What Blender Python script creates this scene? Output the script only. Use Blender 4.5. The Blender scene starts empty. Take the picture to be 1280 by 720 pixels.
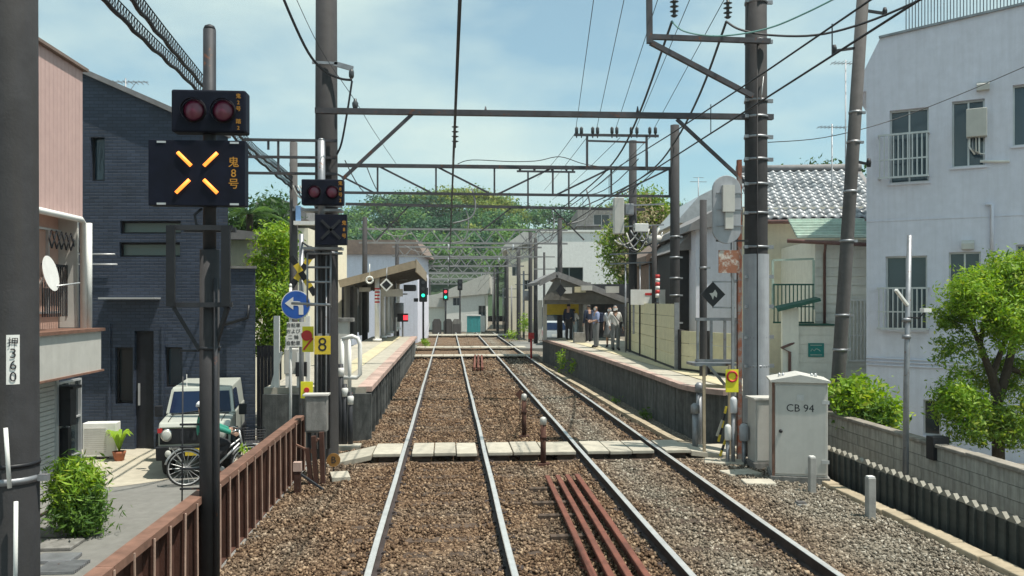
import bpy, math, random
import numpy as np
from mathutils import Vector, Matrix
R = math.radians
random.seed(7)
rng = np.random.default_rng(11)
sc = bpy.context.scene
COL = sc.collection

# ---------------------------------------------------------------- camera
F, H = 1050.0, 2.79                     # focal length in pixels of a 1280 wide frame, eye height over the rails
TH = math.atan(80 / F)                  # yaw to the right of the track axis
HOR = 376.0
cam = bpy.data.cameras.new('camera'); camo = bpy.data.objects.new('camera', cam); COL.objects.link(camo)
camo.location = (0, 0, H); camo.rotation_euler = (R(90), 0, -TH)
cam.lens = 36 * F / 1280; cam.sensor_width = 36; cam.shift_y = 16 / 1280; cam.clip_start = .05; cam.clip_end = 3000
sc.camera = camo
# ---------------------------------------------------------------- sky, sun, exposure
SUN_EL, SUN_AZ = R(68), R(118)           # elevation; azimuth clockwise from the track axis (+Y)
w = bpy.data.worlds.new('World'); sc.world = w; w.use_nodes = True
nt = w.node_tree; nt.nodes.clear()
def N(t, ty, **k):
    n = t.nodes.new(ty)
    for a, b in k.items(): setattr(n, a, b)
    return n
out = N(nt, 'ShaderNodeOutputWorld'); bg = N(nt, 'ShaderNodeBackground')
sky = N(nt, 'ShaderNodeTexSky', sky_type='NISHITA', sun_disc=False, sun_elevation=SUN_EL, sun_rotation=SUN_AZ)
sky.air_density = 1.0; sky.dust_density = 1.2; sky.ozone_density = 1.0; sky.altitude = 0
tc = N(nt, 'ShaderNodeTexCoord')
mp = N(nt, 'ShaderNodeMapping'); mp.inputs['Scale'].default_value = (1.0, 1.0, 2.6)
nz = N(nt, 'ShaderNodeTexNoise'); nz.inputs['Scale'].default_value = 3.1; nz.inputs['Detail'].default_value = 6; nz.inputs['Roughness'].default_value = .52
rp = N(nt, 'ShaderNodeValToRGB'); rp.color_ramp.elements[0].position = .38; rp.color_ramp.elements[1].position = .66
rp.color_ramp.elements[0].color = (.30, .30, .30, 1); rp.color_ramp.elements[1].color = (.95, .95, .95, 1)
mx = N(nt, 'ShaderNodeMixRGB'); mx.inputs['Color2'].default_value = (4.1, 5.05, 4.8, 1)     # thin bright cloud
nt.links.new(tc.outputs['Generated'], mp.inputs['Vector']); nt.links.new(mp.outputs[0], nz.inputs['Vector'])
nt.links.new(nz.outputs['Fac'], rp.inputs['Fac']); nt.links.new(rp.outputs['Color'], mx.inputs['Fac'])
tn = N(nt, 'ShaderNodeMixRGB', blend_type='MULTIPLY'); tn.inputs['Fac'].default_value = 1; tn.inputs['Color2'].default_value = (.50, .82, .82, 1); nt.links.new(sky.outputs[0], tn.inputs['Color1']); nt.links.new(tn.outputs[0], mx.inputs['Color1']); nt.links.new(mx.outputs[0], bg.inputs['Color'])
bg.inputs['Strength'].default_value = .122
nt.links.new(bg.outputs[0], out.inputs[0])
sl = bpy.data.lights.new('sun', 'SUN'); slo = bpy.data.objects.new('sun', sl); COL.objects.link(slo)
sl.energy = 4.4; sl.angle = R(.55); sl.color = (1.0, .94, .83)
sd = Vector((math.sin(SUN_AZ) * math.cos(SUN_EL), math.cos(SUN_AZ) * math.cos(SUN_EL), math.sin(SUN_EL)))
slo.rotation_euler = sd.to_track_quat('Z', 'Y').to_euler(); slo.location = sd * 60
vs = sc.view_settings
vs.view_transform = 'Standard'; vs.look = 'None'; vs.exposure = 0.5; vs.gamma = 1; vs.use_curve_mapping = False
sc.render.engine = 'CYCLES'
sc.cycles.use_denoising = True; sc.cycles.max_bounces = 4; sc.cycles.transparent_max_bounces = 4
sc.cycles.sample_clamp_indirect = 6

# ---------------------------------------------------------------- pixel helpers (photograph 1280x720)
CT, ST = math.cos(TH), math.sin(TH)
def at(px, py, d):
    x = (px - 640) / F * d
    return Vector((x * CT + d * ST, -x * ST + d * CT, H + (HOR - py) / F * d))
def gp(px, py, z=-.2):
    return at(px, py, F * (H - z) / (py - HOR))
def atX(px, py, X):
    rx = (px - 640) / F; return at(px, py, X / (rx * CT + ST))
def atY(px, py, Y):
    rx = (px - 640) / F; return at(px, py, Y / (CT - rx * ST))
class Facade:                                   # a vertical plane: u runs to the right as seen, y into the building
    def __init__(s, o, ang): s.o = Vector((o[0], o[1], 0)); s.a = ang; s.dx = Vector((math.cos(ang), math.sin(ang), 0)); s.n = Vector((-math.sin(ang), math.cos(ang), 0))
    def l(s, px, py, off=0):
        rx = (px - 640) / F; r = Vector((rx * CT + ST, -rx * ST + CT, (HOR - py) / F)); c = Vector((0, 0, H))
        o = s.o + s.n * off
        t = (o - c).dot(s.n) / r.dot(s.n); p = c + r * t
        return (p - s.o).dot(s.dx), p.z
    def rect(s, x0, y0, x1, y1, off=0):
        xm, ym = (x0 + x1) / 2, (y0 + y1) / 2
        u0 = s.l(x0, ym, off)[0]; u1 = s.l(x1, ym, off)[0]; z0 = s.l(xm, y1, off)[1]; z1 = s.l(xm, y0, off)[1]
        return min(u0, u1), max(u0, u1), z0, z1

# ---------------------------------------------------------------- materials
def mat(name, col, rough=.75, metal=0., var=.22, scale=5., bump=.2, bscale=45., streak=0., dirt=(.05, .045, .04), rust=0., rcol=(.16, .055, .022), rand=0., spec=.4, blotch=0., bdist=.01):
    m = bpy.data.materials.get(name)
    if m: return m
    m = bpy.data.materials.new(name); m.use_nodes = True; t = m.node_tree; L = t.links.new
    b = t.nodes['Principled BSDF']; b.inputs['Roughness'].default_value = rough; b.inputs['Metallic'].default_value = metal
    b.inputs['Specular IOR Level'].default_value = spec
    c = N(t, 'ShaderNodeTexCoord'); v = c.outputs['Object']
    n1 = N(t, 'ShaderNodeTexNoise'); n1.inputs['Scale'].default_value = scale; n1.inputs['Detail'].default_value = 7; n1.inputs['Roughness'].default_value = .62; L(v, n1.inputs['Vector'])
    mr = N(t, 'ShaderNodeMapRange'); mr.inputs['From Min'].default_value = .28; mr.inputs['From Max'].default_value = .72
    mr.inputs['To Min'].default_value = 1 - var; mr.inputs['To Max'].default_value = 1 + var; L(n1.outputs['Fac'], mr.inputs['Value'])
    val = mr.outputs[0]
    if rand:
        oi = N(t, 'ShaderNodeObjectInfo'); gi = N(t, 'ShaderNodeNewGeometry')
        ad = N(t, 'ShaderNodeMath', operation='ADD'); L(oi.outputs['Random'], ad.inputs[0]); L(gi.outputs['Random Per Island'], ad.inputs[1])
        fr = N(t, 'ShaderNodeMath', operation='FRACT'); L(ad.outputs[0], fr.inputs[0])
        r2 = N(t, 'ShaderNodeMapRange'); r2.inputs['To Min'].default_value = 1 - rand; r2.inputs['To Max'].default_value = 1 + rand; L(fr.outputs[0], r2.inputs['Value'])
        mu = N(t, 'ShaderNodeMath', operation='MULTIPLY'); L(val, mu.inputs[0]); L(r2.outputs[0], mu.inputs[1]); val = mu.outputs[0]
    vm = N(t, 'ShaderNodeVectorMath', operation='SCALE'); vm.inputs[0].default_value = col[:3]; L(val, vm.inputs['Scale'])
    cur = vm.outputs[0]
    def over(fac, colr):
        nonlocal cur
        mxx = N(t, 'ShaderNodeMixRGB'); L(fac, mxx.inputs['Fac']); L(cur, mxx.inputs['Color1']); mxx.inputs['Color2'].default_value = (*colr, 1); cur = mxx.outputs[0]
    def ramp(src, lo, hi, amt):
        q = N(t, 'ShaderNodeMapRange'); q.inputs['From Min'].default_value = lo; q.inputs['From Max'].default_value = hi; q.inputs['To Max'].default_value = amt; L(src, q.inputs['Value']); return q.outputs[0]
    if blotch:
        nb = N(t, 'ShaderNodeTexNoise'); nb.inputs['Scale'].default_value = .9; nb.inputs['Detail'].default_value = 5; L(v, nb.inputs['Vector']); over(ramp(nb.outputs['Fac'], .45, .7, blotch), dirt)
    if streak:
        mm = N(t, 'ShaderNodeMapping'); mm.inputs['Scale'].default_value = (5, 5, .35); L(v, mm.inputs['Vector'])
        ns = N(t, 'ShaderNodeTexNoise'); ns.inputs['Scale'].default_value = 1.6; ns.inputs['Detail'].default_value = 6; ns.inputs['Roughness'].default_value = .65; L(mm.outputs[0], ns.inputs['Vector'])
        over(ramp(ns.outputs['Fac'], .42, .72, streak), dirt)
    if rust:
        nr = N(t, 'ShaderNodeTexNoise'); nr.inputs['Scale'].default_value = 7; nr.inputs['Detail'].default_value = 9; nr.inputs['Roughness'].default_value = .7; L(v, nr.inputs['Vector'])
        over(ramp(nr.outputs['Fac'], .62 - .3 * rust, .7 - .25 * rust, .9), rcol)
    L(cur, b.inputs['Base Color'])
    if bump:
        n2 = N(t, 'ShaderNodeTexNoise'); n2.inputs['Scale'].default_value = bscale; n2.inputs['Detail'].default_value = 5; L(v, n2.inputs['Vector'])
        bp = N(t, 'ShaderNodeBump'); bp.inputs['Strength'].default_value = bump; bp.inputs['Distance'].default_value = bdist; L(n2.outputs['Fac'], bp.inputs['Height']); L(bp.outputs[0], b.inputs['Normal'])
    return m
def glow(name, col, s):
    m = bpy.data.materials.new(name); m.use_nodes = True; b = m.node_tree.nodes['Principled BSDF']
    b.inputs['Base Color'].default_value = (*col, 1); b.inputs['Emission Color'].default_value = (*col, 1); b.inputs['Emission Strength'].default_value = s; return m
def glass(name, col=(.02, .03, .035), rough=.06, sp=.8):
    m = bpy.data.materials.new(name); m.use_nodes = True; t = m.node_tree; b = t.nodes['Principled BSDF']
    b.inputs['Base Color'].default_value = (*col, 1); b.inputs['Roughness'].default_value = rough; b.inputs['Specular IOR Level'].default_value = sp
    n = N(t, 'ShaderNodeTexNoise'); n.inputs['Scale'].default_value = 2.5; bp = N(t, 'ShaderNodeBump'); bp.inputs['Strength'].default_value = .06; bp.inputs['Distance'].default_value = .05
    t.links.new(n.outputs['Fac'], bp.inputs['Height']); t.links.new(bp.outputs[0], b.inputs['Normal']); return m
def leafmat(name, c1, c2, c3=None, trans=.35):
    m = bpy.data.materials.new(name); m.use_nodes = True; t = m.node_tree; L = t.links.new; t.nodes.clear()
    o = N(t, 'ShaderNodeOutputMaterial'); g = N(t, 'ShaderNodeNewGeometry'); r = N(t, 'ShaderNodeValToRGB')
    e = r.color_ramp.elements; e[0].color = (*c1, 1); e[1].color = (*c2, 1)
    if c3: q = e.new(.93); q.color = (*c3, 1); e[-1].color = (*c3, 1); k = e.new(.85); k.color = (*c2, 1)
    L(g.outputs['Random Per Island'], r.inputs['Fac'])
    d = N(t, 'ShaderNodeBsdfPrincipled'); d.inputs['Roughness'].default_value = .55; d.inputs['Specular IOR Level'].default_value = .3
    tr = N(t, 'ShaderNodeBsdfTranslucent'); ms = N(t, 'ShaderNodeMixShader'); ms.inputs[0].default_value = trans
    hs = N(t, 'ShaderNodeHueSaturation'); hs.inputs['Value'].default_value = 1.7; hs.inputs['Hue'].default_value = .485; hs.inputs['Saturation'].default_value = 1.1
    L(r.outputs[0], d.inputs['Base Color']); L(r.outputs[0], hs.inputs['Color']); L(hs.outputs[0], tr.inputs['Color'])
    L(d.outputs[0], ms.inputs[1]); L(tr.outputs[0], ms.inputs[2]); L(ms.outputs[0], o.inputs[0]); return m
M = dict(
    steel_dark=mat('dark_painted_steel', (.03, .032, .038), .6, .2, var=.3, rust=.02, bump=.1),
    steel_grey=mat('galvanised_steel', (.27, .28, .30), .5, .6, var=.25, rust=.06, bump=.08),
    beam=mat('weathered_beam_steel', (.065, .064, .072), .6, .3, var=.3, rust=.12, bump=.1),
    pole_conc=mat('dark_concrete_pole', (.04, .04, .044), .85, var=.25, streak=.5, bump=.25),
    pole_grey=mat('grey_concrete_pole', (.09, .085, .085), .85, var=.2, streak=.4, bump=.25),
    pole_brown=mat('brown_grey_pole', (.034, .033, .036), .8, var=.25, streak=.5, bump=.2),
    stake=mat('pale_concrete_stake', (.34, .335, .32), .9, var=.2, streak=.35, dirt=(.17, .165, .155), bump=.3),
    wrap=mat('pale_blue_grey_wrap', (.34, .355, .385), .6, var=.1, streak=.25, bump=.06),
    rust=mat('brown_rusted_steel', (.085, .037, .026), .85, .1, var=.4, streak=.5, dirt=(.05, .025, .018), rand=.25, bump=.3),
    rust_edge=mat('rust_edge_steel', (.185, .10, .072), .8, .1, var=.35, rand=.2, bump=.3),
    flange=mat('sunlit_flange_steel', (.42, .29, .23), .8, .1, var=.3, rand=.15, bump=.2),  # brighter than the posts: sunlit edge highlight painted into the colour
    lattice=mat('pale_lattice_steel', (.24, .24, .245), .6, .1, var=.15, bump=.05),
    rust_red=mat('red_brown_rail_rust', (.165, .062, .043), .85, .1, var=.3, rand=.12, blotch=.4, dirt=(.09, .04, .03), bump=.25),
    rail_side=mat('rail_web_rust', (.055, .042, .040), .7, .3, var=.4, bump=.2),
    rail_top=mat('polished_rail_head', (.72, .70, .68), .34, .6, var=.15, bump=.03),
    sleeper=mat('sleeper_wood', (.075, .052, .038), .9, var=.4, bump=.5, rand=.2),
    concrete=mat('pale_concrete', (.42, .39, .325), .9, var=.2, blotch=.3, dirt=(.22, .2, .17), bump=.35, rand=.06),
    conc_dark=mat('stained_concrete', (.22, .215, .205), .9, var=.3, streak=.6, dirt=(.07, .068, .06), bump=.35, rand=.1),
    plat_wall=mat('black_stained_platform_wall', (.105, .11, .108), .9, var=.4, streak=.85, dirt=(.028, .032, .033), bump=.45, rand=.16),
    plat_top=mat('platform_paving', (.40, .37, .31), .9, var=.22, blotch=.35, dirt=(.25, .225, .19), bump=.3, bscale=60, rand=.06),
    plat_edge=mat('pink_platform_edge', (.41, .295, .255), .9, var=.25, blotch=.3, dirt=(.25, .2, .18), bump=.3, rand=.12),
    tactile=mat('yellow_tactile', (.50, .445, .30), .85, var=.2, bump=.4, bscale=90, blotch=.3, dirt=(.35, .31, .24)),
    asphalt=mat('grey_asphalt', (.185, .183, .172), .92, var=.16, bump=.5, bscale=140, blotch=.35, dirt=(.14, .137, .125)),
    drive=mat('beige_concrete_drive', (.42, .385, .31), .9, var=.14, bump=.2, blotch=.35, dirt=(.30, .275, .22)),
    earth=mat('dusty_earth', (.16, .135, .105), .95, var=.3, bump=.5, blotch=.4, dirt=(.09, .085, .05)),
    block=mat('stained_concrete_block', (.42, .40, .355), .92, var=.22, streak=.75, dirt=(.13, .12, .105), bump=.4, rand=.10),
    cap=mat('wall_coping', (.25, .225, .195), .92, var=.35, bump=.5, rand=.1),
    dark_fence=mat('dark_fence_board', (.05, .056, .052), .8, var=.4, streak=.5, dirt=(.025, .028, .027), bump=.2, rand=.25),
    fence_tip=mat('pale_fence_cap', (.24, .225, .19), .85, var=.25, bump=.3, rand=.15),
    stucco=mat('bluish_white_stucco', (.68, .69, .79), .9, var=.07, streak=.34, dirt=(.47, .47, .52), bump=.45, bscale=60, blotch=.15),
    white=mat('white_paint', (.72, .72, .70), .6, var=.08, streak=.15, dirt=(.4, .38, .34), bump=.06),
    cream=mat('cream_plaster', (.75, .70, .56), .9, var=.08, streak=.2, dirt=(.42, .38, .3), bump=.2),
    siding=mat('cream_white_siding', (.77, .76, .69), .75, var=.07, streak=.18, dirt=(.42, .40, .34), bump=.1, rand=.05),
    pink=mat('faded_pink_siding', (.52, .36, .335), .85, var=.07, streak=.22, dirt=(.37, .26, .25), bump=.12),
    pink2=mat('pink_lower_wall', (.56, .36, .29), .85, var=.08, streak=.2, dirt=(.36, .24, .2), bump=.12),
    cream_panel=mat('cream_fence_panel', (.68, .63, .42), .7, var=.10, streak=.28, dirt=(.42, .39, .25), bump=.08, rand=.05),
    dark_brick=None,
    door=mat('near_black_door', (.012, .014, .02), .5, var=.3, bump=.05),
    black=mat('black_paint', (.012, .013, .017), .5, var=.3, bump=.05),
    blackbox=mat('signal_box_black', (.006, .008, .018), .6, var=.35, bump=.04, spec=.15),
    rubber=mat('tyre_rubber', (.02, .02, .02), .85, bump=.1),
    alum=mat('aluminium', (.55, .56, .57), .4, .5, var=.1, bump=.04),
    cab=mat('cabinet_grey', (.52, .51, .48), .6, .1, var=.08, streak=.22, dirt=(.32, .30, .27), bump=.06),
    yellow=mat('yellow_paint', (.62, .46, .04), .6, var=.15, bump=.05, rust=.05),
    yellow2=mat('lime_yellow_sign', (.72, .68, .03), .55, var=.08, bump=.02),
    red=mat('red_paint', (.50, .035, .035), .5, var=.1, bump=.02),
    blue=mat('blue_sign', (.02, .10, .42), .45, var=.08, bump=.02),
    teal=mat('teal_sign', (.015, .22, .20), .5, var=.12, bump=.02),
    green_tin=mat('pale_green_tin', (.43, .54, .47), .55, .1, var=.2, streak=.35, dirt=(.42, .42, .36), bump=.08, rand=.15),
    green=mat('green_paint', (.025, .10, .075), .6, var=.2, bump=.05),
    kawara=mat('grey_roof_tile', (.30, .315, .335), .38, var=.25, bump=.15, rand=.25, spec=.6),
    roof_grey=mat('grey_roof_sheet', (.22, .215, .22), .8, var=.2, bump=.2, blotch=.3),
    roof_brown=mat('brown_roof_sheet', (.20, .15, .125), .8, var=.2, bump=.2, blotch=.3),
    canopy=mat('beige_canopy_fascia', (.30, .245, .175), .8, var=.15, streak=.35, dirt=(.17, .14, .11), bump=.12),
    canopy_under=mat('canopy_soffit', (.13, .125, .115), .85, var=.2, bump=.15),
    rubbish=mat('rust_plate', (.52, .50, .46), .8, .1, var=.2, rust=.75, rcol=(.26, .085, .035), bump=.3),
    bark=mat('tree_bark', (.06, .045, .033), .95, var=.4, bump=.8, bscale=25, bdist=.03),
    terracotta=mat('terracotta', (.36, .13, .07), .85, bump=.1),
    gutter=mat('brown_gutter', (.16, .085, .075), .6, var=.15, bump=.05),
    insul=mat('white_insulator', (.55, .57, .60), .3, var=.1, bump=0),
    insul_d=mat('dark_insulator', (.05, .055, .06), .35, var=.2, bump=0),
    cable=mat('black_cable', (.02, .022, .028), .6, var=.2, bump=0),
    cable_g=mat('verdigris_wire', (.12, .26, .25), .6, var=.2, bump=0),
    trough=mat('beige_cable_trough', (.36, .30, .215), .92, var=.25, bump=.35, rand=.1),
    wood=mat('brown_wood_siding', (.20, .135, .105), .85, var=.25, streak=.3, bump=.2, rand=.1),
    glass=glass('window_glass'), glass_b=glass('bluish_glass', (.035, .06, .08), .1), glass_p=glass('pale_reflecting_glass', (.16, .22, .20), .25),
    windscreen=glass('car_windscreen', (.008, .018, .05), .05, .45),
    jeep=mat('sage_grey_car_paint', (.50, .52, .47), .32, .15, var=.05, bump=0, spec=.6),
    car=mat('silver_car_paint', (.5, .53, .55), .3, .3, var=.05, bump=0, spec=.6),
    chrome=mat('chrome', (.7, .7, .7), .2, 1, var=.05, bump=0),
    lamp_glass=glass('lamp_glass', (.55, .56, .52), .15), lamp_red=glass('dark_red_lens', (.11, .005, .03), .3),
    led=glow('orange_led', (1, .27, .04), 1.35), green_l=glow('green_signal_lamp', (.02, .8, .45), 1.2), red_l=glow('red_signal_lamp', (1, .04, .06), 1.1),
    amber=mat('amber_lettering', (.50, .24, .03), .6, var=.1, bump=0), ink=mat('black_ink', (.02, .02, .025), .7, bump=0),
    blue_net=mat('teal_sheeting', (.05, .30, .32), .7, var=.2, streak=.2, bump=.1),
    skin=mat('skin', (.50, .31, .23), .6, var=.06, bump=0), hair=mat('black_hair', (.015, .013, .012), .5, bump=.3, bscale=200),
    grey_hair=mat('white_hair', (.55, .55, .56), .6, bump=.3, bscale=200), mask=mat('white_mask', (.8, .8, .8), .8, bump=0),
)
M['leaf_tree'] = leafmat('yellow_green_leaf', (.06, .14, .02), (.19, .29, .035), (.32, .38, .07))
M['leaf_bright'] = leafmat('bright_spring_leaf', (.12, .25, .02), (.26, .40, .04), (.36, .44, .07))
M['leaf_dark'] = leafmat('dark_green_leaf', (.02, .055, .015), (.05, .11, .03))
M['leaf_mid'] = leafmat('mid_green_leaf', (.045, .11, .02), (.12, .22, .035))
M['leaf_hill'] = leafmat('hill_leaf', (.035, .115, .05), (.095, .205, .07), (.16, .245, .065), .25)
M['leaf_hillb'] = leafmat('hill_leaf_dark', (.025, .075, .045), (.05, .125, .06), None, .2)
M['leaf_hillc'] = leafmat('hill_leaf_light', (.07, .16, .045), (.13, .25, .06), (.19, .29, .07), .25)
M['leaf_hilly'] = leafmat('hill_yellow_leaf', (.10, .17, .03), (.22, .27, .05), (.30, .31, .06), .25)
M['leaf_cream'] = leafmat('pale_blossom', (.30, .28, .14), (.42, .36, .22), (.36, .24, .17), .2)
def brickmat():
    m = bpy.data.materials.new('dark_blue_brick'); m.use_nodes = True; t = m.node_tree; L = t.links.new; b = t.nodes['Principled BSDF']
    c = N(t, 'ShaderNodeTexCoord'); s = N(t, 'ShaderNodeSeparateXYZ'); L(c.outputs['Object'], s.inputs[0])
    ad = N(t, 'ShaderNodeMath', operation='ADD'); L(s.outputs[0], ad.inputs[0]); L(s.outputs[1], ad.inputs[1])
    k = N(t, 'ShaderNodeCombineXYZ'); L(ad.outputs[0], k.inputs[0]); L(s.outputs[2], k.inputs[1])
    br = N(t, 'ShaderNodeTexBrick'); br.inputs['Scale'].default_value = 1; br.inputs['Brick Width'].default_value = .21; br.inputs['Row Height'].default_value = .075
    br.inputs['Mortar Size'].default_value = .007; br.inputs['Mortar Smooth'].default_value = .2; br.inputs['Color1'].default_value = (.022, .034, .060, 1); br.inputs['Color2'].default_value = (.036, .052, .086, 1)
    br.inputs['Mortar'].default_value = (.013, .020, .036, 1); br.inputs['Bias'].default_value = 0; L(k.outputs[0], br.inputs['Vector'])
    n = N(t, 'ShaderNodeTexNoise'); n.inputs['Scale'].default_value = 1.3; n.inputs['Detail'].default_value = 5; L(c.outputs['Object'], n.inputs['Vector'])
    mr = N(t, 'ShaderNodeMapRange'); mr.inputs['To Min'].default_value = .6; mr.inputs['To Max'].default_value = 1.4; L(n.outputs['Fac'], mr.inputs['Value'])
    vm = N(t, 'ShaderNodeVectorMath', operation='SCALE'); L(br.outputs['Color'], vm.inputs[0]); L(mr.outputs[0], vm.inputs['Scale']); L(vm.outputs[0], b.inputs['Base Color'])
    bp = N(t, 'ShaderNodeBump'); bp.invert = True; bp.inputs['Distance'].default_value = .006; bp.inputs['Strength'].default_value = .8; L(br.outputs['Fac'], bp.inputs['Height']); L(bp.outputs[0], b.inputs['Normal'])
    b.inputs['Roughness'].default_value = .55; return m
M['dark_brick'] = brickmat()
def ballastmat(bed=False):
    m = bpy.data.materials.new('ballast_bed' if bed else 'ballast_stone'); m.use_nodes = True; t = m.node_tree; L = t.links.new; b = t.nodes['Principled BSDF']
    g = N(t, 'ShaderNodeNewGeometry'); c = N(t, 'ShaderNodeTexCoord')
    r = N(t, 'ShaderNodeValToRGB'); e = r.color_ramp.elements; e[0].color = (.045, .026, .017, 1); e[1].color = (.36, .255, .165, 1)
    q = e.new(.45); q.color = (.13, .082, .050, 1); q = e.new(.8); q.color = (.21, .138, .087, 1)
    r2 = N(t, 'ShaderNodeValToRGB'); e = r2.color_ramp.elements; e[0].color = (.075, .065, .052, 1); e[1].color = (.46, .43, .37, 1)
    q = e.new(.5); q.color = (.19, .165, .13, 1); q = e.new(.85); q.color = (.28, .25, .205, 1)
    src = g.outputs['Random Per Island']
    if bed:
        vo = N(t, 'ShaderNodeTexVoronoi'); vo.inputs['Scale'].default_value = 30; L(g.outputs['Position'], vo.inputs['Vector'])
        sp = N(t, 'ShaderNodeSeparateColor'); L(vo.outputs['Color'], sp.inputs[0]); src = sp.outputs[0]
        bp = N(t, 'ShaderNodeBump'); bp.inputs['Distance'].default_value = .03; bp.inputs['Strength'].default_value = .9; bp.invert = True; L(vo.outputs['Distance'], bp.inputs['Height']); L(bp.outputs[0], b.inputs['Normal'])
    L(src, r.inputs['Fac']); L(src, r2.inputs['Fac'])
    # rust dust on the left line and beside the rails, cleaner grey stone on the right line and its shoulder
    s = N(t, 'ShaderNodeSeparateXYZ'); L(g.outputs['Position'], s.inputs[0])
    n = N(t, 'ShaderNodeTexNoise'); n.inputs['Scale'].default_value = .8; n.inputs['Detail'].default_value = 4; L(g.outputs['Position'], n.inputs['Vector'])
    w1 = N(t, 'ShaderNodeValToRGB'); e = w1.color_ramp.elements; w1.color_ramp.interpolation = 'EASE'
    xm = N(t, 'ShaderNodeMapRange'); xm.inputs['From Min'].default_value = -3; xm.inputs['From Max'].default_value = 7; L(s.outputs[0], xm.inputs['Value'])
    pts = [(0, .15), (.28, .05), (.52, .08), (.565, .35), (.62, .85), (.66, .5), (.695, .15), (.73, .3), (.82, .95), (1, 1)]
    e[0].position = 0; e[0].color = (.15,) * 3 + (1,); e[1].position = 1; e[1].color = (1, 1, 1, 1)
    for p, v in pts[1:-1]: z = e.new(p); z.color = (v, v, v, 1)
    L(xm.outputs[0], w1.inputs['Fac'])
    ad = N(t, 'ShaderNodeMath', operation='ADD'); L(w1.outputs[0], ad.inputs[0])
    nm = N(t, 'ShaderNodeMapRange'); nm.inputs['From Min'].default_value = .3; nm.inputs['From Max'].default_value = .7; nm.inputs['To Min'].default_value = -.3; nm.inputs['To Max'].default_value = .3; L(n.outputs['Fac'], nm.inputs['Value']); L(nm.outputs[0], ad.inputs[1]); ad.use_clamp = True
    mxx = N(t, 'ShaderNodeMixRGB'); L(ad.outputs[0], mxx.inputs['Fac']); L(r.outputs[0], mxx.inputs['Color1']); L(r2.outputs[0], mxx.inputs['Color2'])
    L(mxx.outputs[0], b.inputs['Base Color']); b.inputs['Roughness'].default_value = .9; b.inputs['Specular IOR Level'].default_value = .2
    return m
M['ballast'] = ballastmat(); M['ballast_bed'] = ballastmat(True)

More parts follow.
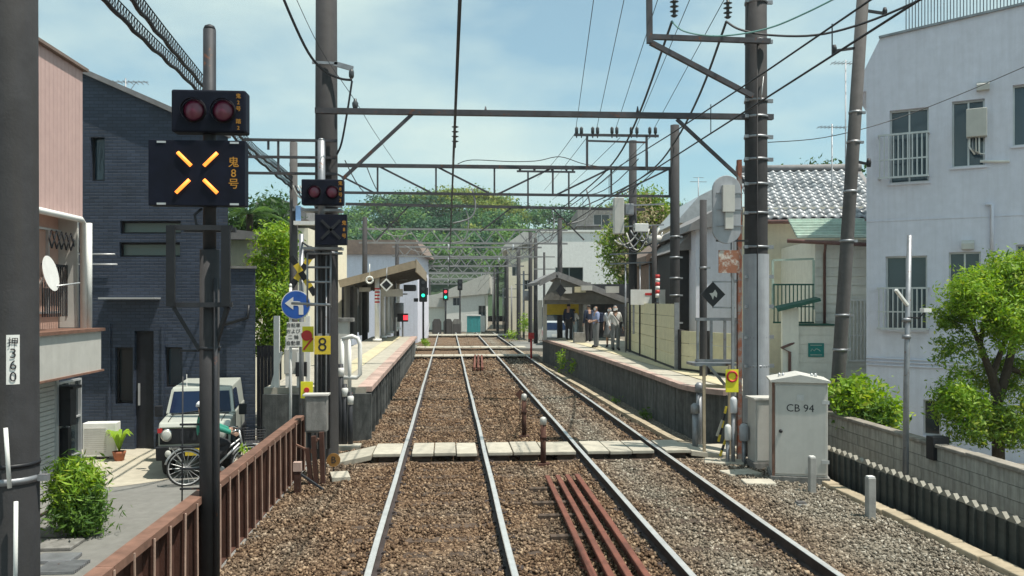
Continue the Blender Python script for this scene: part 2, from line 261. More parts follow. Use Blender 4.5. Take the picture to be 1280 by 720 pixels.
# ---------------------------------------------------------------- mesh helpers
class MB:
    def __init__(s): s.v = []; s.f = []; s.mi = []; s.sm = []; s.cur = 0
    def add(s, vs, fs, smooth=False):
        b = len(s.v); s.v += [tuple(p) for p in vs]
        for q in fs: s.f.append([i + b for i in q]); s.mi.append(s.cur); s.sm.append(smooth)
        return s
    def box(s, c, d, rz=0, taper=1.0):
        x, y, z = d[0] / 2, d[1] / 2, d[2] / 2; cs, sn = math.cos(rz), math.sin(rz); vs = []
        for k, (i, j, l) in enumerate([(-1, -1, -1), (1, -1, -1), (1, 1, -1), (-1, 1, -1), (-1, -1, 1), (1, -1, 1), (1, 1, 1), (-1, 1, 1)]):
            tp = taper if l > 0 else 1
            a, b = i * x * tp, j * y * tp; vs.append((c[0] + a * cs - b * sn, c[1] + a * sn + b * cs, c[2] + l * z))
        return s.add(vs, [(0, 3, 2, 1), (4, 5, 6, 7), (0, 1, 5, 4), (1, 2, 6, 5), (2, 3, 7, 6), (3, 0, 4, 7)])
    def bb(s, x0, x1, y0, y1, z0, z1): return s.box(((x0 + x1) / 2, (y0 + y1) / 2, (z0 + z1) / 2), (x1 - x0, y1 - y0, z1 - z0))
    def bar(s, p, q, w, h=None, up=(0, 0, 1)):
        h = h or w; p, q = Vector(p), Vector(q); d = (q - p).normalized(); u = Vector(up)
        if abs(d.dot(u)) > .98: u = Vector((0, 1, 0))
        r = d.cross(u).normalized(); u = r.cross(d)
        vs = [e + r * a * w / 2 + u * b * h / 2 for e in (p, q) for a, b in ((-1, -1), (1, -1), (1, 1), (-1, 1))]
        return s.add(vs, [(0, 1, 2, 3), (7, 6, 5, 4), (0, 4, 5, 1), (1, 5, 6, 2), (2, 6, 7, 3), (3, 7, 4, 0)])
    def tube(s, pts, r, n=8, caps=True):
        pts = [Vector(p) for p in pts]; rs = r if isinstance(r, (list, tuple)) else [r] * len(pts); vs = []; fs = []
        t0 = (pts[1] - pts[0]).normalized(); u = Vector((0, 0, 1)) if abs(t0.z) < .9 else Vector((1, 0, 0))
        u = (u - t0 * u.dot(t0)).normalized()
        for i, p in enumerate(pts):
            t = ((pts[min(i + 1, len(pts) - 1)] - pts[max(i - 1, 0)])).normalized()
            u = (u - t * u.dot(t)).normalized(); v = t.cross(u)
            for k in range(n): a = 2 * math.pi * k / n; vs.append(p + (u * math.cos(a) + v * math.sin(a)) * rs[i])
        for i in range(len(pts) - 1):
            for k in range(n): fs.append((i * n + k, i * n + (k + 1) % n, (i + 1) * n + (k + 1) % n, (i + 1) * n + k))
        s.add(vs, fs, n > 5)
        if caps:
            b = len(s.v) - len(vs)
            for ring, rev in ((0, True), (len(pts) - 1, False)):
                q = [b + ring * n + k for k in range(n)]; s.f.append(q[::-1] if rev else q); s.mi.append(s.cur); s.sm.append(False)
        return s
    def prism(s, poly, y0, y1, axis='y'):          # 2D polygon in x,z (axis y), y,z (axis x) or x,y (axis z), pushed along axis
        n = len(poly)
        f = {'y': lambda a, b, t: (a, t, b), 'x': lambda a, b, t: (t, a, b), 'z': lambda a, b, t: (a, b, t)}[axis]
        vs = [f(a, b, y0) for a, b in poly] + [f(a, b, y1) for a, b in poly]
        return s.add(vs, [tuple(range(n)), tuple(range(2 * n - 1, n - 1, -1))] + [(i, i + n, (i + 1) % n + n, (i + 1) % n) for i in range(n)])
    def disc(s, c, n_, r, t=.01, n=24):
        c = Vector(c); d = Vector(n_).normalized(); return s.tube([c - d * t / 2, c + d * t / 2], r, n)
    def lathe(s, c, prof, n=16, axis=(0, 0, 1)):   # prof: (height, radius)
        c = Vector(c); a = Vector(axis); return s.tube([c + a * h for h, r in prof], [max(r, 1e-4) for h, r in prof], n)
    def mesh(s, name, mats):
        m = bpy.data.meshes.new(name); m.from_pydata(s.v, [], s.f)
        for k in (mats if isinstance(mats, (list, tuple)) else [mats]): m.materials.append(M[k] if isinstance(k, str) else k)
        m.polygons.foreach_set('material_index', s.mi); m.polygons.foreach_set('use_smooth', s.sm); m.update()
        bm_ = None
        return m
    def build(s, name, mats, parent=None, bevel=0):
        o = bpy.data.objects.new(name, s.mesh(name, mats)); COL.objects.link(o)
        if parent is not None: o.parent = parent
        if bevel:
            b = o.modifiers.new('bevel', 'BEVEL'); b.width = bevel; b.segments = 2; b.limit_method = 'ANGLE'
        return o
def inst(me, name, parent, loc=(0, 0, 0), rot=(0, 0, 0), scale=(1, 1, 1)):
    o = bpy.data.objects.new(name, me); COL.objects.link(o); o.parent = parent; o.location = loc; o.rotation_euler = rot; o.scale = scale; return o
def tag(o, label=None, cat=None, group=None, kind=None):
    for k, v in (('label', label), ('category', cat), ('group', group), ('kind', kind)):
        if v: o[k] = v
    return o
def thing(name, label, cat, loc=(0, 0, 0), rz=0, group=None):
    o = bpy.data.objects.new(name, None); COL.objects.link(o); o.location = loc; o.rotation_euler = (0, 0, rz); o.empty_display_size = .2
    return tag(o, label, cat, group)
def struct(o): o['kind'] = 'structure'; return o
def children(o): return [c for c in bpy.data.objects if c.parent == o]
def copy_tree(o, parent=None):
    c = o.copy(); COL.objects.link(c); c.parent = parent
    for ch in children(o): copy_tree(ch, c)
    return c
def text(name, s, size, material, parent, loc, rot, align='CENTER', extrude=.002, sp=1.0, line=1.0):
    cu = bpy.data.curves.new(name, 'FONT'); cu.body = s; cu.size = size; cu.align_x = align; cu.align_y = 'CENTER'; cu.extrude = extrude; cu.space_line = line; cu.space_character = sp; cu.resolution_u = 3
    t = bpy.data.objects.new(name + '_t', cu); COL.objects.link(t)
    dg = bpy.context.evaluated_depsgraph_get(); me = bpy.data.meshes.new_from_object(t.evaluated_get(dg))
    bpy.data.objects.remove(t); bpy.data.curves.remove(cu); me.materials.clear(); me.materials.append(M[material])
    o = bpy.data.objects.new(name, me); COL.objects.link(o); o.parent = parent; o.location = loc; o.rotation_euler = rot; return o
def leaves(name, blobs, n, size, material, parent, seed=0, clump=.22, per=26, up=.35, wd_=.38):
    g = np.random.default_rng(seed); wts = np.array([b[3] * b[4] * b[5] for b in blobs]) ** .67; wts /= wts.sum(); C = []
    for b, k in zip(blobs, g.multinomial(max(1, n // per), wts)):
        d = g.normal(size=(k, 3)); d /= np.linalg.norm(d, axis=1)[:, None] + 1e-9
        rr = g.random(k)[:, None] ** .30 * g.uniform(.66, 1.2, (k, 1)); ctr = np.array(b[:3]) + d * rr * np.array(b[3:6])
        L = ctr[:, None, :] + g.normal(size=(k, per, 3)) * clump * np.array([1, 1, .7]) * (.6 + .8 * g.random((k, 1, 1)))
        out_ = np.repeat(d[:, None, :], per, 1); C.append((L.reshape(-1, 3), out_.reshape(-1, 3)))
    P = np.concatenate([c[0] for c in C]); D = np.concatenate([c[1] for c in C]); m = len(P)
    nr = D * .6 + g.normal(size=(m, 3)) * .75 + np.array([0, 0, up]); nr /= np.linalg.norm(nr, axis=1)[:, None]
    t = np.cross(nr, g.normal(size=(m, 3))); t /= np.linalg.norm(t, axis=1)[:, None]; bt = np.cross(nr, t)
    sz = (size * (.4 + 1.15 * g.random(m) ** 1.4))[:, None]; l, wd = t * sz, bt * sz * wd_
    V = np.stack([P - l * .5, P + wd * .5 - nr * sz * .06, P + l * .5, P - wd * .5 - nr * sz * .06], 1).reshape(-1, 3)
    me = bpy.data.meshes.new(name); me.vertices.add(4 * m); me.vertices.foreach_set('co', V.astype(np.float32).ravel())
    me.loops.add(4 * m); me.loops.foreach_set('vertex_index', np.arange(4 * m, dtype=np.int32)); me.polygons.add(m)
    me.polygons.foreach_set('loop_start', np.arange(m, dtype=np.int32) * 4); me.polygons.foreach_set('loop_total', np.full(m, 4, np.int32))
    me.materials.append(M[material]); me.update(); me.validate()
    o = bpy.data.objects.new(name, me); COL.objects.link(o); o.parent = parent; return o
def wall_holes(mb, x0, x1, z0, z1, holes, reveal=.12, y=0.0, top=None):
    xs = sorted({x0, x1, *[h for q in holes for h in q[:2]]}); zs = sorted({z0, z1, *[h for q in holes for h in q[2:4]]})
    xs = [x for x in xs if x0 <= x <= x1]; zs = [z for z in zs if z0 <= z <= z1]
    for i in range(len(xs) - 1):
        for j in range(len(zs) - 1):
            cx, cz = (xs[i] + xs[i + 1]) / 2, (zs[j] + zs[j + 1]) / 2
            if any(h[0] < cx < h[1] and h[2] < cz < h[3] for h in holes): continue
            mb.add([(xs[i], y, zs[j]), (xs[i + 1], y, zs[j]), (xs[i + 1], y, zs[j + 1]), (xs[i], y, zs[j + 1])], [(0, 1, 2, 3)])
    for a, b, c, d in holes:
        r = y + reveal
        mb.add([(a, y, c), (b, y, c), (b, y, d), (a, y, d), (a, r, c), (b, r, c), (b, r, d), (a, r, d)], [(0, 4, 5, 1), (1, 5, 6, 2), (2, 6, 7, 3), (3, 7, 4, 0)])
def window(parent, u0, u1, z0, z1, y=.10, frame='alum', pane='glass', cols=2, rows=1, fw=.035, sill=None, name='window', y_out=0.0):
    f = MB(); W = u1 - u0
    f.bb(u0, u0 + fw, y - .03, y + .02, z0, z1); f.bb(u1 - fw, u1, y - .03, y + .02, z0, z1); f.bb(u0 + fw, u1 - fw, y - .03, y + .02, z0, z0 + fw); f.bb(u0 + fw, u1 - fw, y - .03, y + .02, z1 - fw, z1)
    for k in range(1, cols): x = u0 + W * k / cols; f.bb(x - fw * .5, x + fw * .5, y - .028, y + .018, z0 + fw, z1 - fw)
    for k in range(1, rows): z = z0 + (z1 - z0) * k / rows; f.bb(u0 + fw, u1 - fw, y - .024, y + .014, z - fw * .4, z + fw * .4)
    o = f.build(name, frame, parent)
    for k in range(cols):
        a = u0 + W * k / cols; b = u0 + W * (k + 1) / cols; p = MB(); p.bb(a + .005, b - .005, y + (.022 if k % 2 else .026), y + .035, z0 + .005, z1 - .005); p.build('pane', pane, o)
    if sill: q = MB(); q.bb(u0 - .04, u1 + .04, y_out - .05, y - .032, z0 - .05, z0 - .003); q.build('sill', sill, o)
    return o
def sagline(p, q, sag, n=14):
    p, q = Vector(p), Vector(q); return [p.lerp(q, i / n) - Vector((0, 0, sag * 4 * (i / n) * (1 - i / n))) for i in range(n + 1)]
# ================================================================ ground, track bed, road
g = MB(); g.add([(-900, -300, -.66), (900, -300, -.66), (900, 1500, -.66), (-900, 1500, -.66)], [(0, 1, 2, 3)])
struct(g.build('ground', 'earth'))
def bedz(x, y):
    z = -.175
    for c in (-.068, 3.235):
        if abs(abs(x - c) - .72) < .25: z = -.155
    if x < -1.75: z = -.175 - (-1.75 - x) * .09
    if x > 4.95: z = -.175 - (x - 4.95) * .06
    if y > 74: z -= (y - 74) * .05
    return z
LX, RX = -.068, 3.235
XS = [-2.56, -2.2, -1.75, -1.3, -1.05, -.9, -.78, -.66, -.5, 0, .4, .55, .65, .78, .95, 1.6, 2.2, 2.4, 2.5, 2.65, 2.8, 3.2, 3.6, 3.85, 3.96, 4.1, 4.3, 4.95, 5.5, 6.12]
YS = [2 + i * .5 for i in range(90)] + [47 + i * 3 for i in range(33)]
v = [(x, y, bedz(x, y) + random.uniform(-.02, .012)) for y in YS for x in XS]; nx = len(XS)
b = MB(); b.add(v, [(j * nx + i, j * nx + i + 1, (j + 1) * nx + i + 1, (j + 1) * nx + i) for j in range(len(YS) - 1) for i in range(nx - 1)], True)
b.add([(-2.56, 2, -.26), (-2.56, 143, -3.7), (-2.56, 143, -4.5), (-2.56, 2, -.8)], [(0, 1, 2, 3)]); b.add([(6.12, 2, -.26), (6.12, 143, -3.7), (6.12, 143, -4.5), (6.12, 2, -.8)], [(3, 2, 1, 0)])
struct(b.build('track_bed', 'ballast_bed'))
def stones():
    g = np.random.default_rng(3); Ps = []
    for y0, y1, den, s in ((6.3, 10, 760, .021), (10, 14, 640, .022), (14, 20, 400, .025), (20, 30, 170, .032), (30, 46, 60, .045)):
        k = int(8.66 * (y1 - y0) * den); Ps.append(np.stack([g.uniform(-2.55, 6.1, k), g.uniform(y0, y1, k), np.full(k, s)], 1))
    P = np.concatenate(Ps); x, y = P[:, 0], P[:, 1]; keep = np.ones(len(P), bool)
    for c in (LX, RX):
        for sg in (-1, 1): keep &= abs(x - (c + sg * .7505)) > .075
    keep &= ~((y > 15.35) & (y < 16.7) & (x > -2.2) & (x < 5.3)); keep &= ~((y > 17.9) & (x < -1.66)); keep &= ~((y > 16.8) & (x > 4.85 - .02 * (y - 17)))
    # a thinner scatter over the sleepers
    ph = ((y - 6.0) % .62); on = (ph < .22) & ((abs(x - LX) < 1.2) | (abs(x - RX) < 1.2)); keep &= ~(on & (g.random(len(P)) < .12))
    P = P[keep]; n = len(P)
    z = np.array([bedz(a, b) for a, b in P[:, :2]]) + g.uniform(-.006, .018, n)
    cube = np.array([(-1, -1, -1), (1, -1, -1), (1, 1, -1), (-1, 1, -1), (-1, -1, 1), (1, -1, 1), (1, 1, 1), (-1, 1, 1)], float)
    s = P[:, 2:3, None] * (.5 + .75 * g.random((n, 1, 1)) ** 1.5) * np.array([1, 1, .72]) * g.uniform(.65, 1.2, (n, 1, 3))
    V = cube[None] * s * g.uniform(.45, 1.1, (n, 8, 3))
    q = g.normal(size=(n, 4)); q /= np.linalg.norm(q, axis=1)[:, None]; w_, a, b_, c_ = q.T
    Rm = np.stack([1 - 2 * (b_ * b_ + c_ * c_), 2 * (a * b_ - c_ * w_), 2 * (a * c_ + b_ * w_), 2 * (a * b_ + c_ * w_), 1 - 2 * (a * a + c_ * c_), 2 * (b_ * c_ - a * w_), 2 * (a * c_ - b_ * w_), 2 * (b_ * c_ + a * w_), 1 - 2 * (a * a + b_ * b_)], 1).reshape(n, 3, 3)
    V = np.einsum('nij,nkj->nki', Rm, V) + np.stack([P[:, 0], P[:, 1], z], 1)[:, None]
    fc = np.array([(0, 3, 2, 1), (4, 5, 6, 7), (0, 1, 5, 4), (1, 2, 6, 5), (2, 3, 7, 6), (3, 0, 4, 7)])
    I = (fc[None] + (np.arange(n) * 8)[:, None, None]).reshape(-1); nf = 6 * n
    me = bpy.data.meshes.new('ballast'); me.vertices.add(8 * n); me.vertices.foreach_set('co', V.astype(np.float32).ravel()); me.loops.add(4 * nf); me.loops.foreach_set('vertex_index', I.astype(np.int32))
    me.polygons.add(nf); me.polygons.foreach_set('loop_start', np.arange(nf, dtype=np.int32) * 4); me.polygons.foreach_set('loop_total', np.full(nf, 4, np.int32)); me.materials.append(M['ballast']); me.update(); me.validate()
    o = bpy.data.objects.new('ballast', me); COL.objects.link(o); tag(o, 'loose brown and grey ballast stones around the rails', 'ballast', kind='stuff')
stones()
def rail_prof(): return [(-.065, -.155), (.065, -.155), (.065, -.145), (.012, -.132), (.010, -.045), (.037, -.036), (.037, -.006), (.029, 0), (-.029, 0), (-.037, -.006), (-.037, -.036), (-.010, -.045), (-.012, -.132), (-.065, -.145)]
def rail_mesh(x, name, parent):
    pr = rail_prof(); n = len(pr); ys = [3 + i * 1.0 for i in range(72)] + [80, 95, 120]; m = MB()
    vs = [(x + a + .006 * math.sin(y * .37) + .004 * math.sin(y * 1.1), y, c + (0 if y < 75 else -(y - 74) * .05)) for y in ys for a, c in pr]; m.v = vs
    for j in range(len(ys) - 1):
        for i in range(n): m.f.append([j * n + i, j * n + (i + 1) % n, (j + 1) * n + (i + 1) % n, (j + 1) * n + i][::-1]); m.mi.append(1 if i in (6, 7, 8) else 0); m.sm.append(False)
    return m.build(name, ['rail_side', 'rail_top'], parent)
slp = MB(); slp.box((0, 0, -.05), (2.35, .21, .1)); SLP = slp.mesh('sleeper', 'sleeper')
plate = MB(); plate.box((0, 0, .008), (.26, .15, .016)); plate.box((-.1, .03, .025), (.03, .05, .03)); plate.box((.1, -.03, .025), (.03, .05, .03)); PLATE = plate.mesh('tie_plate', 'rail_side')
for c, lab in ((LX, 'left railway track with bright rails on rust brown ballast'), (RX, 'right railway track with dark sided rails on greyer ballast')):
    t = thing('railway_track', lab, 'track', (c, 0, 0), 0, 'railway tracks')
    for sg in (-1, 1): rail_mesh(sg * .7505, 'rail', t)
    for i in range(58): s = inst(SLP, 'sleeper', t, (random.uniform(-.02, .02), 6.11 + i * .62, -.168 + random.uniform(-.006, .004)), (0, 0, random.uniform(-.01, .01)))
    pl = MB()
    for i in range(40):
        for sg in (-1, 1):
            x, y = sg * .7505, 6.11 + i * .62
            pl.box((x, y, -.154), (.3, .16, .018)); pl.box((x - .075, y, -.135), (.04, .06, .03)); pl.box((x + .075, y, -.135), (.04, .06, .03))
    q = pl.build('rail_fastening', 'rail_side', t); q['kind'] = 'stuff'
def slabs(label, y0, y1, xs, z, material='concrete', group='plank crossings over the tracks', name='crossing_walkway', th=.065, split=None):
    t = thing(name, label, 'crossing', (0, (y0 + y1) / 2, z), 0, group); D = y1 - y0
    for a, b_ in xs:
        m = MB(); j = random.uniform(-.012, .012); m.box(((a + b_) / 2, j, -th / 2 + random.uniform(-.008, .004)), (b_ - a - .018, D - random.uniform(0, .05), th)); m.build('slab', material, t, bevel=.012)
    return t
near = [(-1.38, -.86), (-.67, -.26), (-.26, .15), (.15, .545), (.73, 1.2), (1.2, 1.75), (1.75, 2.38), (2.58, 3.0), (3.0, 3.43), (3.43, 3.86), (4.05, 4.55)]
t = slabs('walkway of pale concrete slabs crossing both tracks before the platforms', 15.45, 16.6, near, 0.0)
for a, b_, za, zb in ((-2.2, -1.4, -.20, -.03), (4.57, 5.6, -.03, -.16)):
    m = MB(); m.prism([(a, za - .1), (b_, zb - .1), (b_, zb), (a, za)], -.5, .5); m.build('ramp_slab', 'concrete', t, bevel=.01)
for x in (-1.1, -.5, .4, .95, 1.5, 2.2, 2.75, 3.2, 3.7, 4.3):
    m = MB(); m.box((x, 0, -.125), (.34, .96, .11)); m.build('bearer', 'sleeper', t)
far = [(-1.9 + .55 * i, -1.9 + .55 * (i + 1)) for i in range(12)]
slabs('farther slab walkway across the tracks between the platform ends', 42.6, 43.9, far, .012)
slabs('slab walkway just behind it across the tracks', 50.2, 51.7, far, .012)
slabs('farthest pale slab strip across the tracks beyond the platforms', 68, 70.5, [(-2.5 + 1.0 * i, -1.5 + 1.0 * i) for i in range(8)], .014)
# road and drive on the left, road by the far crossing
r = MB(); r.add([(-12, 2, -.6), (-2.76, 2, -.6), (-2.76, 30, -.6), (-4.6, 30, -.6), (-4.6, 60, -.6), (-12, 60, -.6)], [(0, 1, 2, 3, 4, 5)]); struct(r.build('road', 'asphalt'))
pts = [gp(px, py, -.596) for px, py in ((30, 612), (108, 611), (150, 608), (200, 601), (245, 592), (290, 580), (330, 566), (345, 545), (20, 545))]
r = MB(); r.add([(p.x, p.y, -.595) for p in pts], [tuple(range(len(pts)))]); struct(r.build('driveway', 'drive'))
r = MB(); r.bb(4.2, 60, 49.5, 58, -.5, -.02); struct(r.build('crossing_road', 'asphalt'))
r = MB(); r.bb(-60, -1.9, 45.5, 54, -.5, -.02); struct(r.build('crossing_road_left', 'asphalt'))
# footpath slabs and a drain grating by the shutter
t = thing('drain_cover', 'concrete drain covers with a steel grating beside the shutter', 'drain', (0, 0, -.6))
for i, (x0, y0, x1, y1) in enumerate(((45, 660, 100, 672), (40, 676, 88, 690), (38, 694, 80, 706))):
    a, b_ = gp(x0, y1, -.6), gp(x1, y0, -.6); m = MB(); m.bb(a.x, a.x + .5, a.y, b_.y - .04, 0, .05); m.build('slab', 'conc_dark' if i < 2 else 'steel_grey', t, bevel=.01)
m = MB(); a = gp(45, 716, -.6)
for k in range(10): m.bb(a.x, a.x + .5, a.y - .1 + k * .05, a.y - .07 + k * .05, .005, .04)
m.build('grating', 'steel_grey', t)

# ================================================================ platforms
PZ = .95
def platform(label, edge, side, inner, y_end, cat='platform'):
    """edge: list of (x,y) from near to far along the track side; side -1 left platform, +1 right"""
    t = thing('station_platform', label, cat, (0, 0, 0), 0, 'station platforms')
    def ex(y):
        for (xa, ya), (xb, yb) in zip(edge, edge[1:]):
            if y <= yb: return xa + (xb - xa) * (y - ya) / (yb - ya)
        return edge[-1][0]
    EW = .17 if side > 0 else .30; y0 = edge[0][1]; ys = [y0 + i * 1.0 for i in range(int(y_end - y0))] + [y_end]
    m = MB()
    poly = [(ex(y) + side * .12, y) for y in ys] + [(inner, y_end), (inner, y0)]
    m.prism(poly, -.65, PZ - .012, 'z'); m.build('body', 'plat_top', t)
    for i, (a, c) in enumerate(zip(ys, ys[1:])):                       # wall panels with open joints, edge stones and paving
        xa, xc = ex(a), ex(c); pr = random.uniform(0, .02)
        m = MB(); vs = []
        for x, y in ((xa, a + .012), (xc, c - .012)):
            for off in (.10 - pr, .26): vs += [(x + side * off, y, -.55), (x + side * off, y, PZ - .12)]
        m.add(vs, [(0, 4, 5, 1), (2, 3, 7, 6), (0, 1, 3, 2), (4, 6, 7, 5), (1, 5, 7, 3), (0, 2, 6, 4)]); m.build('wall_panel', 'plat_wall', t)
        for h in range(2):
            p, q = a + (c - a) * h / 2 + .005, a + (c - a) * (h + 1) / 2 - .005; m = MB(); j = random.uniform(-.006, .006)
            m.add([(ex(p) + side * o, p, z) for o in (0, EW) for z in (PZ - .11, PZ + j * .5)] + [(ex(q) + side * o, q, z) for o in (0, EW) for z in (PZ - .11, PZ + j * .5)],
                  [(0, 1, 5, 4), (2, 6, 7, 3), (0, 2, 3, 1), (4, 5, 7, 6), (1, 3, 7, 5), (0, 4, 6, 2)]); m.build('edge_stone', 'plat_edge', t)
            m = MB(); m.add([(ex(p) + side * o, p, PZ + .002) for o in (.8, 1.3)] + [(ex(q) + side * o, q, PZ + .002) for o in (1.3, .8)], [(0, 1, 2, 3) if side > 0 else (3, 2, 1, 0)]); m.build('tactile_tile', 'tactile', t)
    return t, ex
tL, exL = platform('left platform with pink edge stones beside the left track', [(-1.63, 18.2), (-1.60, 44)], -1, -3.9, 44.0)
edgeR = [(5.65, 16.9), (5.22, 17.5), (5.10, 18.4), (5.08, 22), (5.0, 27), (4.78, 35), (4.55, 41)]
tR, exR = platform('right platform with blackened wall and waiting people', edgeR, 1, 8.3, 41.0)
# ribs on the near part of the left platform wall
for i in range(12):
    y = 18.3 + i * 1.0; m = MB(); m.bb(-1.80, -1.655, y - .05, y + .05, -.5, PZ - .125); m.build('rib', 'plat_wall', tL)
m = MB(); m.bb(-3.9, -1.63, 18.06, 18.19, -.6, PZ - .14); m.build('end_wall', 'plat_wall', tL)
m = MB(); m.bb(5.7, 8.3, 16.76, 16.89, -.6, PZ - .1); m.build('end_wall', 'plat_wall', tR)
# beige cable trough beside the right platform
t = thing('cable_trough', 'beige concrete cable trough along the foot of the right platform', 'trough', (0, 0, 0))
P = [gp(px, py, -.14) for px, py in ((645, 437), (682, 461), (727, 485), (771, 512), (838, 549), (862, 560))]
for a, c in zip(P, P[1:]):
    n = max(1, int((c - a).length / .7))
    for k in range(n):
        p, q = a.lerp(c, k / n), a.lerp(c, (k + .97) / n); m = MB(); m.bar(p + Vector((random.uniform(-.015, .015), 0, 0)), q, .16, .13); m.build('lid', 'trough', t)
# spare rails lying between the tracks
for i, (xa, xb, lab) in enumerate(((684, 742, 'leftmost of four rusty spare rails lying between the tracks'), (697, 764, 'second from left of four rusty spare rails between the tracks'), (709, 787, 'third from left of four rusty spare rails between the tracks'), (721, 810, 'rightmost of four rusty spare rails lying between the tracks'))):
    a, b_ = gp(xa, 594 - i * .6, -.05), gp(xb, 722, -.05); d = (b_ - a); e = a + d * 1.55; m = MB(); pr = rail_prof()
    rr = Vector((1, 0, 0)); vs = []
    for p in (a, a.lerp(e, .33) + Vector((.015, 0, 0)), a.lerp(e, .66) + Vector((.012, 0, 0)), e):
        vs += [(p.x + c, p.y, p.z + z) for c, z in pr]
    n = len(pr); m.add(vs, [(j * n + q, j * n + (q + 1) % n, (j + 1) * n + (q + 1) % n, (j + 1) * n + q) for j in range(3) for q in range(n)] + [tuple(range(n))[::-1]])
    o = m.build('spare_rail', 'rust_red'); tag(o, lab, 'rail', 'spare rails between the tracks')
for k, (px, py) in enumerate(((672, 612), (676, 630), (684, 646), (700, 672))):
    p = gp(px, py, -.15); m = MB(); m.bar(p + Vector((-.12, 0, 0)), p + Vector((.42, .01, 0)), .12, .06); o = m.build('bearer_timber', 'sleeper')
    tag(o, ['farthest', 'second farthest', 'third farthest', 'nearest'][k] + ' dark timber end poking out left of the spare rails', 'timber', 'timbers under the spare rails')
for i in range(3):
    a, b_ = gp(593 + i * 5, 461, -.05), gp(594 + i * 4, 445, -.05); m = MB(); m.bar(a, b_, .09, .13); o = m.build('spare_rail', 'rust_red')
    tag(o, ('left', 'middle', 'right')[i] + ' short rusty rail in the far pile between the tracks', 'rail', 'short rails in the far pile')
# ================================================================ left side: fence
FX, FZ0, FZ1 = -2.65, -.27, .74
t = thing('steel_fence', 'brown rusted board fence with posts between the road and the left track', 'fence', (FX, 0, FZ0))
hgt = FZ1 - FZ0
po = MB(); po.bb(-.035, .075, -.022, -.012, -.05, hgt - .03); po.bb(.06, .085, -.035, .012, -.05, hgt - .03); po.bb(-.045, -.035, -.03, .02, -.05, hgt - .03); PO = po.mesh('post', 'rust')
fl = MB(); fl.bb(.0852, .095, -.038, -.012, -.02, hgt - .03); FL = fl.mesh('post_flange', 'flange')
bo = MB(); bo.bb(-.03, -.008, .006, .425, -.05, hgt - .04); BO = bo.mesh('board', 'rust')
ft = MB(); ft.prism([(.0, -.04), (.16, -.04), (.0, .12)], -.012, .012, 'y'); ft.bb(-.01, .05, .02, .41, -.04, .03); FT = ft.mesh('foot_brace', 'rust')
for i in range(25):
    y = 5.0 + i * .43
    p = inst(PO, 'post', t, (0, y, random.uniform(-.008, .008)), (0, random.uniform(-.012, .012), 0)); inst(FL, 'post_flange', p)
    inst(FT, 'foot_brace', t, (0, y, 0))
    if i < 24: inst(BO, 'board', t, (random.uniform(-.005, .005), y, random.uniform(-.01, .01)), (0, random.uniform(-.01, .01), 0))
for i in range(6):
    m = MB(); y = 5.0 + i * 1.72; m.bb(-.07, .06, y + .004, y + 1.716, hgt - .028, hgt - .005); m.bb(.062, .074, y + .004, y + 1.716, hgt - .08, hgt - .004); m.build('top_rail', 'rust_edge', t)
m = MB()
for k in range(10): m.bb(-2.74 , -2.40, 4 + k * 1.2, 5.19 + k * 1.2, -.75, -.255)
struct(m.build('kerb', 'conc_dark'))

# ================================================================ poles
def round_pole(name, label, base, top, r0, r1, material, n=16, group=None, cat='pole', bands=(), parts=True):
    t = thing(name, label, cat, base, 0, group); d = Vector(top) - Vector(base)
    m = MB(); m.tube([Vector((0, 0, -.3)), Vector((0, 0, 0)), d * .5, d], [r0, r0, (r0 + r1) / 2, r1], n); m.build('shaft', material, t)
    for z in bands:
        f = z / d.z; m = MB(); rr = r0 + (r1 - r0) * f; c = d * f; m.tube([c - Vector((0, 0, .025)), c + Vector((0, 0, .025))], rr + .012, n); m.box((c.x + rr + .04, c.y, c.z), (.09, .05, .05)); m.build('band', 'steel_grey', t)
    return t
b = at(14, 600, 6.6); base = Vector((b.x, b.y, -.6))
pF = round_pole('concrete_pole', 'big dark concrete pole at the left edge of the picture', base, (b.x, b.y, 9), .205, .175, 'pole_conc', 24, bands=(2.0,))
fx = .2; zz = at(20, 450, 6.4).z + .6
m = MB(); m.tube([(0, 0, 0), (0, 0, .01)], .01, 6)
pl = MB()   # curved white number plate wrapped on the front of the pole
a0, a1 = -.42, .05
for k in range(6):
    pass
ang0 = math.atan2(-base.y, -base.x)
R_ = .197
def onpole(da, z, r=R_): a = ang0 + da; return Vector((math.cos(a) * r, math.sin(a) * r, z))
vs = []; n = 8
for k in range(n + 1):
    da = .03 + .46 * k / n - .2; vs += [onpole(da, zz - .19), onpole(da, zz + .19)]
pl.add(vs, [(2 * k, 2 * k + 2, 2 * k + 3, 2 * k + 1) for k in range(n)], True); plate = pl.build('number_plate', 'white', pF)
zr = ang0 + R(90)
for ch, dz, s in (('押', .13, .075), ('3', .045, .105), ('6', -.045, .105), ('0', -.135, .105)):
    q = onpole(.06, zz + dz, R_ + .006); text('lettering', ch, s, 'ink', plate, q, (R(90), 0, zr + .06), extrude=.001)
for x0, y0, x1, y1 in ((7, 535, 12, 610), (20, 627, 19, 760)):
    p, q = at(x0, y0, 6.36), at(x1, y1, 6.36); m = MB(); m.tube([p - base, q - base], .016, 8); m.build('conduit', 'white', pF)
p = at(20, 583, 6.38) - base; m = MB(); m.tube([Vector((0, 0, p.z - .03)), Vector((0, 0, p.z))], .206, 24); m.build('strap', 'black', pF)

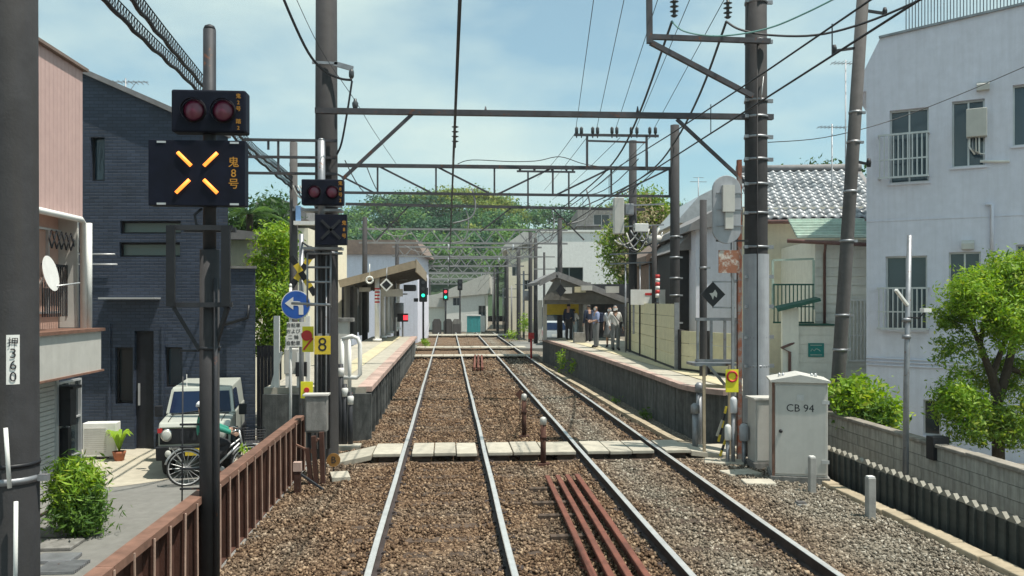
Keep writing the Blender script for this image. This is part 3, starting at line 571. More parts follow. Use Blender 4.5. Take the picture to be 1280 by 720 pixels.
def signal_box(t, x0, y0, x1, y1, d, dep, name='signal_box', bev=.02):
    a, c = at(x0, y1, d), at(x1, y0, d); W, Hh = (x1 - x0) * d / F, (y1 - y0) * d / F
    o = MB().box((0, 0, 0), (W, dep, Hh)).build(name, 'blackbox', t, bevel=bev); ctr = at((x0 + x1) / 2, (y0 + y1) / 2, d) - t.location
    o.location = (ctr.x, ctr.y + dep / 2, ctr.z); return o, W, Hh
def lens(o, x, z, dep, r, material='lamp_red'):
    m = MB(); m.tube([(x, -dep / 2 - .005, z), (x, -dep / 2 - .06, z)], [r * 1.12, r * 1.08], 20, False); q = m.build('hood', 'black', o)
    m = MB(); m.lathe((x, -dep / 2 - .002, z), [(0, r), (.02, r * .8), (.035, r * .4), (.04, .002)], 20, (0, -1, 0)); m.build('lens', material, o)
# ---- near level-crossing signal
d = 8.8; b = gp(262, 728, -.25); b = Vector((-2.47, 8.9, -.27)); bx = at(262, 600, 8.9)
b.x = bx.x; b.y = bx.y
S1 = thing('crossing_signal', 'tall level crossing signal with a lit orange cross in front of the fence', 'signal', b, 0, 'level crossing signals')
m = MB(); m.tube([(0, 0, -.3), (0, 0, 3.6)], [.105, .10], 16); m.build('lower_post', 'pole_brown', S1)
m = MB(); m.tube([(0, 0, 3.55), (0, 0, 5.93)], [.068, .066], 16); m.lathe((0, 0, 5.93), [(0, .066), (.04, .05), (.06, .01)], 16); m.build('upper_post', 'steel_dark', S1)
o, W, Hh = signal_box(S1, 215, 112, 306, 165, 8.72, .2)
for px in (243, 279): lens(o, (px - 260.5) * 8.72 / F, 0, .2, .115)
for i, ch in enumerate(('鬼', '2', '号', '', '踏', '2')):
    if ch: text('lettering', ch, .055, 'amber', o, (.305, -.104, .155 - i * .066), (R(90), 0, 0), extrude=.001)
o, W, Hh = signal_box(S1, 187, 175, 305, 257, 8.7, .16, 'cross_light_box', .008)
for cx, cz, s in ((231, 199, 1), (263, 199, -1), (229, 233, -1), (263, 233, 1)):
    x, z = (cx - 246) * 8.7 / F, -(cz - 216) * 8.7 / F; m = MB(); h = .068
    m.tube([(x - h, -.085, z + s * h), (x + h, -.085, z - s * h)], .019, 10); m.build('led_bar', 'led', o)
for i, ch in enumerate('鬼8号'): text('lettering', ch, .115, 'amber', o, ((291 - 246) * 8.7 / F, -.082, (216 - 203 - i * 13.5) * 8.7 / F), (R(90), 0, 0), extrude=.001)
for px, py in ((203, 178), (203, 255), (292, 178), (292, 255)): m = MB(); m.box(((px - 246) * 8.7 / F, -.084, (216 - py) * 8.7 / F), (.09, .006, .02)); m.build('bracket_plate', 'alum', o)
s = 8.9 / F
def zpx(py): return H + (HOR - py) * s - b.z
for q in ((-.36, .27, -.16, -.10, 289, 283), (-.30, .24, .10, .16, 289, 283), (-.36, .27, -.16, -.10, 384, 378)): m = MB(); m.bb(*q[:4], zpx(q[4]), zpx(q[5])); m.build('cross_arm', 'steel_dark', S1)
for x0, x1 in ((-.385, -.30), (.17, .26)): m = MB(); m.bb(x0, x1, -.2, -.163, zpx(383), zpx(284)); m.build('side_plate', 'black', S1)
for x in (-.33, .22): m = MB(); m.bar((x, -.13, zpx(384)), (x * .28, -.05, zpx(437)), .04); m.build('strut', 'steel_dark', S1)
for i, py in enumerate((438, 530, 558, 585, 610, 650, 690)):
    m = MB(); m.tube([(-.30, -.02, zpx(py)), (.0, -.02, zpx(py))], .012, 6); m.build('step_rung', 'steel_dark', S1)
m = MB(); m.tube([(-.27, -.02, zpx(470)), (-.28, -.02, zpx(655))], .008, 6); m.build('guard_rod', 'steel_dark', S1)
m = MB(); m.tube([(.085, -.085, 0), (.085, -.085, 3.3)], .022, 8); m.build('conduit', 'steel_dark', S1)
m = MB(); m.tube([(-.05, -.1, zpx(262)), (-.12, -.12, zpx(270)), (-.10, -.12, zpx(282)), (0, -.12, zpx(288))], .014, 6); m.build('cable_loop', 'cable', S1)
m = MB(); m.tube([(0, 0, zpx(437)), (0, 0, zpx(433))], .115, 16); m.build('collar', 'steel_dark', S1)

# ---- first gantry: left pole, right pole, beam
GY = 16.0
bl = at(408, 560, 16.1); BL = Vector((bl.x, bl.y, -.3))
pL = round_pole('overhead_line_pole', 'thick dark pole left of the left track carrying the second crossing signal', BL, (BL.x, BL.y, 10.5), .235, .195, 'pole_brown', 24, bands=(4.0, 4.9))
s = 16.0 / F
def zl(py, d=16.0): return H + (HOR - py) * d / F + .3
for k, px in enumerate((399, 404, 410, 414)): m = MB(); x = (px - 408) * s; m.tube([(x, -.25, .3), (x, -.25, zl(310 + k * 5))], .018, 8); m.build('conduit', ['steel_grey', 'pole_brown', 'steel_grey', 'steel_dark'][k], pL)
for py in (178, 199, 219): m = MB(); m.bb((311 - 408) * s, (424 - 408) * s, -.30, -.24, zl(py + 1.5), zl(py - 1.5)); m.build('cross_arm', 'beam', pL)
for px, y0, y1 in ((352, 178, 219), (340, 178, 190)): m = MB(); m.bb((px - 408) * s - .02, (px - 408) * s + .02, -.28, -.25, zl(y1), zl(y0)); m.build('hanger', 'beam', pL)
m = MB(); m.bar(((393 - 408) * s, -.25, zl(81)), ((424 - 408) * s, -.25, zl(82)), .05); m.bar(((420 - 408) * s, -.25, zl(82)), ((443 - 408) * s, -.25, zl(88)), .05, .09); m.build('bracket', 'steel_grey', pL)
m = MB(); m.lathe(((441 - 408) * s, -.25, zl(100)), [(0, .03), (.04, .05), (.12, .05), (.18, .03)], 10); m.build('insulator', 'insul_d', pL)
for y0, y1, px in ((384, 318, 389), (384, 318, 417)):
    m = MB(); m.tube([((px - 408) * s, -.42, zl(y0)), ((px - 408) * s, -.42, zl(y1))], .018, 8); m.build('ladder_rail', 'steel_grey', pL)
for py in (318, 335, 353, 381): m = MB(); m.tube([((389 - 408) * s, -.42, zl(py)), ((417 - 408) * s, -.42, zl(py))], .02, 8); m.build('ladder_rung', 'steel_grey', pL)
m = MB(); m.tube([((417 - 408) * s, -.42, zl(381)), ((370 - 408) * s, -.45, zl(379))], .025, 8); m.build('arm', 'steel_grey', pL)
# second signal on that pole
S2 = thing('crossing_signal', 'level crossing signal on the thick pole with its cross unlit', 'signal', (BL.x, BL.y - .5, BL.z), 0, 'level crossing signals')
m = MB(); m.tube([(-.02, .0, zl(300)), (-.02, .0, zl(181))], .07, 14); m.lathe((-.02, 0, zl(181)), [(0, .07), (.04, .05), (.05, .01)], 14); m.build('upper_post', 'steel_grey', S2)
o, W, Hh = signal_box(S2, 377, 224, 429, 256, 15.4, .2)
for px in (393, 415): lens(o, (px - 403) * 15.4 / F, .0, .2, .115)
for i, ch in enumerate(('鬼', '8', '号', '2')): text('lettering', ch, .085, 'amber', o, (.325, -.104, .16 - i * .105), (R(90), 0, 0), extrude=.001)
o, W, Hh = signal_box(S2, 394, 268, 433, 306, 15.4, .16, 'cross_light_box', .008)
for sg in (1, -1): m = MB(); m.bar((-.17, -.085, sg * .17), (.17, -.085, -sg * .17), .05, .02, (0, 1, 0)); m.build('led_bar', 'black', o)
for i, ch in enumerate('鬼8号'): text('lettering', ch, .09, 'amber', o, (.24, -.082, .12 - i * .12), (R(90), 0, 0), extrude=.001)
for py in (262, 310): m = MB(); m.bb((384 - 408) * 15.5 / F, (432 - 408) * 15.5 / F, -.05, .3, zl(py + 1.5, 15.5), zl(py - 1.5, 15.5)); m.build('cross_arm', 'steel_grey', S2)
# yellow 8 plate
def sign(name, label, x0, y0, x1, y1, d, material, th=.012, group=None, cat='sign', rz=0):
    c = at((x0 + x1) / 2, (y0 + y1) / 2, d); t = thing(name, label, cat, c, rz, group); W, Hh = (x1 - x0) * d / F, (y1 - y0) * d / F
    m = MB(); m.box((0, 0, 0), (W, th, Hh)); m.build('plate', material, t, bevel=.003); return t, W, Hh
t, W, Hh = sign('number_sign', 'yellow sign with the number 8 on the thick left pole', 393, 420, 413, 443, 15.6, 'yellow'); text('lettering', '8', .36, 'ink', t, (0, -.008, 0), (R(90), 0, 0), extrude=.001)
m = MB(); m.box((-.05, .06, .19), (.06, .1, .04)); m.box((.08, .06, .19), (.06, .1, .04)); m.build('clip', 'steel_grey', t)
t, W, Hh = sign('emergency_button_sign', 'lime yellow sign with red dot low on the thick left pole', 376, 477, 391, 498, 15.5, 'yellow2'); m = MB(); m.disc((0, -.02, 0), (0, 1, 0), .05, .03, 16); m.build('button', 'red', t)
t, W, Hh = sign('emergency_sign', 'yellow and red emergency sign behind the blue arrow sign', 378, 408, 392, 440, 15.9, 'yellow2'); m = MB(); m.disc((-.02, -.02, .07), (0, 1, 0), .10, .02, 18); m.build('red_disc', 'red', t); m = MB(); m.bar((-.08, -.012, -.2), (.09, -.012, .02), .035, .012, (0, 1, 0)); m.build('red_stripe', 'red', t)
# blue arrow sign
c = at(370, 381, 17); t = thing('road_sign', 'round blue road sign with a white left turn arrow', 'road sign', (c.x, c.y, -.6))
z = c.z + .6; m = MB(); m.disc((0, 0, z), (0, 1, 0), .295, .02, 32); m.build('rim', 'white', t); m = MB(); m.disc((0, -.012, z), (0, 1, 0), .278, .014, 32); m.build('disc', 'blue', t)
ar = [(-.22, .03), (-.05, .16), (-.05, .075)] + [(.03 + .12 * math.sin(a), -.045 + .12 * math.cos(a)) for a in (0, .4, .8, 1.2, 1.57)] + [(.15, -.2), (.06, -.2), (.06, -.07)] + [(.02 + .04 * math.sin(a), -.06 + .045 * math.cos(a)) for a in (1.2, .6, 0)] + [(-.05, -.015), (-.05, -.10)]
m = MB(); m.prism([(a, z + b_) for a, b_ in ar], -.024, -.02, 'y'); m.build('arrow', 'white', t)
m = MB(); m.tube([(-.12, .06, 0), (-.12, .06, z + .35)], .03, 10); m.lathe((-.12, .06, z + .35), [(0, .03), (.06, .03), (.08, .01)], 10); m.build('post', 'white', t)
m = MB(); zz = at(373, 418, 17).z + .6; m.box((.04, -.01, zz), (.44, .015, .5)); pp = m.build('supplementary_plate', 'white', t)
for i, ch in enumerate(('自転車', 'および', '二 輪', '自動車')): text('lettering', ch, .095, 'ink', pp, (-.05, -.02, zz + .18 - i * .12), (R(90), 0, 0), extrude=.001)
text('lettering', 'を除く', .06, 'ink', pp, (.18, -.02, zz), (R(90), 0, 0), extrude=.001)
# crossing barrier machine frame: white posts, yellow bar
c = at(352, 480, 18); t = thing('barrier_machine', 'white crossing gate frame with posts behind the blue sign', 'barrier', (c.x, c.y, -.6))
def loc(px, py, d=18): p = at(px, py, d); return (p.x - c.x, p.y - c.y, p.z + .6)
for px, y0, y1 in ((346, 395, 540), (360, 420, 560), (374, 440, 560), (385, 395, 540)): m = MB(); a = loc(px, y0); m.bar((a[0], a[1], 0), a, .11 if px == 346 else .09); m.build('post', 'white', t)
m = MB(); m.bar(loc(336, 487), loc(380, 487), .06, .09); m.build('arm', 'yellow', t)
m = MB(); m.bar(loc(334, 505), loc(352, 440), .06); m.build('brace', 'white', t)
m = MB(); a = loc(365, 440); m.box((a[0], a[1] + .1, a[2] - .2), (.32, .3, .55)); m.build('motor_box', 'cab', t, bevel=.02)
m = MB(); a = loc(378, 455); m.box((a[0], a[1] - .1, a[2] - .1), (.22, .2, .3)); m.build('counterweight', 'black', t)
c = at(376, 340, 17.6); t = thing('crossing_board', 'yellow and black chequered crossing board behind the signal pole', 'sign', (c.x, c.y, -.6)); s_ = 17.6 / F
for sg in (1, -1):
    for k in range(-2, 3):
        m = MB(); p = Vector((k * .10, -.01 * sg, c.z + .6 - sg * k * .16)); q = Vector(((k + 1) * .10, -.01 * sg, c.z + .6 - sg * (k + 1) * .16)); m.bar(p, q, .02, .12); m.build('chequer', 'yellow' if k % 2 else 'black', t)
m = MB(); m.tube([(0, .08, 0), (0, .08, c.z + 1.4)], .05, 10); m.build('post', 'steel_grey', t)
m = MB(); a = at(388, 316, 17.4) - Vector((c.x, c.y, -.6)); m.lathe(a, [(-.14, .03), (-.1, .12), (.02, .14), (.1, .1), (.14, .02)], 14); m.tube([a + Vector((0, 0, .1)), (0, .08, a.z + .25)], .02, 6); m.build('bell', 'black', t)
# small cabinet, stakes, disc
c = at(394, 548, 14.4); t = thing('equipment_box', 'pale trackside equipment box on a stand at the end of the brown fence', 'box', (c.x, c.y, -.3))
def lo2(px, py, d=14.4): p = at(px, py, d); return (p.x - c.x, p.y - c.y, p.z + .3)
a, e = lo2(381, 541), lo2(408, 495); m = MB(); m.bb(a[0], e[0], 0, .24, a[2], e[2]); m.build('body', 'conc_dark', t, bevel=.02)
m = MB(); m.bb(a[0] + .03, e[0] - .03, -.012, 0, a[2] + .04, e[2] - .05); m.build('door', 'conc_dark', t); m = MB(); m.bb(a[0] - .03, e[0] + .03, -.03, .27, e[2], e[2] + .03); m.build('lid', 'cab', t)
for x in (a[0] + .06, e[0] - .06): m = MB(); m.bb(x - .03, x + .03, .08, .14, -.1, a[2]); m.build('leg', 'steel_dark', t)
for k, (x0, y0, x1, y1) in enumerate(((392, 545, 396, 608), (402, 540, 404, 598), (384, 560, 390, 604))):
    p, q = at(x0, y0, 13.7), at(x1, y1, 13.7); q.z = -.3; o = MB().bar(p, q, .07, .09).build('rusty_stake', 'rust'); tag(o, ['tall rusty stake below the equipment box', 'right rusty stake below the equipment box', 'left rusty stake beside the fence end'][k], 'stake', 'rusty stakes by the fence end')
for k, (x0, y0, x1, y1, dd) in enumerate(((370, 556, 392, 566, 13.9), (388, 565, 398, 548, 13.9), (372, 590, 404, 612, 13.2))):
    p, q = at(x0, y0, dd), at(x1, y1, dd); o = MB().bar(p, q, .05, .03).build('bracket_bar', 'rust_edge' if k < 2 else 'steel_dark'); tag(o, ['upper rusty bracket bar by the fence end', 'slanted rusty bracket bar under the equipment box', 'dark bracket bar lying low by the fence end'][k], 'bracket')
p = gp(372, 622, -.3); t = thing('marker_post', 'short brown post with pink top at the foot of the brown fence', 'post', p); m = MB(); m.bb(-.05, .05, -.05, .05, -.1, .42); m.build('shaft', 'rust', t); m = MB(); m.bb(-.06, .06, -.06, .06, .42, .56); m.build('top', 'plat_edge', t)
p = at(417, 575, 14.3); t = thing('track_marker', 'small round brown disc marked B on a stake', 'marker', (p.x, p.y, -.25)); m = MB(); m.tube([(0, .02, -.1), (0, .02, p.z + .25)], .012, 6); m.build('stake', 'steel_dark', t)
m = MB(); m.disc((0, 0, p.z + .25), (0, 1, 0), .115, .02, 24); dd = m.build('disc', mat('brown_disc', (.24, .12, .03), .7), t); text('lettering', 'B', .16, 'ink', dd, (0, -.013, p.z + .25), (R(90), 0, 0), extrude=.001)
p = gp(425, 600, -.2); o = MB().box((p.x, p.y, -.14), (.3, .5, .08), .2).build('concrete_slab', 'concrete', bevel=.01); tag(o, 'loose pale concrete slab lying on the ballast left of the track', 'slab')
# end of platform: white loop rail, small posts and cables
c = at(440, 470, 17.9); t = thing('handrail', 'white bent pipe handrail at the near end of the left platform', 'handrail', (c.x, c.y, .6))
def lo3(px, py, d=17.9): p = at(px, py, d); return (p.x - c.x, p.y - c.y, p.z - .6)
m = MB(); m.tube([lo3(428, 424), lo3(440, 420), lo3(447, 423), lo3(450, 430), lo3(450, 468), lo3(446, 472), lo3(430, 472)], .045, 10); m.tube([lo3(428, 424), lo3(428, 492)], .04, 10); m.tube([lo3(437, 424), lo3(437, 492)], .04, 10); m.build('loop', 'white', t)
for k, (px, y0, y1) in enumerate(((431, 480, 540), (438, 490, 545), (426, 455, 545))):
    p = at(px, y0, 17); t = thing('cable_riser', ['left', 'right', 'tall'][k] + ' dark cable riser with a white cap by the left platform end', 'riser', (p.x, p.y, -.3), 0, 'cable risers'); m = MB(); m.tube([(0, 0, -.05), (0, 0, p.z + .3)], .05, 10); m.build('pipe', 'steel_dark', t); m = MB(); m.lathe((0, 0, p.z + .3 - .25), [(0, .06), (.15, .07), (.2, .03)], 10); m.build('cap', 'white', t)
m = MB(); p = at(425, 450, 18.5); t = thing('square_column', 'pale square column at the end of the left platform', 'column', (p.x, p.y, -.3)); q = at(425, 402, 18.5); m.bb(-.2, .2, -.15, .15, -.3, q.z + .3); m.build('shaft', 'cab', t); m = MB(); m.bb(-.26, .3, -.2, .2, q.z + .3, q.z + .38); m.build('cap', 'conc_dark', t)
m = MB(); p = at(435, 545, 16.9); m.box((0, 0, 0), (.5, .4, .1)); o = m.build('step_block', 'concrete'); o.location = (p.x, p.y, -.16); tag(o, 'pale concrete step block by the left platform end', 'step')
# ================================================================ left buildings
# ---- pink shop house, face along the road
Yp = atX(103, 272, -6.05).y
fp = Facade((-6.05, Yp - 6), R(90)); t = thing('shop_house', 'faded pink house with satellite dish and roller shutter behind the left pole', 'house', (-6.05, Yp - 6, -.6), R(90))
Z0 = -.6
m = MB(); ztop = 7.2; zmid = atX(103, 272, -6.05).z - Z0; L_ = 6.0
m.bb(0, L_, 0, 5, zmid, ztop); m.build('upper_wall', 'pink', t)
for k in range(46): m = MB(); m.bb(k * .13 + .004, k * .13 + .126, -.012, -.001, zmid, ztop - .02); m.build('siding_strip', 'pink', t)
m = MB(); m.prism([(-.08, ztop), (5.1, ztop), (5.1, ztop + .9), (2.5, ztop + 1.6), (-.08, ztop + .05)], -.1, L_ + .06, 'x'); m.build('roof', 'roof_brown', t)
m = MB(); m.bb(0, L_ - .05, .35, 5, 0, zmid); m.build('lower_wall', 'pink2', t)
m = MB(); m.bb(L_ - .08, L_ - .02, .05, .36, 2.95, zmid - .02); m.build('balcony_screen', 'cab', t)
za = atX(103, 410, -6.05).z - Z0; zb = atX(103, 462, -6.05).z - Z0
m = MB(); m.bb(.2, L_ + .05, -.28, .34, zb, za - .05); m.build('awning_fascia', 'cab', t); m = MB(); m.bb(.15, L_ + .1, -.33, .348, za - .05, za); m.build('awning_top', 'rust_edge', t); m = MB(); m.bb(.15, L_ + .1, -.31, .346, zb - .03, zb); m.build('awning_edge', 'rust_edge', t)
m = MB(); m.tube([(.1, -.1, zmid - .06), (L_ - .3, -.1, zmid - .06), (L_ - .12, -.06, zmid - .1), (L_ - .1, -.06, za)], .05, 10); m.build('gutter_pipe', 'white', t)
m = MB(); m.tube([(L_ + .12, -.05, zmid - .08), (L_ + .12, -.05, za)], .055, 10); m.build('drainpipe', 'white', t)
u0, u1, z0, z1 = [f - (0) for f in fp.rect(44, 285, 78, 392, .3)]
w_ = window(t, u0, u1, z0 - Z0, z1 - Z0, y=.33, cols=2, pane='glass_b')
for k in range(12): m = MB(); x = u0 + (u1 - u0) * (k + .5) / 12; m.bb(x - .012, x + .012, .20, .215, z0 - Z0 - .05, z0 - Z0 + .75); m.build('grille_bar', 'steel_dark', t)
m = MB(); m.bb(u0, u1, .2, .215, z0 - Z0 + .75, z0 - Z0 + .79); m.build('grille_rail', 'steel_dark', t)
# folding laundry rack
for k in range(7):
    m = MB(); x = u0 + .1 + k * (u1 - u0 + .25) / 7; h = .14; w2 = (u1 - u0 + .25) / 14; zc = zmid - .42
    for a, c in (((x - w2, zc), (x, zc + h)), ((x, zc + h), (x + w2, zc)), ((x + w2, zc), (x, zc - h)), ((x, zc - h), (x - w2, zc))): m.bar((a[0], .1, a[1]), (c[0], .1, c[1]), .018)
    m.build('laundry_rack_link', 'steel_dark', t)
c_ = fp.l(65, 343, -.05); m = MB(); m.lathe((c_[0], .05, c_[1] - Z0), [(0, .02), (.015, .12), (.04, .20), (.08, .27), (.085, .275)], 24, Vector((.05, -.97, .2)).normalized()); dish = m.build('satellite_dish', 'white', t)
m = MB(); m.tube([(c_[0], .05, c_[1] - Z0), (c_[0] + .1, .2, c_[1] - Z0 - .2), (c_[0], .34, c_[1] - Z0 - .25)], .018, 6); m.tube([(c_[0], .05, c_[1] - Z0 - .2), (c_[0] + .38, -.3, c_[1] - Z0 - .12)], .012, 6); m.build('dish_arm', 'alum', dish)
us = fp.l(62, 600, .35)[0]
for k in range(28): m = MB(); m.bb(us - 2.6, us, .27, .345, .08 + k * .075, .145 + k * .075); m.build('shutter_slat', 'cab', t)
m = MB(); m.bb(us, us + .08, .24, .349, 0, zb - .03); m.build('shutter_guide', 'alum', t)
window(t, us + .12, us + 1.1, .1, 2.05, y=.34, cols=2, rows=3, pane='glass', frame='alum', name='sliding_door')
m = MB(); m.bb(L_ - .26, L_ - .04, .08, .34, 1.35, 1.95); m.bb(L_ - .3, L_ + .02, .02, .342, 1.95, 2.0); m.build('meter_box', 'black', t); m = MB(); m.bb(L_ - .16, L_ - .04, .16, .3, .1, 1.3); m.build('gas_cylinder_box', 'black', t)
# ---- dark brick house
DB = 19.15; o = at(60, 562, DB); fb = Facade((o.x, o.y), -TH); t = thing('brick_house', 'tall dark blue brick house with slanting roof behind the parked car', 'house', (o.x, o.y, -.6), -TH)
def rb(x0, y0, x1, y1): a, b_, c, e = fb.rect(x0, y0, x1, y1); return (a, b_, c - Z0, e - Z0)
uR = fb.l(285, 300)[0]; zA = fb.l(103, 92)[1] - Z0; uA = fb.l(103, 92)[0]; zB = fb.l(215, 141)[1] - Z0; uB = fb.l(215, 141)[0]; sl_ = (zB - zA) / (uB - uA); zt = zA + sl_ * (uR - uA)
holes = [rb(113, 163, 131, 226), rb(150, 276, 226, 292), rb(149, 303, 225, 321), rb(144, 434, 166, 505), rb(206, 434, 228, 484), rb(168, 414, 192, 572)]
m = MB(); wall_holes(m, -1.0, uR, 0, zt, holes, .14)
m.add([(-1.0, 0, zt), (uR, 0, zt), (-1.0, 0, zA + sl_ * (-1.0 - uA))], [(0, 1, 2)])
m.add([(uR, 0, 0), (uR - 2.9, 7, 0), (uR - 2.9, 7, zt), (uR, 0, zt)], [(0, 1, 2, 3)]); m.build('wall', 'dark_brick', t)
m = MB(); rz_ = lambda x: zA + sl_ * (x - uA) + .004; m.add([(x, y, rz_(x) + h_) for h_ in (0, .12) for x, y in ((-1.1, -.15), (uR + .12, -.15), (uR - 2.9, 7.2), (-1.1, 7.2))], [(0, 3, 2, 1), (4, 5, 6, 7), (0, 1, 5, 4), (1, 2, 6, 5), (2, 3, 7, 6), (3, 0, 4, 7)]); m.build('roof', 'roof_grey', t)
for k, h in enumerate(holes):
    if k < 5: window(t, *h, y=.13, cols=1, frame='black', pane=('glass_b', 'glass_p', 'glass_p', 'glass', 'glass_b')[k], fw=.04)
    else:
        m = MB(); m.bb(h[0], h[1], .10, .15, h[2], h[3]); dr = m.build('door', 'door', t); m = MB(); m.bb(h[0] + .06, h[0] + .09, .05, .098, 1.0, 1.5); m.build('handle', 'alum', dr)
a = rb(132, 372, 201, 374); m = MB(); m.bb(a[0], a[1], -.35, -.005, a[2], a[2] + .04); m.build('door_canopy', 'alum', t)
a = rb(100, 316, 130, 318); m = MB(); m.tube([(a[0], -.1, a[2]), (a[1] + .3, -.1, a[2])], .015, 6); m.build('rod', 'alum', t); m = MB(); m.tube([(a[0], -.1, a[2] - .23), (a[1] + .35, -.1, a[2] - .23)], .015, 6); m.build('rod', 'alum', t)
for px in (137, 204): a = fb.l(px, 500)[0]; m = MB(); m.bb(a - .03, a + .03, -.03, -.002, 0, fb.l(px, 405)[1] - Z0); m.build('pilaster', 'dark_brick', t)
u2 = fb.l(321, 400)[0]; z2 = fb.l(300, 336)[1] - Z0; m = MB(); m.prism([(uR + .002, -.1), (u2, -.1), (u2 - 1.0, 2.6), (uR - .9, 2.6)], 0, z2, 'z'); m.build('lower_wing', 'dark_brick', t); m = MB(); m.prism([(uR + .004, -.16), (u2 + .05, -.16), (u2 - .95, 2.65), (uR - .9, 2.65)], z2 + .002, z2 + .06, 'z'); m.build('coping', 'conc_dark', t)
m = MB(); a = fb.l(275, 408); b_ = fb.l(318, 398); m.tube([(a[0], -.16, a[1] - Z0), (b_[0] - .1, -.16, b_[1] - Z0 + .02), (b_[0] - .08, -.16, b_[1] - Z0 + .3)], .035, 8); m.build('pipe', 'black', t)
p = at(157, 103, 21); tt = thing('television_aerial', 'television aerial above the roof of the dark brick house', 'aerial', (p.x, p.y, 0)); q = at(157, 122, 21)
m = MB(); m.tube([(0, 0, q.z - .9), (0, 0, p.z + .1)], .02, 6); m.build('mast', 'steel_grey', tt)
m = MB(); m.bar((-.55, 0, p.z), (.55, 0, p.z + .02), .02); [m.bar((x, -.18, p.z), (x, .18, p.z), .012) for x in np.linspace(-.5, .5, 9)]; m.bar((0, 0, p.z - .35), (.25, 0, p.z), .012); m.bar((0, 0, p.z - .35), (-.25, 0, p.z), .012); m.build('antenna', 'steel_grey', tt)
# ---- air conditioner, pot plant, bush
p = at(124, 579, 17.9); p.z = -.595; t = thing('air_conditioner', 'white air conditioner unit standing on the ground by the dark brick wall', 'air conditioner', p, -TH + .12)
m = MB(); m.bb(-.34, .34, 0, .3, .06, .78); m.build('casing', 'white', t, bevel=.015)
for k in range(12): m = MB(); m.bb(-.30, .14, -.012, -.002, .16 + k * .045, .175 + k * .045); m.build('louvre', 'cab', t)
m = MB(); m.bb(.18, .31, -.008, -.002, .5, .62); m.build('badge_panel', 'cab', t)
for x in (-.25, .25): m = MB(); m.bb(x - .05, x + .05, 0, .3, 0, .06); m.build('foot', 'conc_dark', t)
p = at(149, 580, 17.8); p.z = -.595; t = thing('potted_plant', 'potted plant with drooping leaves beside the air conditioner', 'plant', p); m = MB(); m.lathe((0, 0, 0), [(0, .09), (.16, .13), (.2, .14), (.2, .11), (.17, .1)], 16); m.build('pot', 'terracotta', t)
for k in range(16):
    a = k * 2.4; l = .28 + .2 * random.random(); m = MB(); d_ = Vector((math.cos(a), math.sin(a), 0)); pts = [Vector((0, 0, .18)) + d_ * l * f * .8 + Vector((0, 0, .55 * math.sin(f * 2.2) * (.6 + .5 * l))) for f in (0, .25, .5, .75, 1)]; sd_ = d_.cross(Vector((0, 0, 1)))
    vs = []
    for i, q in enumerate(pts): ww = (.01, .035, .04, .03, .003)[i]; vs += [q + sd_ * ww, q - sd_ * ww]
    m.add(vs, [(2 * i, 2 * i + 1, 2 * i + 3, 2 * i + 2) for i in range(4)], True); m.build('leaf', 'leaf_bright', t)
p = gp(96, 668, -.6); t = thing('roadside_bush', 'rounded leafy bush growing in front of the roller shutter', 'bush', p)
m = MB()
for k in range(9): a = k * .7; m.tube([(0, 0, 0), (.25 * math.cos(a), .25 * math.sin(a), .7)], [.012, .005], 5)
m.build('stem', 'bark', t)
leaves('foliage', [(0, 0, .5, .34, .34, .46), (.1, -.1, .3, .33, .3, .28), (-.1, .05, .85, .2, .2, .22)], 7000, .12, 'leaf_mid', t, 5, .09, 12, wd_=.2); leaves('new_growth', [(0, -.05, .75, .32, .32, .32)], 2200, .13, 'leaf_bright', t, 6, .09, 10, wd_=.2)
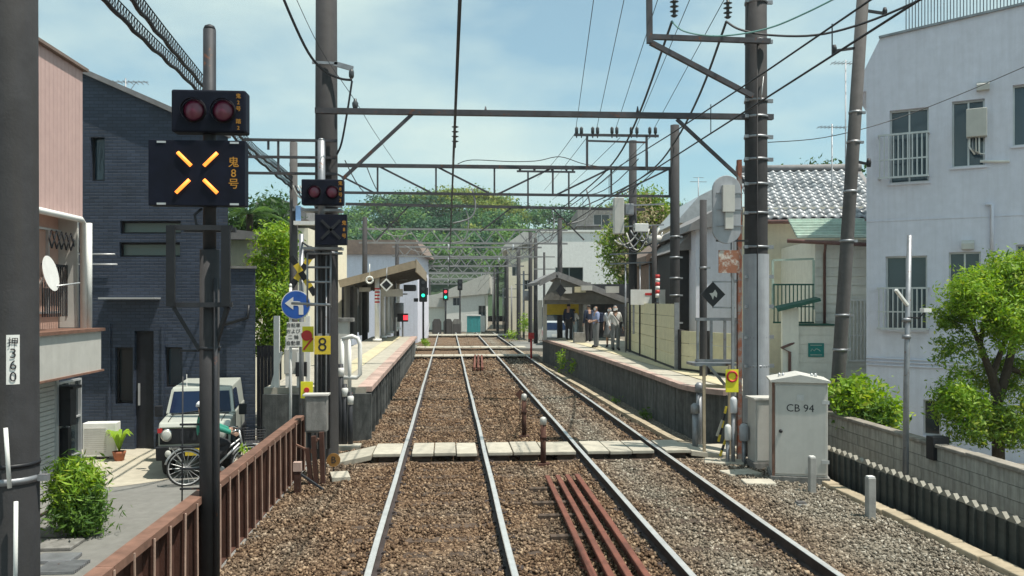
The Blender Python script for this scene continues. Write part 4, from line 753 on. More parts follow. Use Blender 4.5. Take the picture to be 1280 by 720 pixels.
# ================================================================ people builder
def person(label, loc, rz, J=None, scale=1.0, shirt=None, sleeves='long', trousers=None, shoes='black', hair='hair', mask=True, skirt=None, name='person', group=None, hat=None, facing=0.0, hairline=.0):
    t = thing(name, label, 'person', loc, rz, group); t.scale = (scale,) * 3
    j = dict(pel=(0, 0, .93), sp=(0, 0, 1.1), ch=(0, .01, 1.28), nk=(0, .01, 1.45), hd0=(0, -.005, 1.53), hd1=(0, -.01, 1.62), hd2=(0, 0, 1.69),
             shL=(.17, .01, 1.39), elL=(.23, .03, 1.12), wrL=(.24, -.04, .88), shR=(-.17, .01, 1.39), elR=(-.23, .03, 1.12), wrR=(-.24, -.04, .88),
             hpL=(.09, 0, .9), knL=(.10, -.01, .5), anL=(.10, .02, .09), toL=(.11, -.13, .035), hpR=(-.09, 0, .9), knR=(-.10, -.01, .5), anR=(-.10, .02, .09), toR=(-.11, -.13, .035))
    if J: j.update(J)
    rad = dict(pel=.135, sp=.125, ch=.14, nk=.056, hd0=.075, hd1=.095, hd2=.06, sh=.068, el=.046, wr=.032, hp=.095, kn=.06, an=.042, to=.036)
    E = [('pel', 'sp', 'torso'), ('sp', 'ch', 'torso'), ('ch', 'nk', 'neck'), ('nk', 'hd0', 'neck'), ('hd0', 'hd1', 'head'), ('hd1', 'hd2', 'head')]
    for s in 'LR': E += [('ch', 'sh' + s, 'torso'), ('sh' + s, 'el' + s, 'upper'), ('el' + s, 'wr' + s, 'fore'), ('pel', 'hp' + s, 'pelvis'), ('hp' + s, 'kn' + s, 'leg'), ('kn' + s, 'an' + s, 'leg'), ('an' + s, 'to' + s, 'foot')]
    for s in 'LR':
        w_, e_ = Vector(j['wr' + s]), Vector(j['el' + s]); d_ = (w_ - e_).normalized(); sd_ = d_.cross(Vector((1, 0, 0))).normalized(); fwd_ = Vector((0, -1, 0)) if abs(d_.y) < .7 else Vector((0, 0, 1)); k_ = (fwd_ - d_ * fwd_.dot(d_)).normalized()
        j['pm' + s] = tuple(w_ + d_ * .07); rad['pm'] = .03; E.append(('wr' + s, 'pm' + s, 'hand'))
        for f in range(4):
            a = 'f%d' % f + s; b_ = 'g%d' % f + s; o_ = k_ * (.03 - .02 * f); l = (.065, .075, .07, .055)[f]; j[a] = tuple(w_ + d_ * .105 + o_); j[b_] = tuple(w_ + d_ * (.10 + l) + o_ * 1.1 + k_.cross(d_) * .012); E += [('pm' + s, a, 'hand'), (a, b_, 'hand')]
        j['t0' + s] = tuple(w_ + d_ * .04 + k_ * .035); j['t1' + s] = tuple(w_ + d_ * .085 + k_ * .055); E += [('wr' + s, 't0' + s, 'hand'), ('t0' + s, 't1' + s, 'hand')]
    names = list(j); idx = {n_: i for i, n_ in enumerate(names)}
    me = bpy.data.meshes.new('body_skeleton'); me.from_pydata([j[n_] for n_ in names], [(idx[a], idx[b_]) for a, b_, _ in E], [])
    o = bpy.data.objects.new('body_tmp', me); COL.objects.link(o); sk = o.modifiers.new('skin', 'SKIN'); sv = me.skin_vertices[0].data
    for n_ in names:
        r_ = rad.get(n_, rad.get(n_[:2], .010)); k = idx[n_]
        if n_[0] in 'fgt' and n_[:2] not in ('to',): r_ = .0095
        fl_ = {'ch': (1.25, .82), 'pel': (1.15, .85), 'sp': (1.08, .82)}.get(n_, (1, 1)); sv[k].radius = (r_ * fl_[0], r_ * fl_[1]); sv[k].use_root = n_ == 'pel'
    ss = o.modifiers.new('sub', 'SUBSURF'); ss.levels = ss.render_levels = 2
    bme = bpy.data.meshes.new_from_object(o.evaluated_get(bpy.context.evaluated_depsgraph_get())); bpy.data.objects.remove(o)
    for p in bme.polygons: p.use_smooth = True
    bme.materials.clear(); bme.materials.append(M['skin']); body = bpy.data.objects.new('body', bme); COL.objects.link(body); body.parent = t
    co = np.array([v.co for v in bme.vertices]); no = np.array([v.normal for v in bme.vertices]); lab_ = np.zeros(len(co), int); best = np.full(len(co), 9.); kinds = []
    for a, b_, kd in E:
        if kd not in kinds: kinds.append(kd)
        A, B = np.array(j[a]), np.array(j[b_]); AB = B - A; u = np.clip(((co - A) @ AB) / (AB @ AB), 0, 1); dd = np.linalg.norm(co - A - u[:, None] * AB, axis=1) / (rad.get(a, rad.get(a[:2], .01)) + .02); ms = dd < best; best[ms] = dd[ms]; lab_[ms] = kinds.index(kd)
    def garment(nm, ks, off, mt, cond=None):
        ids = [kinds.index(k) for k in ks]; ok = np.isin(lab_, ids)
        if cond is not None: ok &= cond
        fs = [list(p.vertices) for p in bme.polygons if sum(ok[i] for i in p.vertices) >= len(p.vertices) - 1]; used = sorted({i for f in fs for i in f}); mp_ = {i: k for k, i in enumerate(used)}
        if not used: return
        g_ = MB(); g_.add([tuple(co[i] + no[i] * off) for i in used], [[mp_[i] for i in f] for f in fs], True); return g_.build(nm, mt, t)
    hz = np.array(j['hd1']); hd = co - hz; cz, sz = math.cos(facing), math.sin(facing); fy = hd[:, 1] * cz + hd[:, 0] * sz
    if shirt: garment('shirt', ['torso', 'upper'] + (['fore'] if sleeves == 'long' else []), .016, shirt)
    if trousers: garment('trousers', ['pelvis', 'leg'], .020, trousers); garment('waist', ['torso'], .0215, trousers, co[:, 2] < j['pel'][2] + .06)
    if shoes: garment('shoe', ['foot'], .012, shoes)
    if hair: garment('hair', ['head'], .018, hair, (hd[:, 2] > .05) | ((fy > .02) & (hd[:, 2] > -.06)))
    if mask: garment('face_mask', ['head', 'neck'], .012, 'mask', (fy < -.02) & (hd[:, 2] < -.0) & (hd[:, 2] > -.1))
    for s in (-1, 1):
        ex_ = Vector(hz) + Vector((s * .035 * cz - sz * .085, -.085 * cz - s * .035 * sz, .015)); m_ = MB(); m_.lathe(ex_, [(-.012, .004), (-.006, .011), (.006, .011), (.012, .004)], 8); m_.build('eye', 'ink', t)
    if hat: m_ = MB(); m_.lathe(Vector(hz) + Vector((0, 0, .0)), [(.0, .125), (.06, .118), (.1, .08), (.115, .01)], 16); m_.build('cap', hat, t)
    if skirt: m_ = MB(); m_.lathe(Vector(j['pel']), [(.1, .15), (0, .18), (-.35, .25), (-.5, .27)], 18); m_.build('skirt', skirt, t)
    return t
C_ = lambda n, c, **k: mat(n, c, .85, var=.1, bump=.15, **k) and n
for n_, c_ in (('cloth_blue_shirt', (.27, .33, .52)), ('cloth_grey', (.17, .18, .19)), ('cloth_pale', (.55, .54, .53)), ('cloth_navy', (.02, .03, .06)), ('cloth_teal', (.03, .20, .16)), ('cloth_green', (.03, .23, .17)), ('cloth_white', (.7, .7, .72)), ('cloth_dark', (.03, .03, .035)), ('cloth_ltblue', (.45, .55, .62))):
    M[n_] = mat(n_, c_, .85, var=.12, bump=.2, scale=14)
# ================================================================ parked off-road car
p = at(243, 590, 16.05); t = thing('parked_car', 'sage grey boxy off-road car parked facing the tracks by the brick house', 'car', (p.x, p.y, -.595), R(8)); t.scale = (.93, .88, 1.1)
W, Hc = .74, 1.72                                                # front faces -Y, origin at the front bumper
def xsec(y, z0, z1, w0, w1): return [(-w0, y, z0), (w0, y, z0), (w1, y, z1), (-w1, y, z1)]
m = MB()                                                         # lower body
pr = [(0, .55), (0, .88), (.06, .97), (1.0, 1.03), (3.3, 1.05), (3.36, .5), (.0, .45)]
m.prism([(a, z) for a, z in pr], -W * .94, W * .94, 'x'); m.build('body', 'jeep', t, bevel=.03)
m = MB(); m.prism([(-.03, .32), (-.06, .56), (.12, .58), (3.30, .6), (3.4, .35)], -W, W, 'x'); m.build('bumper', 'black', t, bevel=.02)
m = MB(); m.bb(-W * .90, W * .90, -.028, -.001, .60, .88); gr = m.build('grille', 'black', t, bevel=.01)
for k in range(5): m = MB(); x = -.24 + k * .12; m.bb(x - .028, x + .028, -.036, -.029, .66, .82); m.build('grille_slot', 'steel_dark', gr)
m = MB(); m.add([(-W * .92, .88, 1.02), (W * .92, .88, 1.02), (W * .92, 3.3, 1.02), (-W * .92, 3.3, 1.02), (-W * .82, 1.14, 1.49), (W * .82, 1.14, 1.49), (W * .83, 3.22, 1.51), (-W * .83, 3.22, 1.51)], [(0, 3, 2, 1), (4, 5, 6, 7), (0, 1, 5, 4), (1, 2, 6, 5), (2, 3, 7, 6), (3, 0, 4, 7)]); m.build('cabin', 'jeep', t, bevel=.02)
m = MB(); m.add([(-W * .85, .885, 1.05), (W * .85, .885, 1.05), (W * .765, 1.075, 1.42), (-W * .765, 1.075, 1.42)], [(0, 1, 2, 3)]); m.add([(-W * .85, .905, 1.05), (W * .85, .905, 1.05), (W * .765, 1.09, 1.42), (-W * .765, 1.09, 1.42)], [(3, 2, 1, 0)]); m.build('windscreen', 'windscreen', t)
for sg in (-1, 1):
    m = MB(); xa = sg * (W * .925 + .002); xb = sg * (W * .835 + .004); m.add([(xa, 1.15, 1.07), (xa, 2.1, 1.07), (xb, 2.1, 1.42), (xb, 1.32, 1.42)], [(0, 1, 2, 3) if sg > 0 else (3, 2, 1, 0)]); m.build('side_window', 'windscreen', t)
    m = MB(); m.lathe((sg * .53, -.03, .76), [(0, .105), (.02, .115), (.035, .10)], 20, (0, -1, 0)); hl = m.build('headlight', 'chrome', t); m = MB(); m.lathe((sg * .53, -.064, .76), [(0, .098), (.015, .07), (.02, .01)], 20, (0, -1, 0)); m.build('lens', 'lamp_glass', hl)
    m = MB(); m.bb(sg * .66 - .045, sg * .66 + .045, -.038, -.029, .80, .88); m.build('turn_lamp', 'red', t)
    m = MB(); m.lathe((sg * .5, -.062, .44), [(0, .065), (.02, .055), (.025, .01)], 14, (0, -1, 0)); m.build('fog_lamp', 'lamp_glass', t)
    m = MB(); m.box((sg * .86, 1.0, 1.08), (.16, .09, .2)); m.build('door_mirror', 'black', t, bevel=.02)
    for y in (.55, 2.8):
        m = MB(); m.lathe((sg * .58 - .1, y, .34), [(0, .25), (.01, .32), (.04, .34), (.16, .34), (.19, .32), (.2, .25)], 24, (1, 0, 0)); wh = m.build('wheel', 'rubber', t); m = MB(); m.lathe((sg * .58 + sg * .07, y, .34), [(0, .2), (.035, .19), (.04, .05)], 16, (sg, 0, 0)); m.build('rim', 'steel_grey', wh)
    m = MB(); m.prism([(.1, .62), (.16, .76), (.9, .78), (1.0, .62), (.95, .5), (.85, .66), (.25, .66), (.15, .5)], sg * W * .93, sg * W * 1.04, 'x'); m.build('wheel_arch', 'black', t)
m = MB(); m.bb(-.17, .17, -.075, -.062, .40, .54); m.build('number_plate', 'yellow', t)
for sg in (-1, 1):
    m = MB(); m.bar((sg * W * .70, .08, .985), (sg * W * .72, .86, 1.036), .012, .008); m.build('bonnet_gap', 'black', t)
    m = MB(); m.bar((sg * W * .90, .90, 1.04), (sg * W * .80, 1.12, 1.45), .05, .03); m.build('windscreen_pillar', 'jeep', t)
    m = MB(); m.bb(sg * W * .945 - .004, sg * W * .945 + .004, 1.1, 1.11, .62, 1.0); m.build('door_gap', 'black', t)
m = MB(); m.bb(-W * .8, W * .8, .84, .875, 1.022, 1.04); m.build('cowl', 'black', t)
m = MB(); m.bb(-W * .9, W * .9, -.034, -.029, .875, .895); m.build('grille_trim', 'chrome', t)
m = MB(); m.tube([(-.45, .86, 1.035), (.0, .885, 1.08)], .01, 5); m.tube([(.0, .86, 1.035), (.45, .885, 1.08)], .01, 5); m.build('wiper', 'black', t)
m = MB(); m.tube([(-.33, 1.25, 1.49), (-.34, 1.3, 1.72)], .008, 5); m.build('aerial', 'white', t)
m = MB(); m.box((0, 1.13, 1.36), (.2, .03, .05)); m.build('rear_mirror', 'black', t)
# ================================================================ bicycle and rider
bc = at(273, 590, 15.6); t = thing('bicycle', 'city bicycle with front basket ridden past the parked car', 'bicycle', (bc.x, bc.y, -.597), R(20))
def wheel(x):
    m = MB(); R0 = .33; n = 28; pts = [(x + R0 * math.cos(a), 0, R0 + .005 + R0 * math.sin(a)) for a in np.linspace(0, 2 * math.pi, n + 1)]; m.tube(pts, .017, 6, False); w_ = m.build('wheel', 'rubber', t)
    m = MB(); m.tube([(x + .305 * math.cos(a), 0, R0 + .305 * math.sin(a)) for a in np.linspace(0, 2 * math.pi, n + 1)], .012, 6, False); m.build('rim', 'alum', w_)
    m = MB(); [m.tube([(x, 0, R0), (x + .305 * math.cos(a), 0, R0 + .305 * math.sin(a))], .0035, 4) for a in np.linspace(0, 2 * math.pi, 18, endpoint=False)]; m.tube([(x, -.04, R0), (x, .04, R0)], .025, 8); m.build('spokes', 'alum', w_)
wheel(-.56); wheel(.56)
m = MB()
for a, b_, r_ in (((-.56, 0, .33), (-.08, 0, .28), .014), ((-.08, 0, .28), (-.22, 0, .78), .017), ((-.22, 0, .72), (-.56, 0, .33), .011), ((-.08, 0, .28), (.38, 0, .72), .02), ((-.14, 0, .42), (.38, 0, .80), .016), ((.36, 0, .98), (.44, 0, .62), .02), ((.44, .04, .62), (.56, .04, .33), .012), ((.44, -.04, .62), (.56, -.04, .33), .012)): m.tube([a, b_], r_, 8)
m.build('frame', 'alum', t)
m = MB(); m.tube([(-.56 + .36 * math.cos(a), 0, .33 + .36 * math.sin(a)) for a in np.linspace(.3, 2.9, 12)], .02, 6); m.build('mudguard', 'alum', t)
m = MB(); m.tube([(.56 + .36 * math.cos(a), 0, .33 + .36 * math.sin(a)) for a in np.linspace(.3, 2.6, 12)], .02, 6); m.build('mudguard', 'alum', t)
m = MB(); m.tube([(.22, -.27, .98), (.30, -.24, 1.0), (.36, -.1, .99), (.37, 0, 1.0), (.36, .1, .99), (.30, .24, 1.0), (.22, .27, .98)], .013, 8); m.build('handlebar', 'chrome', t)
m = MB(); m.lathe((-.22, 0, .78), [(0, .03), (.03, .10), (.07, .11), (.09, .05)], 12); m.build('saddle', 'black', t)
m = MB(); [m.bar((-.85, y, .70), (-.35, y, .71), .012) for y in (-.08, -.03, .03, .08)]; [m.bar((x, -.08, .705), (x, .08, .705), .012) for x in (-.84, -.7, -.5)]; m.tube([(-.8, .08, .7), (-.56, .06, .34)], .008, 5); m.tube([(-.8, -.08, .7), (-.56, -.06, .34)], .008, 5); m.build('carrier', 'chrome', t)
m = MB()
for k in range(6):
    z = .72 + k * .05; w2 = .13 + k * .01; x0, x1 = .47 - k * .004, .74 + k * .02; m.tube([(x0, -w2, z), (x1, -w2, z), (x1, w2, z), (x0, w2, z), (x0, -w2, z)], .005, 4)
for x in np.linspace(.47, .76, 7): [m.tube([(x, y, .72), (x, y * 1.25, .97)], .004, 4) for y in (-.13, .13)]
for y in np.linspace(-.13, .13, 6): m.tube([(.74, y, .72), (.84, y * 1.2, .97)], .004, 4); m.tube([(.47, y, .72), (.74, y, .72)], .004, 4)
m.build('basket', 'steel_dark', t)
m = MB(); m.disc((-.08, -.05, .28), (0, 1, 0), .09, .008, 18); m.tube([(-.08, -.07, .28), (.06, -.08, .20)], .011, 6); m.box((.08, -.13, .20), (.09, .09, .025)); m.tube([(-.08, .07, .28), (-.22, .08, .36)], .011, 6); m.box((-.24, .13, .36), (.09, .09, .025)); m.build('crank', 'rust_red', t)
rider = person('cyclist in a white cap and green top riding the bicycle', (bc.x, bc.y, -.597), R(20) + R(90), dict(pel=(0, .30, .95), sp=(0, .31, 1.1), ch=(0, .30, 1.26), nk=(0, .31, 1.40), hd0=(0, .31, 1.46), hd1=(0, .30, 1.55), hd2=(0, .31, 1.62),
    shL=(.16, .28, 1.33), elL=(.23, .06, 1.15), wrL=(.25, -.20, 1.04), shR=(-.16, .28, 1.33), elR=(-.23, .06, 1.15), wrR=(-.25, -.20, 1.04),
    hpL=(.09, .27, .92), knL=(.11, -.14, .72), anL=(.11, .0, .30), toL=(.12, -.12, .24), hpR=(-.09, .27, .92), knR=(-.11, -.20, .80), anR=(-.11, .16, .46), toR=(-.12, .08, .40)),
    .93, shirt='cloth_green', trousers='cloth_dark', shoes='cloth_pale', hair='hair', hat='cloth_white', mask=True)
# ================================================================ right side: cabinets, pole, trackside gear
p = at(1000, 600, 13.9); t = thing('signal_cabinet', 'tall pale grey steel cabinet marked CB 94 beside the right track', 'cabinet', (p.x, p.y, -.28), R(-17))
s = 13.9 / F; W = 66 * s; zt = H + (HOR - 478) * s + .28
m = MB(); m.bb(-W / 2, W / 2, 0, .75, .16, zt); m.build('body', 'cab', t, bevel=.012)
m = MB(); m.bb(-W / 2 + .04, W / 2 - .03, -.018, -.001, .2, zt - .05); d_ = m.build('door', 'cab', t, bevel=.006)
m = MB(); m.prism([(-W / 2 - .04, zt), (W / 2 + .04, zt), (W / 2 + .04, zt + .03), (0, zt + .13), (-W / 2 - .04, zt + .03)], -.06, .8); m.build('roof', 'cab', t)
m = MB(); m.bb(-W / 2 - .03, W / 2 + .03, -.05, .8, -.1, .157); m.build('plinth', 'conc_dark', t)
m = MB(); m.bb(-W / 2 - .006, -W / 2 + .035, -.022, .02, .16, zt - .01); m.build('rusty_edge', 'rust_edge', t)
m = MB(); m.lathe((-W / 2 + .13, -.02, zt * .5 + .05), [(0, .03), (.03, .028), (.05, .012)], 12, (0, -1, 0)); m.build('handle', 'black', d_)
text('lettering', 'CB 94', .175, 'ink', d_, (.0, -.0195, zt - .43), (R(90), 0, 0), extrude=.001)
for x, z, w_ in ((0, zt - .25, .11), (.17, .28, .12)): m = MB(); m.bb(x - w_ / 2, x + w_ / 2, -.024, -.0185, z - .05, z + .05); m.bb(x - w_ / 2 + .02, x + w_ / 2 - .02, -.028, -.0245, z - .03, z + .03); m.build('vent_plate', 'alum', d_)
for z in (zt - .32, .42): m = MB(); m.bb(W / 2 - .1, W / 2 + .02, -.03, -.019, z - .03, z + .03); m.build('hinge', 'alum', d_)
for x in (-.3, -.24, .22, .28): m = MB(); m.lathe((x, .3, zt + .06), [(0, .02), (.05, .025), (.07, .01)], 8); m.build('vent_knob', 'alum', t)
p = at(958, 580, 15.0); t = thing('small_cabinet', 'narrow grey cabinet tucked left of the tall marked cabinet', 'cabinet', (p.x, p.y, -.28)); s = 15 / F; zt = H + (HOR - 500) * s + .28; W = 28 * s
m = MB(); m.bb(-W / 2, W / 2 + .1, 0, .4, .18, zt); m.build('body', 'cab', t, bevel=.01); m = MB(); m.bb(-W / 2 + .03, W / 2 + .08, -.012, -.001, .22, zt - .04); m.build('door', 'cab', t); m = MB(); m.bb(-W / 2 - .03, W / 2 + .13, -.03, .43, zt, zt + .035); m.build('lid', 'cab', t); m = MB(); m.bb(-W / 2 - .04, W / 2 + .14, -.03, .44, -.1, .178); m.build('plinth', 'conc_dark', t)
# main right pole
br = at(945, 575, 16.2); BR = Vector((br.x, br.y, -.3)); s = 16.2 / F
def zr_(py): return H + (HOR - py) * s + .3
pR = round_pole('overhead_line_pole', 'thick dark pole with a pale wrapped lower half right of the tracks', BR, (BR.x, BR.y, 10.5), .235, .195, 'pole_brown', 24)
m = MB(); m.tube([(0, 0, zr_(528)), (0, 0, zr_(318))], [.25, .242], 28, False); m.build('wrap', 'wrap', pR)
m = MB(); m.tube([(0, 0, -.2), (0, 0, zr_(531))], [.255, .255], 24, False); m.build('base_sleeve', 'black', pR)
for py in (4, 53, 127, 147, 172, 200, 231, 267, 309, 346, 383, 421, 457): m = MB(); z = zr_(py); r_ = .255 - .004 * z; m.tube([(0, 0, z - .022), (0, 0, z + .022)], r_, 24); m.box((r_ + .02, -.06, z), (.12, .05, .07)); m.box((-r_ + .0, -.12, z), (.07, .05, .06)); m.build('band', 'steel_grey', pR)
m = MB(); m.tube([(-.06, -.24, zr_(528)), (-.06, -.225, zr_(60))], .012, 6); m.build('conduit', 'pole_brown', pR)
m = MB(); m.tube([(.02, -.23, zr_(126)), (.02, -.25, zr_(120)), (.05, -.25, zr_(100)), (.05, -.23, zr_(105))], .01, 6); m.build('hook', 'alum', pR)
# upper bracket with two insulator strings
t = thing('line_bracket', 'dark steel outrigger bracket high on the right pole holding two insulator strings', 'bracket', (BR.x, BR.y - .28, 0))
def lb(px, py): p = at(px, py, 15.95); return (p.x - BR.x, 0, p.z)
for nm, a, b_, w_ in (('top_arm', (962, 52), (808, 50), .09), ('hanger', (809, 58), (808, -40), .10), ('strut', (940, 121), (810, 57), .09), ('upper_arm', (962, -38), (808, -40), .09)):
    m = MB(); m.bar(lb(*a), lb(*b_), w_); m.build(nm, 'beam', t)
for px in (840, 908):
    a = Vector(lb(px, -38)); m = MB(); m.tube([a, a - Vector((0, 0, .45))], .02, 8); m.build('rod', 'steel_dark', t); b_ = Vector(lb(px, 25)); m = MB(); z0 = b_.z
    m.lathe((b_.x, 0, z0), [(0, .03), (.03, .07), (.05, .03), (.09, .03), (.11, .085), (.13, .03), (.18, .03), (.2, .085), (.22, .03), (.27, .03), (.29, .085), (.31, .03), (.5, .03)], 12); m.build('insulator', 'insul_d', t)
# rusty mast with mirror back, plate, diamond, boxes
p = at(924, 560, 15.7); t = thing('rusty_mast', 'slim rust streaked mast left of the wrapped pole', 'mast', (p.x, p.y, -.3)); s = 15.7 / F
def rm(px, py, d=15.7): q = at(px, py, d); return Vector((q.x - p.x, q.y - p.y, q.z + .3))
m = MB(); m.bar((0, 0, -.1), rm(924, 200), .075, .09); m.build('shaft', mat('rust_streaked', (.20, .19, .185), .8, .2, rust=.65, rcol=(.23, .07, .035), bump=.3), t)
m = MB(); m.bar(rm(916, 580), rm(916, 285), .05); m.build('second_shaft', 'steel_grey', t)
# oval mirror back
c = rm(908, 262, 15.5); m = MB(); hw, hh = .27, .36
ov = [(c.x + hw * math.cos(a), c.z + (hh if math.sin(a) >= 0 else -hh) + hw * math.sin(a)) for a in np.linspace(0, 2 * math.pi, 25)[:-1]]
m.prism(ov, c.y - .03, c.y + .03, 'y'); mo = m.build('oval_plate', 'wrap', t, bevel=.01)
m = MB(); m.bb(c.x - .10, c.x + .12, c.y - .12, c.y - .031, c.z - .05, c.z + .44); m.bb(c.x - .05, c.x + .10, c.y - .1, c.y - .031, c.z - .36, c.z - .06); m.build('back_box', 'cab', mo)
for z in (-.3, 0, .3): m = MB(); m.bar((c.x - .2, c.y - .035, c.z + z), (c.x + .3, c.y - .035, c.z + z), .02); m.build('clip_bar', 'steel_grey', mo)
c = rm(911, 327, 15.5); m = MB(); m.box((c.x, c.y, c.z), (.39, .02, .42)); m.build('rust_plate', 'rubbish', t)
m = MB(); m.bar(rm(895, 301, 15.5), rm(935, 301, 15.5), .03); m.build('plate_arm', 'steel_dark', t)
m = MB(); m.tube([rm(915, 240), rm(915, 345), rm(918, 352), rm(924, 350)], .03, 8); m.build('conduit', 'steel_grey', t)
c = at(891, 368, 15.6); t2 = thing('diamond_sign', 'black diamond sign with worn white mark held beside the rusty mast', 'sign', c); m = MB(); q = .235; m.prism([(-q, 0), (0, q), (q, 0), (0, -q)], -.01, .01, 'y'); m.build('plate', 'black', t2)
m = MB(); m.prism([(-.07, .02), (.0, .03), (.04, .09), (.08, .02), (.07, -.06), (.02, -.02), (.0, -.10), (-.03, -.03)], -.014, -.011, 'y'); m.build('worn_mark', 'cab', t2)
m = MB(); m.bar((0, .015, .235), (.5, .1, .24), .03); m.build('upper_arm', 'steel_grey', t2); m = MB(); m.bar((0, .015, -.24), (.45, .1, -.25), .03); m.build('lower_arm', 'steel_grey', t2)
# steel access stand
c = at(895, 465, 15.9); t = thing('access_stand', 'blue grey steel railing stand left of the rusty mast', 'railing', (c.x, c.y, -.25))
def asd(px, py, d=15.9): q = at(px, py, d); return Vector((q.x - c.x, q.y - c.y, q.z + .25))
for px in (872, 889, 906, 920): m = MB(); m.bar(asd(px, 452), asd(px, 399), .045); m.build('bar', 'steel_grey', t)
for py in (399, 451): m = MB(); m.bar(asd(869, py), asd(921, py), .055); m.build('rail', 'steel_grey', t)
m = MB(); m.box(asd(895, 456) + Vector((0, .3, 0)), (.8, .6, .05)); m.build('deck', 'steel_grey', t)
for px in (880, 912): m = MB(); m.bar(asd(px, 456), (asd(px, 456).x, 0, -.05), .05); m.build('leg', 'trough', t)
m = MB(); m.bar(asd(886, 457), asd(912, 488), .05); m.build('brace', 'steel_grey', t)
m = MB(); m.bar(asd(880, 482), asd(915, 484), .06); m.build('cross_bar', 'trough', t)
c = at(915, 476, 15.5); t = thing('emergency_sign', 'lime yellow sign with red ring on the rusty mast', 'sign', c); m = MB(); m.box((0, 0, 0), (.24, .014, .42)); m.build('plate', 'yellow2', t); m = MB(); m.tube([(.09 * math.cos(a), -.012, .08 + .09 * math.sin(a)) for a in np.linspace(0, 6.283, 20)], .02, 6); m.build('ring', 'red', t)
for k, (px, py, w_, h_, mt) in enumerate(((917, 506, .12, .30, 'insul'), (910, 540, .11, .30, 'white'), (930, 540, .15, .32, 'wrap'))):
    c = at(px, py, 15.3); t = thing('trackside_unit', ['upper white rounded detector unit on the rusty mast', 'lower white detector unit beside the striped bars', 'pale blue detector unit before the wrapped pole'][k], 'detector', (c.x, c.y, -.3), 0, 'detector units by the right pole')
    m = MB(); z = c.z + .3; m.lathe((0, 0, z - h_ / 2), [(0, w_ * .45), (.02, w_ * .55), (h_ - .06, w_ * .55), (h_ - .02, w_ * .4), (h_, w_ * .1)], 14); m.build('casing', mt, t); m = MB(); m.tube([(0, .02, -.1), (0, .02, z - h_ / 2)], .035, 8); m.build('post', 'steel_grey', t)
for k, (x0, y0, x1, y1, mt) in enumerate(((898, 552, 908, 508, 'yellow'), (896, 545, 903, 525, 'concrete'), (900, 570, 912, 535, 'yellow'))):
    a, b_ = at(x0, y0, 15.4), at(x1, y1, 15.4); t = thing('striped_bar', ['yellow and black striped bar leaning by the detector units', 'pale bar leaning left of the striped bars', 'lower yellow and black striped bar by the detector units'][k], 'bar', a)
    n = 5 if mt == 'yellow' else 1
    for i in range(n): m = MB(); m.bar((b_ - a) * (i / n), (b_ - a) * ((i + 1) / n), .07, .03); m.build('segment', mt if i % 2 == 0 else 'black', t)
# two grey units in front of the platform end
for k, (px, y0, y1, yb) in enumerate(((874, 478, 545, 549), (869, 504, 540, 549))):
    c = at(px, yb, 17.0 - .5 * k); z1 = at(px, y0, 17.0 - .5 * k).z; t = thing('buffer_unit', ['taller grey pipe unit before the right platform end', 'shorter grey pipe unit before the right platform end'][k], 'unit', (c.x, c.y, -.25)); m = MB(); m.tube([(0, 0, 0), (0, 0, z1 + .05)], .06, 10); m.lathe((0, 0, z1 + .05), [(0, .09), (.15, .09), (.2, .04)], 10); m.build('tube', 'steel_grey', t); m = MB(); m.box((.05, 0, .03), (.45, .3, .1)); m.build('foot', 'conc_dark', t)
# slabs at the foot
for k, (px, py, w_, l_, r_) in enumerate(((890, 560, 1.0, .5, .1), (905, 578, .7, .45, -.3), (925, 592, .6, .4, .2), (948, 604, .5, .35, -.1))):
    q = gp(px, py, -.18); o = MB().box((q.x, q.y, -.2), (w_, l_, .12), r_).build('footing_slab', 'concrete', bevel=.02); tag(o, ['farthest', 'second farthest', 'third farthest', 'nearest'][k] + ' pale footing slab beside the right track near the cabinets', 'slab', 'footing slabs near the cabinets')
# concrete stakes
for k, (px, yt, yb, w_) in enumerate(((1088, 595, 650, .11), (1015, 570, 618, .10), (1001, 627, 638, .14))):
    c = gp(px, yb, -.25); q = at(px, yt, (F * (H + .25) / (yb - HOR))); t = thing('concrete_stake', ['grey concrete stake before the dark fence', 'grey concrete stake in front of the marked cabinet', 'low stub of a stake in the ballast'][k], 'stake', (c.x, c.y, -.25), 0, 'concrete stakes'); m = MB(); m.bb(-w_ / 2, w_ / 2, -w_ / 2, w_ / 2, -.2, q.z + .25 - .02); m.build('shaft', 'stake', t, bevel=.008); m = MB(); m.bb(-w_ / 2 + .01, w_ / 2 - .01, -w_ / 2 + .01, w_ / 2 - .01, q.z + .23, q.z + .25); m.build('top', 'white' if k < 2 else 'pole_grey', t)
for k, (px, yt, yb) in enumerate(((655, 492, 547), (679, 521, 582))):
    c = gp(px, yb, -.18); dd = F * (H + .18) / (yb - HOR); h_ = (yb - yt) * dd / F; t = thing('trackside_post', ['farther', 'nearer'][k] + ' brown post with white cap between the tracks', 'post', (c.x, c.y, -.18), 0, 'brown posts between the tracks'); m = MB(); m.tube([(0, 0, -.1), (0, 0, h_ - .12)], .05, 10); m.tube([(0, 0, h_ * .55), (0, 0, h_ * .62)], .062, 10); m.build('tube', 'rust', t); m = MB(); m.lathe((0, 0, h_ - .14), [(0, .06), (.1, .06), (.13, .045), (.14, .01)], 12); m.build('cap', 'cab', t); m = MB(); m.box((0, 0, .02), (.22, .16, .06)); m.build('foot', 'rust', t)
c = at(650, 493, 20.5); t = thing('track_marker', 'small brown diamond plate on a thin stake between the tracks', 'marker', (c.x, c.y, -.18)); m = MB(); m.tube([(0, .01, -.05), (0, .01, c.z + .18)], .012, 6); m.build('stake', 'steel_dark', t); m = MB(); z = c.z + .18; m.prism([(-.12, z), (0, z + .13), (.12, z), (0, z - .13)], -.01, 0, 'y'); m.build('plate', 'rust', t)
